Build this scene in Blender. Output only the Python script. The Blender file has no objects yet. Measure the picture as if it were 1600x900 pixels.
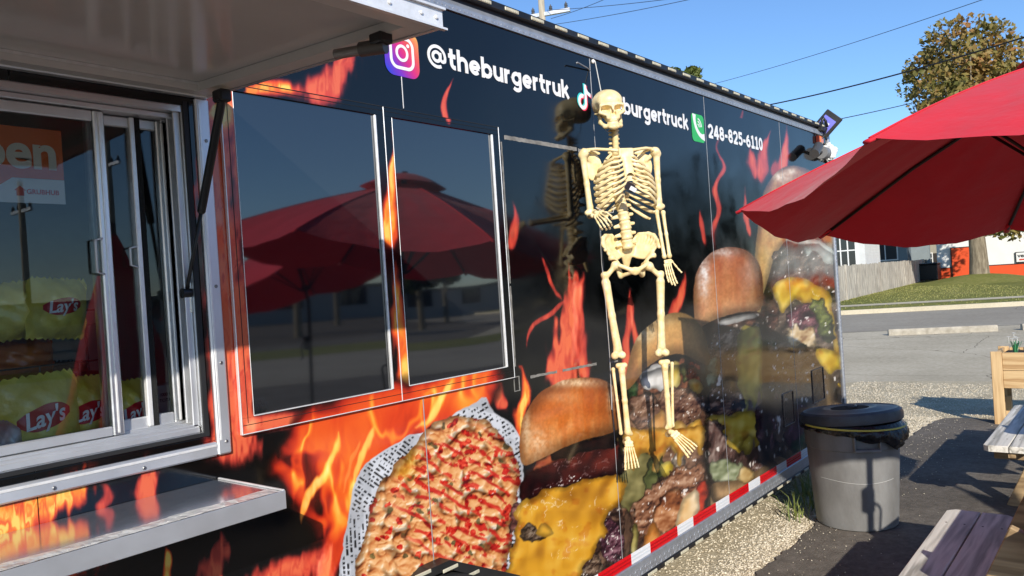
import bpy, bmesh, math, random
import numpy as np
from mathutils import Vector, Matrix

# ------------------------------------------------------------------ camera, sky, sun, exposure
scene = bpy.context.scene
COL = scene.collection
PI = math.pi
R_ = math.radians
CAM_YAW, CAM_PITCH, CAM_ROLL, CAM_F = R_(38.799), R_(-0.155), R_(-3.793), 1230.0   # focal length in 1600ths of the frame width
CAM = np.array([0.0, -1.9, 1.61])

def cam_axes():
    cy, sy, cp, sp = math.cos(CAM_YAW), math.sin(CAM_YAW), math.cos(CAM_PITCH), math.sin(CAM_PITCH)
    f = np.array([cy*cp, sy*cp, sp]); r = np.array([sy, -cy, 0.0]); u = np.cross(r, f)
    c, s = math.cos(CAM_ROLL), math.sin(CAM_ROLL)
    return np.array([r*c + u*s, -r*s + u*c, f])
RM = cam_axes()
cam_data = bpy.data.cameras.new('camera')
cam_data.sensor_width = 36.0
cam_data.lens = CAM_F/1600*36.0
cam_data.clip_start = 0.05
cam_data.clip_end = 1500
cam = bpy.data.objects.new('camera', cam_data)
COL.objects.link(cam)
cam.matrix_world = Matrix(((RM[0][0], RM[1][0], -RM[2][0], CAM[0]),
                           (RM[0][1], RM[1][1], -RM[2][1], CAM[1]),
                           (RM[0][2], RM[1][2], -RM[2][2], CAM[2]), (0, 0, 0, 1)))
scene.camera = cam

SUN = np.array([-0.663, -0.607, 0.438])          # towards the sun
SUN = SUN/np.linalg.norm(SUN)
SUN_EL = math.asin(SUN[2])
world = bpy.data.worlds.new('World')
scene.world = world
world.use_nodes = True
wn = world.node_tree.nodes
sky = wn.new('ShaderNodeTexSky')
sky.sky_type = 'NISHITA'
sky.sun_disc = False
sky.sun_elevation = SUN_EL
sky.sun_rotation = math.atan2(SUN[0], SUN[1])
sky.altitude = 200
sky.air_density = 1.0
sky.dust_density = 0.12
sky.ozone_density = 6.5
world.node_tree.links.new(sky.outputs[0], wn['Background'].inputs[0])
wn['Background'].inputs[1].default_value = 0.13
sun_l = bpy.data.lights.new('sun', 'SUN')
sun_l.energy = 4.2
sun_l.angle = R_(0.53)
sun_l.color = (1.0, 0.93, 0.82)
sun = bpy.data.objects.new('sun', sun_l)
COL.objects.link(sun)
sun.rotation_euler = Vector(SUN).to_track_quat('Z', 'Y').to_euler()
scene.view_settings.view_transform = 'Standard'
scene.view_settings.look = 'None'
scene.view_settings.gamma = 1.0
scene.view_settings.exposure = 0.42
scene.view_settings.use_curve_mapping = False
scene.cycles.max_bounces = 8
scene.cycles.transparent_max_bounces = 12
scene.cycles.caustics_reflective = False
scene.cycles.caustics_refractive = False

# ------------------------------------------------------------------ survey helpers (points of the place found from the photograph)
def ray(x, y):
    return RM.T @ np.array([(x-800)/CAM_F, -(y-450)/CAM_F, 1.0])
def onwall(x, y, Y=0.0):
    v = ray(x, y); return CAM + v*((Y-CAM[1])/v[1])
def onground(x, y, z=0.0):
    v = ray(x, y); return CAM + v*((z-CAM[2])/v[2])
def atx(x, y, X):
    v = ray(x, y); return CAM + v*((X-CAM[0])/v[0])

# ------------------------------------------------------------------ mesh helpers
rng = random.Random(7)
nrng = np.random.default_rng(7)

class MB:
    """collects geometry; build() links it as one mesh object"""
    def __init__(self):
        self.v = []; self.f = []
    def add(self, vs, fs):
        o = len(self.v)
        self.v += [tuple(map(float, p)) for p in vs]
        self.f += [tuple(i+o for i in q) for q in fs]
        return self
    def box(self, a, b, M=None):
        (x0, y0, z0), (x1, y1, z1) = a, b
        vs = [(x, y, z) for x in (x0, x1) for y in (y0, y1) for z in (z0, z1)]
        if M is not None: vs = [tuple(M @ Vector(p)) for p in vs]
        return self.add(vs, [(0, 1, 3, 2), (4, 6, 7, 5), (0, 4, 5, 1), (2, 3, 7, 6), (0, 2, 6, 4), (1, 5, 7, 3)])
    def cbox(self, a, b, c=0.004, M=None):
        """box with chamfered edges"""
        lo = [min(p, q) for p, q in zip(a, b)]; hi = [max(p, q) for p, q in zip(a, b)]
        c = min([c] + [(h-l)*0.45 for l, h in zip(lo, hi)])
        idx = {}; vs = []
        for sx in (0, 1):
            for sy in (0, 1):
                for sz in (0, 1):
                    s = (sx, sy, sz)
                    for ax in range(3):
                        p = []
                        for k in range(3):
                            e = hi[k] if s[k] else lo[k]
                            if k != ax: e += -c if s[k] else c
                            p.append(e)
                        idx[(s, ax)] = len(vs); vs.append(p)
        fs = []
        for ax in range(3):
            k1, k2 = (ax+1) % 3, (ax+2) % 3
            for sd in (0, 1):
                q = []
                for (u, w) in ((0, 0), (1, 0), (1, 1), (0, 1)):
                    s = [0, 0, 0]; s[ax] = sd; s[k1] = u; s[k2] = w; q.append(idx[(tuple(s), ax)])
                fs.append(tuple(q) if sd else tuple(q[::-1]))
        for ax in range(3):
            k1, k2 = (ax+1) % 3, (ax+2) % 3
            for u in (0, 1):
                for w in (0, 1):
                    s0 = [0, 0, 0]; s0[k1] = u; s0[k2] = w; s1 = list(s0); s1[ax] = 1
                    s0, s1 = tuple(s0), tuple(s1)
                    q = (idx[(s0, k1)], idx[(s1, k1)], idx[(s1, k2)], idx[(s0, k2)])
                    fs.append(q if u == w else q[::-1])
        for sx in (0, 1):
            for sy in (0, 1):
                for sz in (0, 1):
                    s = (sx, sy, sz); q = (idx[(s, 0)], idx[(s, 1)], idx[(s, 2)])
                    fs.append(q if (sx+sy+sz) % 2 else q[::-1])
        if M is not None: vs = [tuple(M @ Vector(p)) for p in vs]
        return self.add(vs, fs)
    def tube(self, pts, rad, n=8, cap=True, flat=None):
        """swept round tube; rad a number or a list; flat = (ratio, axis) squashes the section along an axis"""
        P = [Vector(p) for p in pts]
        if not hasattr(rad, '__len__'): rad = [rad]*len(P)
        prev = None; vs = []; m = len(P)
        for i, p in enumerate(P):
            t = (P[min(i+1, m-1)] - P[max(i-1, 0)])
            t = t.normalized() if t.length > 1e-9 else Vector((0, 0, 1))
            if prev is None:
                a = Vector((0, 0, 1)) if abs(t.z) < 0.9 else Vector((1, 0, 0))
                if flat: a = Vector(flat[1])
                u = (a - t*a.dot(t)).normalized()
            else:
                u = (prev - t*prev.dot(t))
                u = u.normalized() if u.length > 1e-6 else prev
            prev = u; w = t.cross(u)
            ru = rad[i]*(flat[0] if flat else 1)
            for k in range(n):
                an = 2*PI*k/n
                vs.append(p + u*(math.cos(an)*ru) + w*(math.sin(an)*rad[i]))
        fs = [(i*n+k, i*n+(k+1) % n, (i+1)*n+(k+1) % n, (i+1)*n+k) for i in range(m-1) for k in range(n)]
        if cap: fs += [tuple(range(n))[::-1], tuple((m-1)*n+k for k in range(n))]
        return self.add(vs, fs)
    def lathe(self, prof, n=32, c=(0, 0, 0), M=None):
        vs = []; fs = []
        for r, z in prof:
            for k in range(n):
                an = 2*PI*k/n; vs.append((c[0]+r*math.cos(an), c[1]+r*math.sin(an), c[2]+z))
        if M is not None: vs = [tuple(M @ Vector(p)) for p in vs]
        for i in range(len(prof)-1):
            for k in range(n): fs.append((i*n+k, i*n+(k+1) % n, (i+1)*n+(k+1) % n, (i+1)*n+k))
        fs.append(tuple(range(n))[::-1]); fs.append(tuple((len(prof)-1)*n+k for k in range(n)))
        return self.add(vs, fs)
    def prism(self, poly, off, M=None):
        """closed outline (3D points) extruded by the vector off"""
        n = len(poly); off = Vector(off)
        vs = [Vector(p) for p in poly] + [Vector(p)+off for p in poly]
        if M is not None: vs = [M @ p for p in vs]
        fs = [tuple(range(n))[::-1], tuple(range(n, 2*n))] + [(i, (i+1) % n, n+(i+1) % n, n+i) for i in range(n)]
        return self.add(vs, fs)
    def build(self, name, mat, parent=None, smooth=False, angle=None):
        me = bpy.data.meshes.new(name)
        me.from_pydata(self.v, [], self.f)
        return link(name, me, mat, parent, smooth, angle)

def link(name, me, mat, parent=None, smooth=False, angle=None):
    if angle is not None:
        bm = bmesh.new(); bm.from_mesh(me); bmesh.ops.recalc_face_normals(bm, faces=bm.faces)
        for e in bm.edges:
            e.smooth = not (len(e.link_faces) == 2 and e.calc_face_angle(0) > R_(angle))
        for fc in bm.faces: fc.smooth = True
        bm.to_mesh(me); bm.free()
    elif smooth:
        me.polygons.foreach_set('use_smooth', [True]*len(me.polygons))
    me.update()
    if mat is not None: me.materials.append(mat)
    o = bpy.data.objects.new(name, me)
    COL.objects.link(o)
    if parent is not None: o.parent = parent
    return o

def meshobj(name, vs, fs, mat, parent=None, smooth=False, angle=None):
    me = bpy.data.meshes.new(name)
    me.from_pydata([tuple(map(float, p)) for p in vs], [], fs)
    return link(name, me, mat, parent, smooth, angle)

def fastmesh(name, V, Q, mat, parent=None, smooth=False):
    """numpy verts (n,3) and faces (m,3 or 4)"""
    me = bpy.data.meshes.new(name)
    V = np.ascontiguousarray(V, dtype=np.float32); Q = np.ascontiguousarray(Q, dtype=np.int32)
    k = Q.shape[1]
    me.vertices.add(len(V)); me.vertices.foreach_set('co', V.ravel())
    me.loops.add(Q.size); me.loops.foreach_set('vertex_index', Q.ravel())
    me.polygons.add(len(Q)); me.polygons.foreach_set('loop_start', np.arange(len(Q), dtype=np.int32)*k)
    try: me.polygons.foreach_set('loop_total', np.full(len(Q), k, dtype=np.int32))
    except Exception: pass
    me.validate()
    return link(name, me, mat, parent, smooth)

def setcol(me, rgb, name='print'):
    a = me.color_attributes.new(name, 'FLOAT_COLOR', 'POINT')
    arr = np.ones((len(rgb), 4), dtype=np.float32); arr[:, :3] = rgb
    a.data.foreach_set('color', arr.ravel())

def empty(name, loc=(0, 0, 0), rz=0.0, label=None, cat=None, group=None):
    o = bpy.data.objects.new(name, None)
    o.empty_display_size = 0.1
    COL.objects.link(o); o.location = loc; o.rotation_euler = (0, 0, rz)
    if label: tag(o, label, cat, group)
    return o
def tag(o, label, cat, group=None):
    o['label'] = label; o['category'] = cat
    if group: o['group'] = group
    return o
def kind(o, k):
    o['kind'] = k; return o
def share(o, name, parent, loc=None, rot=None, scale=None):
    c = o.copy(); c.name = name; COL.objects.link(c); c.parent = parent
    if loc is not None: c.location = loc
    if rot is not None: c.rotation_euler = rot
    if scale is not None: c.scale = scale
    return c
def copy_tree(o, parent=None):
    c = o.copy(); COL.objects.link(c); c.parent = parent
    for ch in list(o.children): copy_tree(ch, c)
    return c

# ------------------------------------------------------------------ materials
def srgb(r, g, b):
    return tuple((c/255/12.92 if c/255 <= 0.04045 else ((c/255+0.055)/1.055)**2.4) for c in (r, g, b))
MATS = {}
def mat(name, col=(.5, .5, .5), rough=.5, metal=0.0, ior=1.45, var=0.0, vscale=8.0, bump=0.0, bscale=40.0, col2=None,
        coat=0.0, stretch=None, spec=0.5, detail=4.0, subsurf=0.0, trans=0.0, rvar=0.0, emit=0.0):
    if name in MATS: return MATS[name]
    m = bpy.data.materials.new(name); m.use_nodes = True
    nt = m.node_tree; N = nt.nodes; Lk = nt.links; b = N['Principled BSDF']
    b.inputs['Base Color'].default_value = (*col, 1)
    b.inputs['Roughness'].default_value = rough; b.inputs['Metallic'].default_value = metal
    b.inputs['IOR'].default_value = ior
    b.inputs['Specular IOR Level'].default_value = spec
    b.inputs['Coat Weight'].default_value = coat
    b.inputs['Coat Roughness'].default_value = 0.05
    if subsurf:
        b.inputs['Subsurface Weight'].default_value = subsurf; b.inputs['Subsurface Scale'].default_value = 0.01
        b.inputs['Subsurface Radius'].default_value = (1, .6, .35)
    if trans: b.inputs['Transmission Weight'].default_value = trans
    if emit:
        b.inputs['Emission Color'].default_value = (*col, 1); b.inputs['Emission Strength'].default_value = emit
    tc = N.new('ShaderNodeTexCoord'); src = tc.outputs['Object']
    if stretch:
        mp = N.new('ShaderNodeMapping'); mp.inputs['Scale'].default_value = stretch
        Lk.new(src, mp.inputs[0]); src = mp.outputs[0]
    if var or col2 or rvar:
        n = N.new('ShaderNodeTexNoise'); n.inputs['Scale'].default_value = vscale; n.inputs['Detail'].default_value = detail
        n.inputs['Roughness'].default_value = .62
        Lk.new(src, n.inputs['Vector'])
        rp = N.new('ShaderNodeValToRGB')
        rp.color_ramp.elements[0].position = .32; rp.color_ramp.elements[1].position = .68
        c2 = col2 if col2 else tuple(min(1, c*(1+var)) for c in col)
        c1 = col if col2 else tuple(c*(1-var) for c in col)
        rp.color_ramp.elements[0].color = (*c1, 1); rp.color_ramp.elements[1].color = (*c2, 1)
        Lk.new(n.outputs['Fac'], rp.inputs[0]); Lk.new(rp.outputs[0], b.inputs['Base Color'])
        if rvar:
            mr = N.new('ShaderNodeMapRange'); mr.inputs['To Min'].default_value = max(0, rough-rvar); mr.inputs['To Max'].default_value = min(1, rough+rvar)
            Lk.new(n.outputs['Fac'], mr.inputs[0]); Lk.new(mr.outputs[0], b.inputs['Roughness'])
    if bump:
        n2 = N.new('ShaderNodeTexNoise'); n2.inputs['Scale'].default_value = bscale; n2.inputs['Detail'].default_value = 3
        Lk.new(src, n2.inputs['Vector'])
        bp = N.new('ShaderNodeBump'); bp.inputs['Strength'].default_value = min(1, bump); bp.inputs['Distance'].default_value = 0.01*max(1, bump)
        Lk.new(n2.outputs['Fac'], bp.inputs['Height']); Lk.new(bp.outputs[0], b.inputs['Normal'])
    MATS[name] = m
    return m

def print_mat(name, rough=0.09, wave=0.36, wscale=1.6, ior=1.6):
    """printed glossy vinyl: colour from the print, slightly wavy sheet"""
    if name in MATS: return MATS[name]
    m = bpy.data.materials.new(name); m.use_nodes = True
    nt = m.node_tree; N = nt.nodes; Lk = nt.links; b = N['Principled BSDF']
    at = N.new('ShaderNodeAttribute'); at.attribute_name = 'print'
    Lk.new(at.outputs['Color'], b.inputs['Base Color'])
    b.inputs['Roughness'].default_value = rough; b.inputs['IOR'].default_value = ior
    tc = N.new('ShaderNodeTexCoord')
    n2 = N.new('ShaderNodeTexNoise'); n2.inputs['Scale'].default_value = wscale; n2.inputs['Detail'].default_value = 1
    Lk.new(tc.outputs['Object'], n2.inputs['Vector'])
    bp = N.new('ShaderNodeBump'); bp.inputs['Strength'].default_value = wave; bp.inputs['Distance'].default_value = 0.02
    Lk.new(n2.outputs['Fac'], bp.inputs['Height']); Lk.new(bp.outputs[0], b.inputs['Normal'])
    # fine dust dulls the gloss in places
    n3 = N.new('ShaderNodeTexNoise'); n3.inputs['Scale'].default_value = 5; n3.inputs['Detail'].default_value = 6
    Lk.new(tc.outputs['Object'], n3.inputs['Vector'])
    mr = N.new('ShaderNodeMapRange'); mr.inputs['From Min'].default_value = .4; mr.inputs['From Max'].default_value = .75
    mr.inputs['To Min'].default_value = rough*.7; mr.inputs['To Max'].default_value = rough*2.2
    Lk.new(n3.outputs['Fac'], mr.inputs[0]); Lk.new(mr.outputs[0], b.inputs['Roughness'])
    MATS[name] = m
    return m

def pane_mat(name, ior=1.5, tint=(1, 1, 1), rough=0.0):
    """thin clear pane: transparent, mirror by Fresnel"""
    if name in MATS: return MATS[name]
    m = bpy.data.materials.new(name); m.use_nodes = True
    nt = m.node_tree; N = nt.nodes; Lk = nt.links
    N.remove(N['Principled BSDF'])
    out = N['Material Output']
    fr = N.new('ShaderNodeFresnel'); fr.inputs['IOR'].default_value = ior
    tr = N.new('ShaderNodeBsdfTransparent'); tr.inputs['Color'].default_value = (*tint, 1)
    gl = N.new('ShaderNodeBsdfGlossy'); gl.inputs['Roughness'].default_value = rough
    mx = N.new('ShaderNodeMixShader')
    Lk.new(fr.outputs[0], mx.inputs[0]); Lk.new(tr.outputs[0], mx.inputs[1]); Lk.new(gl.outputs[0], mx.inputs[2])
    Lk.new(mx.outputs[0], out.inputs['Surface'])
    MATS[name] = m
    return m

ALU = mat('brushed_aluminium', (.78, .78, .78), .34, 1.0, var=.06, vscale=3, bump=.05, bscale=300, stretch=(.2, 8, 8), rvar=.1)
ALU_W = mat('pale_aluminium', (.72, .73, .75), .42, .75, var=.07, vscale=6, rvar=.12)
PLATE = mat('tread_plate_aluminium', (.46, .49, .54), .46, .7, var=.1, vscale=20, rvar=.1)
BLACKP = mat('black_plastic', (.012, .012, .013), .38, var=.3, vscale=12)
BLACKM = mat('black_metal', (.02, .02, .02), .45, var=.3)
WHITEP = mat('white_plastic', (.8, .79, .76), .4, var=.05)
STEEL = mat('steel', (.5, .5, .5), .3, 1.0)
# ------------------------------------------------------------------ the printed wrap: painted per vertex, in wall coordinates
def _hash(ix, iy, seed):
    h = (ix.astype(np.int64)*374761393 + iy.astype(np.int64)*668265263 + seed*974711) & 0xffffffff
    h = ((h ^ (h >> 13))*1274126177) & 0xffffffff
    h = (h ^ (h >> 16)) & 0xffffffff
    return h.astype(np.float32)/np.float32(4294967295.0)
def vn(x, y, seed=0):
    ix = np.floor(x); iy = np.floor(y)
    fx = (x-ix).astype(np.float32); fy = (y-iy).astype(np.float32)
    fx = fx*fx*(3-2*fx); fy = fy*fy*(3-2*fy)
    ix = ix.astype(np.int64); iy = iy.astype(np.int64)
    a = _hash(ix, iy, seed); b = _hash(ix+1, iy, seed); c = _hash(ix, iy+1, seed); d = _hash(ix+1, iy+1, seed)
    return (a+(b-a)*fx)*(1-fy) + (c+(d-c)*fx)*fy
def fbm(x, y, seed=0, o=4, g=.5):
    s = 0; a = 1; t = 0
    for k in range(o):
        s = s + a*vn(x*2**k+k*17.3, y*2**k-k*9.1, seed+k*31); t += a; a *= g
    return s/t
def worley(x, y, seed=0):
    ix = np.floor(x); iy = np.floor(y); best = np.full(x.shape, 9.0, np.float32); idv = np.zeros(x.shape, np.float32)
    for dx in (-1, 0, 1):
        for dy in (-1, 0, 1):
            cx = (ix+dx).astype(np.int64); cy = (iy+dy).astype(np.int64)
            r1 = _hash(cx, cy, seed); r2 = _hash(cx, cy, seed+77)
            d = (cx+r1-x)**2 + (cy+r2-y)**2
            m = d < best; best = np.where(m, d, best); idv = np.where(m, _hash(cx, cy, seed+133), idv)
    return np.sqrt(best), idv
def sworley(x, y, seed=0, k=9.0):
    """smooth lumps: soft minimum of the cell distances"""
    ix = np.floor(x); iy = np.floor(y); acc = np.zeros(x.shape)
    for dx in (-1, 0, 1):
        for dy in (-1, 0, 1):
            cx = (ix+dx).astype(np.int64); cy = (iy+dy).astype(np.int64)
            d = (cx+_hash(cx, cy, seed)-x)**2 + (cy+_hash(cx, cy, seed+77)-y)**2
            acc += np.exp(-k*d)
    return np.log(acc+1e-9)/k
def sst(a, b, x):
    t = np.clip((x-a)/(b-a), 0, 1); return t*t*(3-2*t)
def polysd(px, py, poly):
    """signed distance (px), positive inside"""
    P = np.array(poly, float); n = len(P); d = np.full(px.shape, 1e9); ins = np.zeros(px.shape, bool)
    for i in range(n):
        a = P[i]; b = P[(i+1) % n]; e = b-a; w0 = px-a[0]; w1 = py-a[1]
        t = np.clip((w0*e[0]+w1*e[1])/(e@e+1e-9), 0, 1)
        d = np.minimum(d, (w0-e[0]*t)**2+(w1-e[1]*t)**2)
        c = ((a[1] > py) != (b[1] > py)) & (px < (b[0]-a[0])*(py-a[1])/(b[1]-a[1]+1e-12)+a[0])
        ins ^= c
    d = np.sqrt(d)
    return np.where(ins, d, -d)
def smooth_poly(poly, it=2):
    P = [np.array(p, float) for p in poly]
    for _ in range(it):
        Q = []
        for i in range(len(P)):
            a = P[i]; b = P[(i+1) % len(P)]; Q += [a*.75+b*.25, a*.25+b*.75]
        P = Q
    return P
def ramp(t, stops):
    ps = np.array([s[0] for s in stops]); cs = np.array([s[1] for s in stops], float)/255
    return np.stack([np.interp(t, ps, cs[:, k]) for k in range(3)], -1)
def shade(hf, x, y, e=1.2, lx=-.5, ly=-.85, amt=1.0):
    """height field lit from the upper left, for the printed food"""
    h0 = hf(x, y); gx = (hf(x+e, y)-h0)/e; gy = (hf(x, y+e)-h0)/e
    return h0, (gx*lx+gy*ly)*-amt, (gx, gy)

class Canvas:
    def __init__(self, px, py):
        self.px = px.astype(float); self.py = py.astype(float)
        self.c = np.zeros(px.shape+(3,)) + np.array([7, 8, 10])/255
    def region(self, poly, warp=0.0, wsc=.06, soft=1.2, seed=1, smooth=2, pad=8):
        P = np.array(smooth_poly(poly, smooth) if smooth else poly, float)
        pad += warp*1.5
        sel = np.where((self.px > P[:, 0].min()-pad) & (self.px < P[:, 0].max()+pad) & (self.py > P[:, 1].min()-pad) & (self.py < P[:, 1].max()+pad))
        x = self.px[sel]; y = self.py[sel]
        if x.size == 0: return None
        wx, wy = x, y
        if warp:
            wx = x+(fbm(x*wsc, y*wsc, seed, 3)-.5)*2*warp; wy = y+(fbm(x*wsc+50, y*wsc+9, seed+5, 3)-.5)*2*warp
        d = polysd(wx, wy, P)
        return sel, x, y, d, np.clip(d/soft+.5, 0, 1)
    def put(self, sel, col, m):
        m = np.asarray(m)[..., None]
        self.c[sel] = self.c[sel]*(1-m)+col*m

FLAME = [(0, (10, 6, 6)), (.1, (70, 14, 10)), (.25, (165, 36, 22)), (.45, (218, 66, 28)), (.66, (236, 98, 34)), (.84, (244, 142, 44)), (1.0, (250, 204, 92))]
FLAME_R = [(0, (10, 7, 9)), (.15, (60, 16, 15)), (.4, (150, 40, 32)), (.7, (205, 66, 46)), (1.0, (228, 100, 62))]

def spline(pts, w, n=6):
    P = np.array(pts, float); W = np.array(w, float); Q = []; V = []
    for i in range(len(P)-1):
        p0, p1, p2, p3 = P[max(i-1, 0)], P[i], P[i+1], P[min(i+2, len(P)-1)]
        for k in range(n):
            t = k/n
            Q.append(.5*((2*p1)+(p2-p0)*t+(2*p0-5*p1+4*p2-p3)*t*t+(3*p1-p0-3*p2+p3)*t**3)); V.append(W[i]+(W[i+1]-W[i])*t)
    Q.append(P[-1]); V.append(W[-1])
    return np.array(Q), np.array(V)

def flame(cv, pts, w, stops=FLAME, hot=1.0, warp=10, wsc=.03, seed=3, gain=1.0, fade=(.18, .55)):
    """one tongue along a curve; w = widths per point; melts away at both ends"""
    P, W = spline(pts, w)
    pad = W.max()*1.5+warp*1.5
    sel = np.where((cv.px > P[:, 0].min()-pad) & (cv.px < P[:, 0].max()+pad) & (cv.py > P[:, 1].min()-pad) & (cv.py < P[:, 1].max()+pad))
    x = cv.px[sel]; y = cv.py[sel]
    if x.size == 0: return
    wx = x+(fbm(x*wsc, y*wsc*.6, seed, 3)-.5)*2*warp; wy = y+(fbm(x*wsc+31, y*wsc*.6+7, seed+9, 2)-.5)*warp
    wx = wx+(fbm(x*.12, y*.03, seed+4, 2)-.5)*W.max()*.7
    best = np.full(x.shape, -9.0); along = np.zeros(x.shape); n = len(P)-1
    for i in range(n):
        a, b = P[i], P[i+1]; e = b-a; L2 = e@e+1e-9
        t = np.clip(((wx-a[0])*e[0]+(wy-a[1])*e[1])/L2, 0, 1)
        d = np.hypot(wx-a[0]-e[0]*t, wy-a[1]-e[1]*t); ww = W[i]+(W[i+1]-W[i])*t
        q = 1-d/np.maximum(ww, .5)
        m = q > best; best = np.where(m, q, best); along = np.where(m, (i+t)/n, along)
    f = np.clip(best, 0, 1)
    if fade: f = f*(.25+.75*sst(-.02, fade[0], along))*(.35+.65*sst(1.02, fade[1], along))
    fil = fbm(wx*.13, wy*.022, seed+21, 4)            # filaments run up the flame
    v = sst(0, .8, f)*(.30+1.15*fil*hot)*gain
    col = ramp(np.clip(v, 0, 1), stops)*sst(0, .5, f)[..., None]
    c0 = cv.c[sel]
    cv.c[sel] = 1-(1-c0)*(1-col)

def food(cv, poly, base, dark, light, sc=.06, warp=4, seed=1, rel=1.0, spec=.0, sx=1.0, sy=1.0, edge=5, soft=1.8, smooth=1, edgek=.5, o=4):
    """a lump of food: mottled relief lit from the upper left, darker rim, wet glints"""
    r = cv.region(poly, warp*2.4, .075, soft, seed, smooth)
    if r is None: return
    sel, x, y, d, m = r
    sc = sc*.62
    hf = lambda a, b: fbm(a*sc*sx, b*sc*sy, seed+3, 3, .42)
    h, l, g = shade(hf, x, y, 1.0, amt=9/ (sc*10+.4))
    t = np.clip(.5+l*rel+(h-.5)*.9, 0, 1)
    col = ramp(t, [(0, dark), (.5, base), (1, light)])
    rim = sst(0, edge, d)
    col = col*(edgek+(1-edgek)*rim)[..., None]
    if spec:
        q = fbm(x*sc*2.9*sx, y*sc*2.3*sy, seed+40, 3)
        s = sst(.77-spec*.10, .87-spec*.10, q)*rim*.9
        col = col*(1-s[..., None])+np.array([1, .97, .93])*s[..., None]
    cv.put(sel, col, m)

def bun(cv, poly, top, mid, low, hl=None, seed=1, hlcol=(245, 225, 200), streak=.5, shape=1.0):
    r = cv.region(poly, 1.5, .05, 1.2, seed)
    if r is None: return
    sel, x, y, d, m = r
    P = np.array(poly, float); x0, x1, y0, y1 = P[:, 0].min(), P[:, 0].max(), P[:, 1].min(), P[:, 1].max()
    u = (x-x0)/(x1-x0); v = (y-y0)/(y1-y0)
    n = fbm(x*.09, y*.05, seed+2, 5); n2 = fbm(x*.16, y*.016, seed+8, 4)
    t = np.clip(v*.9+(n-.5)*.5+(n2-.5)*streak, 0, 1)
    col = ramp(t, [(0, top), (.5, mid), (1, low)])
    k = .62+.38*sst(0, (x1-x0)*.16*shape, d)
    k = k*(1-.25*sst(.55, 1.0, u))
    col = col*k[..., None]
    if hl:
        for (hx, hy, ra, rb, a) in hl:
            q = np.exp(-(((x-hx)/ra)**2+((y-hy)/rb)**2))*a*np.clip(.3+1.4*fbm(x*.25, y*.2, seed+15, 3), 0, 1.3)
            col = col+(np.array(hlcol)/255-col)*np.clip(q, 0, 1)[..., None]
    g = fbm(x*.35, y*.3, seed+19, 3)
    col = col*(.90+.2*g)[..., None]
    cv.put(sel, col, m)

def drip(cv, poly, cols, seed, warp=3, rel=1.0, spec=.5, sc=.03):
    """molten cheese or sauce: smooth relief with a soft glossy shine"""
    r = cv.region(poly, warp*2.2, .06, 1.6, seed, 1)
    if r is None: return
    sel, x, y, d, m = r
    hf = lambda a, b: fbm(a*sc, b*sc*.75, seed+3, 3)
    h, l, g = shade(hf, x, y, 1.0, amt=16)
    t = np.clip(.52+l*rel+(h-.5)*.35, 0, 1)
    col = ramp(t, [(0, cols[0]), (.5, cols[1]), (1, cols[2])])
    col = col*(.66+.34*sst(0, 9, d))[..., None]
    q = np.abs(fbm(x*.05, y*.06, seed+60, 3)-.5)
    s = (1-sst(0, .022, q))*sst(.52, .62, fbm(x*.03+4, y*.03, seed+61, 2))*spec*sst(3, 8, d)
    col = col+(1-col)*np.clip(s, 0, 1)[..., None]
    fr = sst(.6, .8, fbm(x*.06, y*.06, seed+71, 3))
    col = col*(1-.22*fr[..., None]*np.array([.3, .8, 1]))
    cv.put(sel, col, m)

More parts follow.
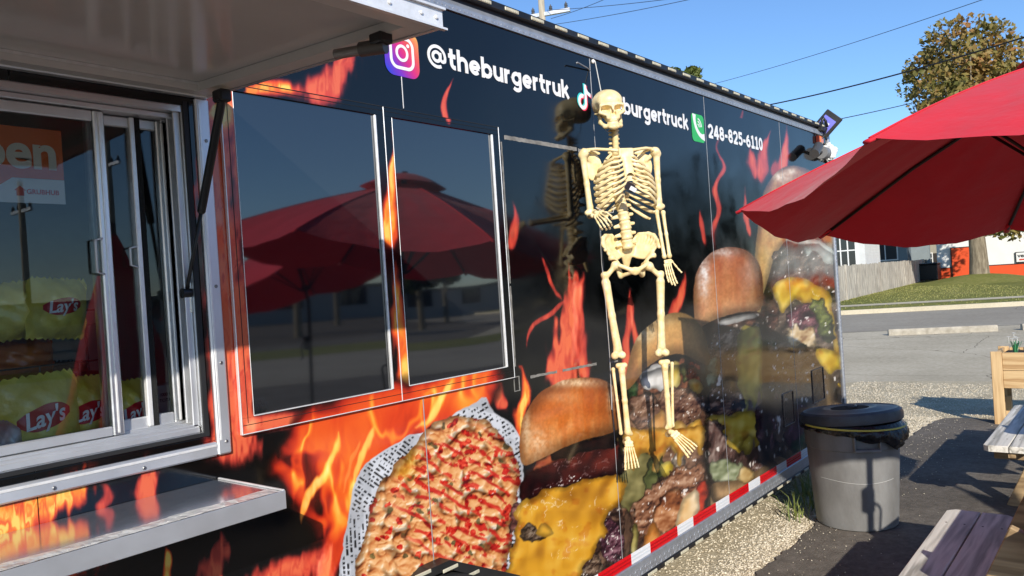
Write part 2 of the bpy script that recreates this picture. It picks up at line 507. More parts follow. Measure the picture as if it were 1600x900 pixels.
def paint_px(px, py):
    cv = Canvas(px, py)
    # faint smoke over the black
    s = fbm(cv.px*.006, cv.py*.008, 5, 4)
    cv.c += (sst(.5, .8, s)*.018)[..., None]*np.array([1, .95, .85])
    # ---------------- flames
    F = lambda *a, **k: flame(cv, *a, **k)
    F([(470, 150), (520, 130), (540, 95), (535, 60)], [40, 36, 26, 20], FLAME_R, gain=1.15, seed=11, warp=8)
    F([(380, 146), (420, 138), (470, 140)], [14, 20, 22], FLAME, gain=.95, seed=12, warp=6)
    F([(608, 392), (602, 345), (608, 290), (612, 235), (612, 205)], [16, 19, 15, 9, 3], FLAME, gain=1.0, seed=13, warp=3)
    F([(640, 640), (630, 560), (620, 480), (612, 410)], [24, 22, 18, 10], FLAME, gain=.9, seed=91, warp=4)
    F([(380, 668), (430, 660), (500, 648)], [18, 20, 22], FLAME_R, gain=1.0, seed=92, warp=5)
    F([(699, 196), (693, 168), (697, 145), (709, 122)], [6, 5, 4, 2], FLAME_R, gain=.85, seed=14, warp=1)
    F([(799, 392), (806, 350), (801, 315)], [10, 11, 4], FLAME_R, gain=.9, seed=15, warp=2)
    F([(362, 690), (362, 560), (352, 430), (342, 300), (334, 150)], [56, 54, 46, 42, 42], FLAME_R, gain=1.15, seed=16, warp=5, fade=None)
    F([(332, 165), (350, 185), (342, 205)], [24, 26, 20], FLAME, gain=1.1, seed=17, warp=3)
    F([(885, 640), (876, 575), (890, 510), (898, 450), (888, 412)], [30, 36, 27, 20, 6], FLAME_R, gain=1.15, seed=18, warp=9)
    F([(918, 600), (905, 530), (902, 470), (912, 425)], [16, 18, 14, 5], FLAME_R, gain=1.0, seed=19, warp=6)
    F([(880, 470), (858, 492), (832, 512), (820, 545)], [5, 6, 5, 3], FLAME_R, gain=.8, seed=20, warp=6)
    F([(845, 400), (862, 440), (880, 470)], [3, 4, 5], FLAME_R, gain=.7, seed=21, warp=5)
    F([(818, 700), (812, 650), (823, 612), (815, 572)], [12, 13, 10, 4], FLAME, gain=.95, seed=22, warp=4)
    F([(790, 640), (776, 612), (768, 585)], [14, 14, 9], FLAME_R, gain=1.1, seed=23, warp=4)
    F([(976, 600), (978, 545), (985, 480), (983, 450)], [8, 9, 8, 3], FLAME_R, gain=1.1, seed=24, warp=2)
    F([(1000, 560), (994, 535), (987, 478)], [8, 9, 5], FLAME_R, gain=1.05, seed=25, warp=2)
    F([(1118, 392), (1116, 358), (1124, 325), (1117, 292), (1131, 262), (1120, 232), (1126, 200)], [8, 7, 7, 6, 5, 3, 2], FLAME_R, gain=.8, seed=26, fade=(.3, .4), warp=5)
    F([(1173, 372), (1166, 340), (1163, 292)], [6, 6, 2], FLAME_R, gain=.85, seed=27, fade=(.3, .4), warp=2)
    F([(1190, 290), (1194, 245), (1206, 203)], [14, 13, 2], FLAME_R, gain=.9, seed=28, fade=(.3, .4), warp=5)
    F([(1212, 280), (1226, 240), (1229, 196)], [15, 13, 4], FLAME_R, gain=.9, seed=29, fade=(.3, .4), warp=5)
    F([(1182, 282), (1176, 252), (1171, 230)], [10, 10, 3], FLAME_R, gain=.85, seed=30, fade=(.3, .4), warp=4)
    F([(1102, 384), (1097, 352), (1095, 328)], [6, 6, 2], FLAME_R, gain=.8, seed=31, fade=(.3, .4), warp=2)
    F([(1058, 530), (1054, 490), (1066, 452), (1070, 425)], [10, 11, 9, 3], FLAME_R, gain=1.0, seed=32, warp=5)
    F([(1158, 185), (1160, 170)], [4, 2], FLAME_R, gain=.5, seed=33, warp=2)
    # the big fire under the windows
    r = cv.region([(410, 735), (432, 700), (450, 664), (470, 640), (530, 606), (620, 590), (700, 566), (760, 548), (800, 590), (770, 640), (720, 690), (640, 760), (560, 960), (540, 1000), (440, 960), (500, 860), (455, 800), (436, 765)], 14, .025, 14, 41)
    if r:
        sel, x, y, d, m = r
        wx = x+(fbm(x*.02, y*.012, 42, 3)-.5)*46; wy = y+(fbm(x*.02+5, y*.012, 43, 3)-.5)*40
        f1 = fbm(wx*.030, wy*.010, 44, 5); f2 = fbm(wx*.07, wy*.02, 45, 4)
        rid = 1-np.abs(2*fbm(wx*.021, wy*.008, 46, 3)-1)
        v = .21+.38*f1+.16*f2+.42*sst(.84, 1.0, rid)*.8
        hot = np.exp(-(((x-512)/42)**2+((y-735)/70)**2))*.26+np.exp(-(((x-690)/46)**2+((y-612)/34)**2))*.24+np.exp(-(((x-575)/26)**2+((y-680)/60)**2))*.14
        drk = sst(.60, .76, fbm(wx*.018+3, wy*.011, 47, 3))*.42
        v = np.clip(v+hot-drk, 0, 1)*sst(-4, 30, d)
        cv.put(sel, ramp(v, FLAME), m)
    F([(470, 815), (488, 772), (510, 736), (526, 704), (531, 676)], [3, 9, 11, 9, 3], [(0, (232, 96, 34)), (.5, (244, 146, 48)), (1, (252, 214, 112))], hot=1.1, seed=48, warp=12, gain=.85)
    F([(584, 668), (574, 702), (560, 742), (548, 790)], [3, 7, 6, 3], [(0, (228, 88, 32)), (1, (248, 176, 74))], hot=1.1, gain=.8, seed=49, warp=7)
    F([(700, 596), (690, 622), (672, 650), (650, 668)], [4, 10, 9, 4], [(0, (230, 92, 34)), (1, (250, 188, 84))], hot=1.1, gain=.85, seed=50, warp=6)
    F([(520, 960), (508, 890), (516, 850)], [34, 26, 8], FLAME_R, gain=1.1, seed=51, warp=10)
    F([(560, 690), (548, 720), (540, 770)], [2, 3, 2], [(0, (150, 40, 20)), (1, (190, 60, 26))], seed=52, warp=8)
    # under the serving hatch
    F([(-80, 830), (20, 812), (70, 790), (112, 765), (140, 730)], [60, 52, 46, 36, 24], FLAME, gain=1.0, seed=53, warp=12)
    F([(250, 812), (228, 776), (236, 742), (225, 715)], [22, 26, 24, 14], FLAME_R, gain=1.25, seed=54, warp=7)
    F([(60, 960), (90, 890), (150, 870)], [60, 50, 30], FLAME, gain=.7, seed=55, warp=14)
    F([(256, 930), (262, 880), (262, 856)], [9, 8, 4], FLAME, gain=1.1, seed=56, warp=4)
    F([(318, 960), (330, 890), (346, 856), (345, 832)], [26, 24, 18, 6], FLAME_R, gain=1.05, seed=57, warp=8)
    F([(400, 960), (425, 905), (480, 880), (510, 850)], [46, 34, 28, 16], FLAME_R, gain=.95, seed=58, warp=12)
    F([(150, 800), (170, 775), (160, 755)], [14, 14, 7], FLAME_R, gain=.8, seed=59, warp=5)
    burgers(cv)
    fries(cv)
    burger_front(cv)
    return cv.c

def burgers(cv):
    fd = lambda *a, **k: food(cv, *a, **k)
    # ---- tall burger at the far end
    fd([(1186, 470), (1212, 390), (1300, 380), (1318, 470), (1322, 700), (1250, 720), (1196, 690), (1186, 560)], (80, 66, 56), (28, 22, 20), (136, 116, 98), .10, 5, 201, .9, .5)
    bun(cv, [(1178, 490), (1179, 420), (1183, 350), (1192, 300), (1206, 274), (1226, 259), (1248, 258), (1272, 268), (1298, 300), (1310, 350), (1306, 392), (1286, 382), (1262, 366), (1236, 368), (1214, 392), (1200, 430), (1192, 470), (1186, 500)],
        (158, 96, 62), (196, 152, 92), (206, 180, 122), [(1222, 276, 14, 8, .9), (1236, 268, 9, 5, .7)], 202, streak=.3, shape=.5)
    fd([(1206, 400), (1224, 378), (1262, 372), (1300, 388), (1308, 430), (1290, 452), (1240, 444), (1206, 452)], (62, 52, 46), (22, 18, 17), (120, 104, 90), .13, 4, 203, 1.0, .6)
    drip(cv, [(1222, 376), (1246, 366), (1276, 372), (1304, 390), (1306, 408), (1296, 414), (1282, 402), (1270, 386), (1262, 404), (1256, 384), (1242, 380)], ((150, 160, 150), (206, 216, 204), (236, 240, 230)), 204, 2)
    fd([(1188, 470), (1200, 450), (1216, 470), (1216, 520), (1196, 530)], (70, 44, 38), (26, 16, 16), (120, 84, 66), .14, 3, 205, 1, .5)
    drip(cv, [(1206, 446), (1226, 432), (1252, 434), (1276, 446), (1292, 450), (1300, 472), (1306, 520), (1312, 566), (1304, 560), (1297, 520), (1288, 486), (1270, 470), (1256, 476), (1244, 462), (1232, 476), (1222, 492), (1216, 478), (1210, 464)], ((176, 128, 34), (222, 184, 62), (246, 224, 130)), 206, 2)
    drip(cv, [(1200, 560), (1224, 540), (1262, 548), (1300, 556), (1318, 580), (1312, 616), (1300, 596), (1288, 640), (1276, 604), (1262, 622), (1248, 596), (1232, 606), (1216, 590)], ((150, 104, 24), (214, 172, 54), (242, 214, 120)), 216, 3)
    fd([(1222, 494), (1250, 470), (1288, 480), (1300, 520), (1274, 526), (1240, 530)], (84, 46, 58), (34, 18, 26), (150, 100, 104), .14, 4, 207, 1, .7)
    fd([(1264, 470), (1284, 462), (1302, 500), (1304, 536), (1284, 528)], (70, 80, 36), (26, 32, 14), (128, 136, 70), .1, 3, 208, 1, .4)
    fd([(1226, 520), (1244, 496), (1252, 516), (1268, 500), (1280, 540), (1256, 548), (1236, 544)], (208, 178, 132), (150, 112, 74), (244, 228, 200), .1, 3, 209, 1, .3)
    fd([(1200, 548), (1240, 540), (1290, 545), (1316, 560), (1316, 610), (1250, 610), (1204, 600)], (72, 60, 52), (26, 20, 19), (132, 114, 98), .13, 4, 210, 1, .7)
    drip(cv, [(1272, 546), (1296, 544), (1314, 556), (1316, 580), (1304, 576), (1296, 590), (1284, 570)], ((176, 124, 30), (220, 186, 60), (244, 226, 130)), 211, 2)
    fd([(1196, 600), (1320, 590), (1324, 700), (1230, 740), (1196, 720)], (86, 66, 58), (32, 24, 24), (150, 128, 114), .09, 5, 212, 1, .8, sy=.5)
    fd([(1230, 640), (1262, 628), (1280, 680), (1250, 712), (1222, 700)], (66, 30, 44), (26, 14, 22), (130, 90, 104), .13, 3, 213, 1, .8, sy=.4)
    bun(cv, [(1186, 740), (1210, 716), (1260, 690), (1330, 650), (1330, 730), (1190, 800)], (150, 118, 88), (178, 148, 110), (160, 130, 100), None, 214)
    fd([(1226, 708), (1266, 660), (1290, 640), (1300, 690), (1262, 704)], (56, 70, 50), (20, 28, 20), (116, 128, 96), .08, 4, 215, 1, .4)
    stack_shade(cv, [(1190, 480), (1214, 384), (1300, 378), (1322, 470), (1326, 640), (1326, 700), (1250, 730), (1196, 700)])
    # ---- third burger
    fd([(1088, 520), (1120, 498), (1188, 490), (1198, 560), (1200, 700), (1196, 770), (1120, 790), (1092, 740), (1084, 640)], (78, 62, 54), (24, 19, 18), (140, 120, 104), .09, 5, 221, 1, .7, sy=.5)
    fd([(1104, 520), (1150, 506), (1190, 510), (1192, 556), (1150, 566), (1108, 562)], (104, 84, 70), (36, 28, 25), (168, 148, 128), .14, 4, 222, 1, .6)
    drip(cv, [(1154, 512), (1176, 504), (1192, 516), (1194, 580), (1190, 634), (1184, 600), (1178, 648), (1170, 612), (1164, 660), (1156, 616), (1150, 560)], ((120, 108, 40), (190, 172, 76), (232, 218, 130)), 223, 2)
    fd([(1096, 580), (1110, 556), (1124, 560), (1120, 600), (1104, 612)], (104, 112, 84), (50, 56, 40), (170, 176, 146), .08, 3, 224)
    fd([(1092, 620), (1124, 596), (1158, 610), (1166, 640), (1136, 660), (1098, 656)], (84, 60, 50), (28, 20, 19), (160, 132, 114), .15, 3, 225, 1, .8)
    drip(cv, [(1132, 656), (1156, 640), (1176, 656), (1178, 690), (1168, 716), (1158, 700), (1150, 724), (1142, 690)], ((140, 116, 30), (198, 172, 66), (236, 220, 130)), 226, 2)
    drip(cv, [(1096, 664), (1112, 648), (1140, 652), (1166, 640), (1192, 646), (1196, 676), (1186, 706), (1176, 676), (1160, 690), (1150, 730), (1140, 690), (1126, 700), (1116, 676), (1104, 690)], ((136, 104, 24), (202, 168, 56), (238, 216, 124)), 217, 3)
    fd([(1178, 640), (1196, 618), (1212, 650), (1214, 706), (1186, 712)], (58, 34, 44), (20, 13, 18), (140, 104, 112), .15, 3, 227, 1, .9, sy=.4)
    fd([(1096, 668), (1124, 650), (1136, 690), (1166, 720), (1190, 700), (1196, 736), (1140, 744), (1102, 722)], (92, 68, 62), (30, 22, 22), (176, 156, 144), .12, 4, 228, 1, 1.0, sy=.5)
    fd([(1106, 746), (1110, 722), (1132, 716), (1150, 728), (1160, 716), (1170, 742), (1150, 756), (1136, 750), (1120, 756)], (132, 140, 104), (70, 78, 54), (196, 200, 168), .07, 3, 229)
    bun(cv, [(1104, 800), (1106, 756), (1130, 752), (1160, 748), (1190, 730), (1216, 716), (1222, 760), (1160, 820), (1110, 826)], (150, 118, 84), (188, 152, 108), (196, 164, 122), None, 230)
    fd([(1150, 752), (1158, 728), (1176, 730), (1182, 748), (1166, 760)], (212, 182, 124), (160, 124, 70), (240, 222, 178), .07, 2, 231)
    fd([(1088, 512), (1130, 496), (1190, 488), (1192, 504), (1140, 512), (1096, 528)], (62, 36, 28), (22, 13, 12), (110, 72, 54), .1, 3, 232)
    drip(cv, [(1120, 502), (1150, 492), (1186, 488), (1186, 496), (1156, 502), (1126, 510)], ((170, 168, 160), (222, 220, 214), (246, 244, 240)), 233, 1)
    stack_shade(cv, [(1088, 500), (1196, 480), (1200, 560), (1202, 700), (1215, 740), (1120, 800), (1098, 740), (1086, 640)])
    bun(cv, [(1085, 505), (1082, 455), (1089, 420), (1104, 398), (1130, 385), (1156, 386), (1178, 396), (1190, 418), (1193, 458), (1191, 486), (1166, 486), (1132, 493), (1106, 504), (1092, 514)],
        (176, 98, 66), (196, 128, 84), (214, 166, 112), [(1100, 432, 9, 34, .95), (1130, 394, 24, 8, .55), (1170, 430, 10, 26, .25)], 234, hlcol=(238, 228, 220), streak=.5)
    # ---- second burger
    fd([(972, 640), (990, 600), (1040, 580), (1092, 575), (1106, 610), (1104, 700), (1112, 760), (1106, 830), (1040, 880), (960, 900), (960, 800), (968, 740)], (96, 66, 50), (30, 20, 18), (160, 124, 98), .08, 5, 241, 1, .6)
    fd([(986, 602), (1000, 580), (1040, 562), (1086, 566), (1104, 590), (1088, 606), (1030, 610), (992, 624)], (98, 56, 40), (46, 22, 18), (150, 96, 66), .12, 4, 242)
    drip(cv, [(998, 590), (1014, 574), (1034, 566), (1050, 570), (1048, 596), (1036, 612), (1022, 606), (1012, 612), (1002, 606)], ((170, 165, 160), (226, 224, 220), (250, 250, 248)), 243, 2)
    fd([(978, 604), (986, 590), (996, 596), (998, 624), (984, 632)], (62, 92, 56), (24, 42, 26), (120, 146, 100), .07, 2, 244)
    drip(cv, [(1042, 572), (1058, 562), (1066, 576), (1062, 606), (1046, 610), (1034, 604)], ((166, 136, 40), (212, 186, 92), (238, 222, 150)), 245, 2)
    fd([(1062, 570), (1074, 562), (1078, 590), (1066, 606)], (58, 62, 34), (24, 26, 16), (104, 108, 66), .08, 2, 246)
    fd([(1074, 568), (1090, 566), (1098, 592), (1092, 610), (1074, 602)], (168, 66, 40), (98, 30, 24), (228, 140, 90), .12, 3, 247, 1, .5)
    drip(cv, [(1072, 596), (1090, 590), (1100, 606), (1092, 616), (1078, 612)], ((180, 120, 40), (226, 178, 80), (250, 232, 190)), 248, 2)
    fd([(984, 650), (988, 622), (1008, 610), (1024, 622), (1030, 652), (1016, 668), (992, 668)], (126, 94, 76), (66, 46, 40), (178, 148, 128), .16, 4, 249, .9, .3)
    fd([(1024, 640), (1034, 606), (1060, 606), (1092, 612), (1098, 640), (1080, 662), (1050, 664)], (106, 74, 58), (50, 32, 28), (164, 132, 110), .16, 4, 250, .9, .5)
    drip(cv, [(1010, 668), (1028, 636), (1042, 650), (1046, 690), (1036, 716), (1020, 730), (1008, 710)], ((150, 92, 36), (206, 150, 82), (236, 196, 136)), 251, 3)
    drip(cv, [(1050, 664), (1062, 654), (1072, 668), (1072, 700), (1058, 712), (1046, 698)], ((176, 130, 50), (216, 180, 100), (244, 226, 160)), 252, 2)
    drip(cv, [(1070, 676), (1082, 656), (1098, 654), (1100, 684), (1086, 704), (1072, 702)], ((176, 112, 30), (224, 164, 62), (248, 214, 120)), 253, 2)
    drip(cv, [(958, 700), (966, 680), (974, 692), (972, 722), (960, 724)], ((160, 130, 40), (212, 184, 84), (238, 220, 140)), 254, 1)
    fd([(966, 740), (985, 706), (1010, 700), (1030, 720), (1020, 760), (990, 800), (966, 790)], (104, 98, 58), (46, 44, 28), (164, 154, 100), .05, 4, 255)
    fd([(1004, 762), (1014, 716), (1032, 706), (1042, 726), (1034, 750), (1014, 776)], (78, 84, 46), (34, 38, 22), (136, 138, 84), .05, 3, 256)
    drip(cv, [(1030, 728), (1044, 716), (1054, 728), (1050, 742), (1036, 748)], ((176, 140, 30), (220, 190, 70), (244, 226, 130)), 257, 2)
    fd([(1046, 720), (1056, 706), (1072, 712), (1072, 732), (1056, 740)], (160, 146, 128), (104, 90, 80), (214, 204, 190), .1, 2, 258, 1, .5)
    fd([(986, 800), (1010, 764), (1044, 738), (1084, 722), (1106, 730), (1106, 770), (1088, 790), (1062, 812), (1020, 836), (990, 840)], (138, 92, 66), (62, 38, 30), (196, 156, 126), .13, 4, 259, 1, .8)
    fd([(1018, 800), (1036, 770), (1062, 760), (1070, 790), (1056, 826), (1032, 836)], (150, 90, 54), (80, 42, 28), (214, 160, 116), .09, 3, 260, 1, .8)
    fd([(1082, 790), (1088, 752), (1106, 744), (1107, 790), (1096, 812)], (206, 62, 34), (130, 30, 20), (240, 130, 70), .06, 3, 261)
    drip(cv, [(1056, 812), (1066, 780), (1080, 760), (1090, 772), (1094, 800), (1076, 826), (1060, 832)], ((206, 130, 60), (234, 196, 140), (250, 236, 210)), 262, 3)
    drip(cv, [(1000, 870), (1010, 826), (1024, 816), (1034, 836), (1024, 862)], ((150, 84, 30), (198, 124, 54), (230, 176, 100)), 263, 3)
    fd([(984, 870), (986, 828), (994, 812), (998, 840), (994, 872)], (172, 158, 92), (110, 100, 50), (212, 202, 150), .05, 1, 264)
    fd([(958, 880), (970, 812), (984, 790), (990, 830), (982, 890)], (104, 78, 60), (50, 36, 30), (150, 122, 100), .08, 2, 265, sy=.4)
    drip(cv, [(972, 676), (984, 664), (1010, 672), (1030, 664), (1052, 672), (1082, 664), (1104, 668), (1104, 690), (1094, 716), (1084, 690), (1070, 700), (1062, 736), (1052, 696), (1036, 704), (1026, 750), (1014, 704), (996, 712), (988, 746), (978, 700)], ((150, 92, 24), (216, 158, 60), (244, 206, 120)), 218, 3)
    stack_shade(cv, [(968, 640), (984, 590), (1040, 570), (1098, 572), (1110, 620), (1106, 700), (1112, 770), (1106, 840), (1040, 890), (960, 960), (958, 800)])
    bun(cv, [(976, 612), (979, 572), (990, 536), (1010, 510), (1036, 492), (1062, 486), (1084, 496), (1100, 516), (1108, 545), (1110, 574), (1094, 566), (1076, 556), (1056, 552), (1030, 560), (1006, 578), (988, 604)],
        (206, 162, 96), (204, 150, 88), (188, 128, 78), [(1006, 522, 20, 14, .7), (1030, 500, 20, 8, .4)], 266, hlcol=(232, 212, 172), streak=.6)

def stack_shade(cv, poly, w=16, k=.42):
    """the photographed stacks turn away into the dark at their sides"""
    r = cv.region(poly, 2, .05, 2, 5, 1)
    if r is None: return
    sel, x, y, d, m = r
    cv.c[sel] = cv.c[sel]*(1-m*(1-k)*(1-sst(0, w, d)))[..., None]

def fries(cv):
    # newsprint liner
    paper = [(524, 960), (530, 880), (538, 842), (546, 800), (552, 752), (566, 728), (590, 710), (622, 690), (652, 676), (686, 668), (708, 646), (734, 634), (760, 619), (766, 634), (772, 646), (790, 654), (806, 668), (814, 690), (818, 730), (812, 790), (800, 960)]
    r = cv.region(paper, 3, .05, 1.2, 301, smooth=1)
    if r:
        sel, x, y, d, m = r
        ang = np.where(x < 700, -.62, .55)+np.where(y > 800, -.9, 0)
        lx = x*np.cos(ang)-y*np.sin(ang); ly = x*np.sin(ang)+y*np.cos(ang)
        base = np.array([206, 209, 216])/255*(.86+.26*fbm(x*.035, y*.03, 302, 4))[..., None]
        fold = sst(.47, .5, fbm(x*.02, y*.018, 303, 2))*.12
        base = base*(1-fold[..., None])
        row = np.abs(((ly/6.6) % 1)-.5)
        words = sst(.42, .5, vn(lx*.42, np.floor(ly/6.6)*7.7, 304))*sst(.2, .3, vn(lx*.07, np.floor(ly/6.6)*3.3, 305))
        ink = (1-sst(.2, .3, row))*words*sst(2, 5, d)
        base = base*(1-.82*ink[..., None])
        cv.put(sel, base, m)
    # the heap of fries under sauce
    heap = [(548, 980), (556, 905), (556, 872), (572, 836), (580, 800), (586, 770), (604, 742), (628, 716), (646, 700), (664, 680), (676, 658), (698, 650), (722, 650), (746, 656), (768, 664), (788, 684), (806, 716), (814, 744), (808, 780), (800, 810), (802, 838), (792, 866), (786, 960)]
    r = cv.region(heap, 7, .05, 1.2, 311, smooth=1)
    if r:
        sel, x, y, d, m = r
        def hf(a, b):
            wx = a+(fbm(a*.05, b*.05, 312, 2)-.5)*14; wy = b+(fbm(a*.05+9, b*.05, 313, 2)-.5)*14
            return sworley(wx*.060, wy*.060, 314, 7.0)*19+sworley(wx*.14, wy*.14, 315, 7.0)*4.0+fbm(a*.2, b*.2, 316, 2)*1.2
        h0 = hf(x, y); gx = hf(x+1, y)-h0; gy = hf(x, y+1)-h0
        l = np.clip(.56+.34*(gx*.6+gy*.8)*-1*-1*-1+.0*h0, 0, 1)
        l = np.clip(.60-.34*(gx*.45+gy*.9), 0, 1)
        sauce = ramp(l, [(0, (104, 50, 26)), (.3, (192, 112, 60)), (.58, (226, 160, 100)), (.85, (240, 192, 138)), (1, (252, 226, 192))])
        lo_, hi_ = np.percentile(h0, 4), np.percentile(h0, 45)
        sauce *= (.66+.34*sst(lo_, hi_, h0))[..., None]
        # crevices show fries, peppers and dark herbs
        wx = x+(fbm(x*.06, y*.06, 320, 3)-.5)*16; wy = y+(fbm(x*.06+9, y*.06, 321, 3)-.5)*16
        w, idv = worley(wx*.072, wy*.072, 322)
        nb = fbm(x*.022, y*.022, 323, 3)
        bits = (idv > .76-.34*sst(.46, .6, nb)*np.clip((x-560)/150, 0, 1))*sst(.42, .36, w)
        red = ramp(np.clip(.5-.35*(gx*.45+gy*.9)+(fbm(x*.3, y*.3, 324, 2)-.5)*.8, 0, 1), [(0, (92, 12, 14)), (.5, (196, 34, 26)), (1, (240, 104, 70))])
        sauce = sauce*(1-bits[..., None])+red*bits[..., None]
        dk = (idv < .15)*sst(.36, .28, w)*.9
        dk = dk*.8; green = ramp(fbm(x*.2, y*.2, 326, 2), [(0, (24, 22, 16)), (.5, (58, 60, 34)), (1, (112, 110, 60))])
        sauce = sauce*(1-dk[..., None])+green*dk[..., None]
        # ladled stripes of red across the heap (down to the right)
        s = (x*.46-y*.885)
        wob = (fbm(x*.04, y*.04, 327, 3)-.5)*16
        st = np.abs((((s+wob)/17.0) % 1)-.5)
        zone = sst(55, 10, np.hypot((x-735)*.62, (y-775)*.55))+.0
        zone = np.exp(-(((x-728)/100)**2+((y-780)/100)**2)*.9)
        stripe = sst(.24, .12, st)*sst(.22, .5, zone)*sst(.33, .45, fbm(x*.11, y*.11, 328, 3))
        sauce = sauce*(1-.92*stripe[..., None])+ramp(np.clip(.55-.3*gy, 0, 1), [(0, (104, 14, 16)), (.5, (190, 34, 28)), (1, (236, 90, 60))])*.92*stripe[..., None]
        yl = np.exp(-(((x-640)/12)**2+((y-714)/22)**2))+.8*np.exp(-(((x-628)/14)**2+((y-738)/10)**2))
        fr = ramp(np.clip(.5-.3*gx, 0, 1), [(0, (140, 78, 20)), (.5, (214, 150, 48)), (1, (246, 206, 110))])
        sauce = sauce*(1-np.clip(yl, 0, 1)[..., None])+fr*np.clip(yl, 0, 1)[..., None]
        gl = sst(.80, .86, fbm(x*.22, y*.24, 330, 2))*sst(.6, .8, l)
        sauce = sauce+(1-sauce)*(.6*gl)[..., None]
        sauce = sauce*(.62+.38*sst(0, 14, d))[..., None]
        cv.put(sel, sauce, m)

def burger_front(cv):
    fd = lambda *a, **k: food(cv, *a, **k)
    fd([(790, 960), (800, 860), (830, 800), (900, 780), (960, 770), (974, 800), (976, 860), (968, 960)], (66, 46, 38), (20, 14, 13), (126, 98, 78), .12, 4, 401, 1, .6)
    fd([(936, 850), (944, 814), (960, 806), (972, 830), (976, 876), (960, 890), (946, 872)], (78, 44, 54), (28, 16, 22), (150, 110, 120), .17, 3, 402, 1, 1.1)
    fd([(900, 920), (914, 880), (936, 862), (944, 890), (936, 940)], (98, 76, 60), (38, 28, 24), (160, 138, 116), .2, 3, 403, 1, .6)
    drip(cv, [(812, 790), (816, 742), (850, 716), (900, 696), (958, 676), (972, 700), (972, 748), (936, 744), (890, 756), (846, 772)], ((6, 3, 4), (44, 13, 13), (112, 40, 30)), 404, 2, 1.6, .25, .02)
    fd([(826, 738), (850, 712), (884, 694), (910, 690), (886, 708), (852, 730)], (150, 66, 40), (84, 30, 22), (196, 112, 70), .06, 2, 405)
    fd([(858, 706), (910, 688), (962, 676), (966, 700), (920, 706), (866, 722)], (16, 8, 9), (4, 3, 4), (44, 22, 18), .06, 2, 406)
    r = cv.region([(820, 776), (850, 758), (900, 738), (960, 728), (966, 742), (900, 756), (850, 772)], 2, .05, 3, 407)
    if r:
        sel, x, y, d, m = r
        g = sst(.70, .78, fbm(x*.3, y*.45, 408, 3))*(np.exp(-(((x-893)/20)**2+((y-746)/6)**2))+np.exp(-(((x-864)/13)**2+((y-758)/6)**2)))
        cv.put(sel, np.array([.95, .92, .9])*np.ones(x.shape+(3,)), m*np.clip(g*2.2, 0, 1))
    fd([(790, 838), (800, 796), (812, 784), (822, 800), (812, 826)], (92, 48, 46), (40, 20, 22), (150, 104, 96), .12, 3, 409, 1, .6)
    drip(cv, [(796, 980), (790, 905), (797, 868), (806, 846), (802, 822), (806, 798), (822, 780), (850, 768), (890, 754), (926, 744), (952, 746), (972, 742), (978, 764), (972, 786), (950, 800), (946, 824), (940, 850), (926, 872), (914, 884), (906, 912), (900, 980)],
         ((128, 74, 14), (214, 154, 42), (242, 200, 96)), 410, 4, 1.5, .5, .018)
    fd([(812, 842), (816, 822), (834, 816), (842, 834), (856, 838), (836, 846)], (84, 66, 52), (26, 20, 17), (140, 122, 104), .2, 2, 411)
    drip(cv, [(838, 836), (842, 820), (856, 818), (866, 832), (858, 840)], ((176, 120, 30), (226, 172, 60), (250, 220, 140)), 412, 2)
    # bun last: it sits on top
    bun(cv, [(813, 722), (811, 690), (814, 664), (822, 642), (836, 620), (860, 602), (890, 591), (922, 589), (946, 594), (962, 606), (970, 628), (972, 655), (966, 672), (944, 680), (906, 689), (872, 704), (842, 719), (822, 729)],
        (188, 92, 34), (204, 112, 46), (226, 166, 104), [(890, 598, 46, 7, .75), (955, 620, 7, 24, .55), (840, 690, 20, 26, .55), (822, 668, 7, 26, .5), (880, 622, 30, 10, .25)], 413, hlcol=(242, 214, 176), streak=.55)
# ------------------------------------------------------------------ the food trailer
def px_of(X, Z):
    d0 = X-CAM[0]; d1 = -CAM[1]; d2 = Z-CAM[2]
    a = RM[0][0]*d0+RM[0][1]*d1+RM[0][2]*d2; b = RM[1][0]*d0+RM[1][1]*d1+RM[1][2]*d2; c = RM[2][0]*d0+RM[2][1]*d1+RM[2][2]*d2
    c = np.maximum(c, .05)
    return 800+CAM_F*a/c, 450-CAM_F*b/c
def wrap_colour(X, Z):
    """colour of the printed wrap at wall position X, Z (linear)"""
    px, py = px_of(X, Z)
    c = np.clip(paint_px(px, py), 0, 1)
    lin = np.where(c <= .04045, c/12.92, ((c+.055)/1.055)**2.4)
    return lin*.94

VINYL = print_mat('printed_vinyl_wrap')
VINYL_F = print_mat('printed_vinyl_on_frame', rough=.14, wave=.08, wscale=6)
trailer = empty('food_trailer', (2.0, 1.2, 0), label='long black food trailer wrapped in printed flames and giant burgers', cat='food trailer')
TP = Vector((2.0, 1.2, 0))
def tpart(mb, name, m, parent=None, **k):
    mb.v = [(p[0]-TP[0], p[1]-TP[1], p[2]-TP[2]) for p in mb.v]
    return mb.build(name, m, parent or trailer, **k)

Z_TAPE0, Z_TAPE1, Z_TOP = .297, .347, 2.613
SEAMS = [-3.2, -1.69, -.51, .67, 1.85, 3.028, 4.207, 5.394, 6.452]
HOLES = [(-1.2, 1.068, 1.278, 2.128), (1.20, 2.30, 1.302, 2.188)]

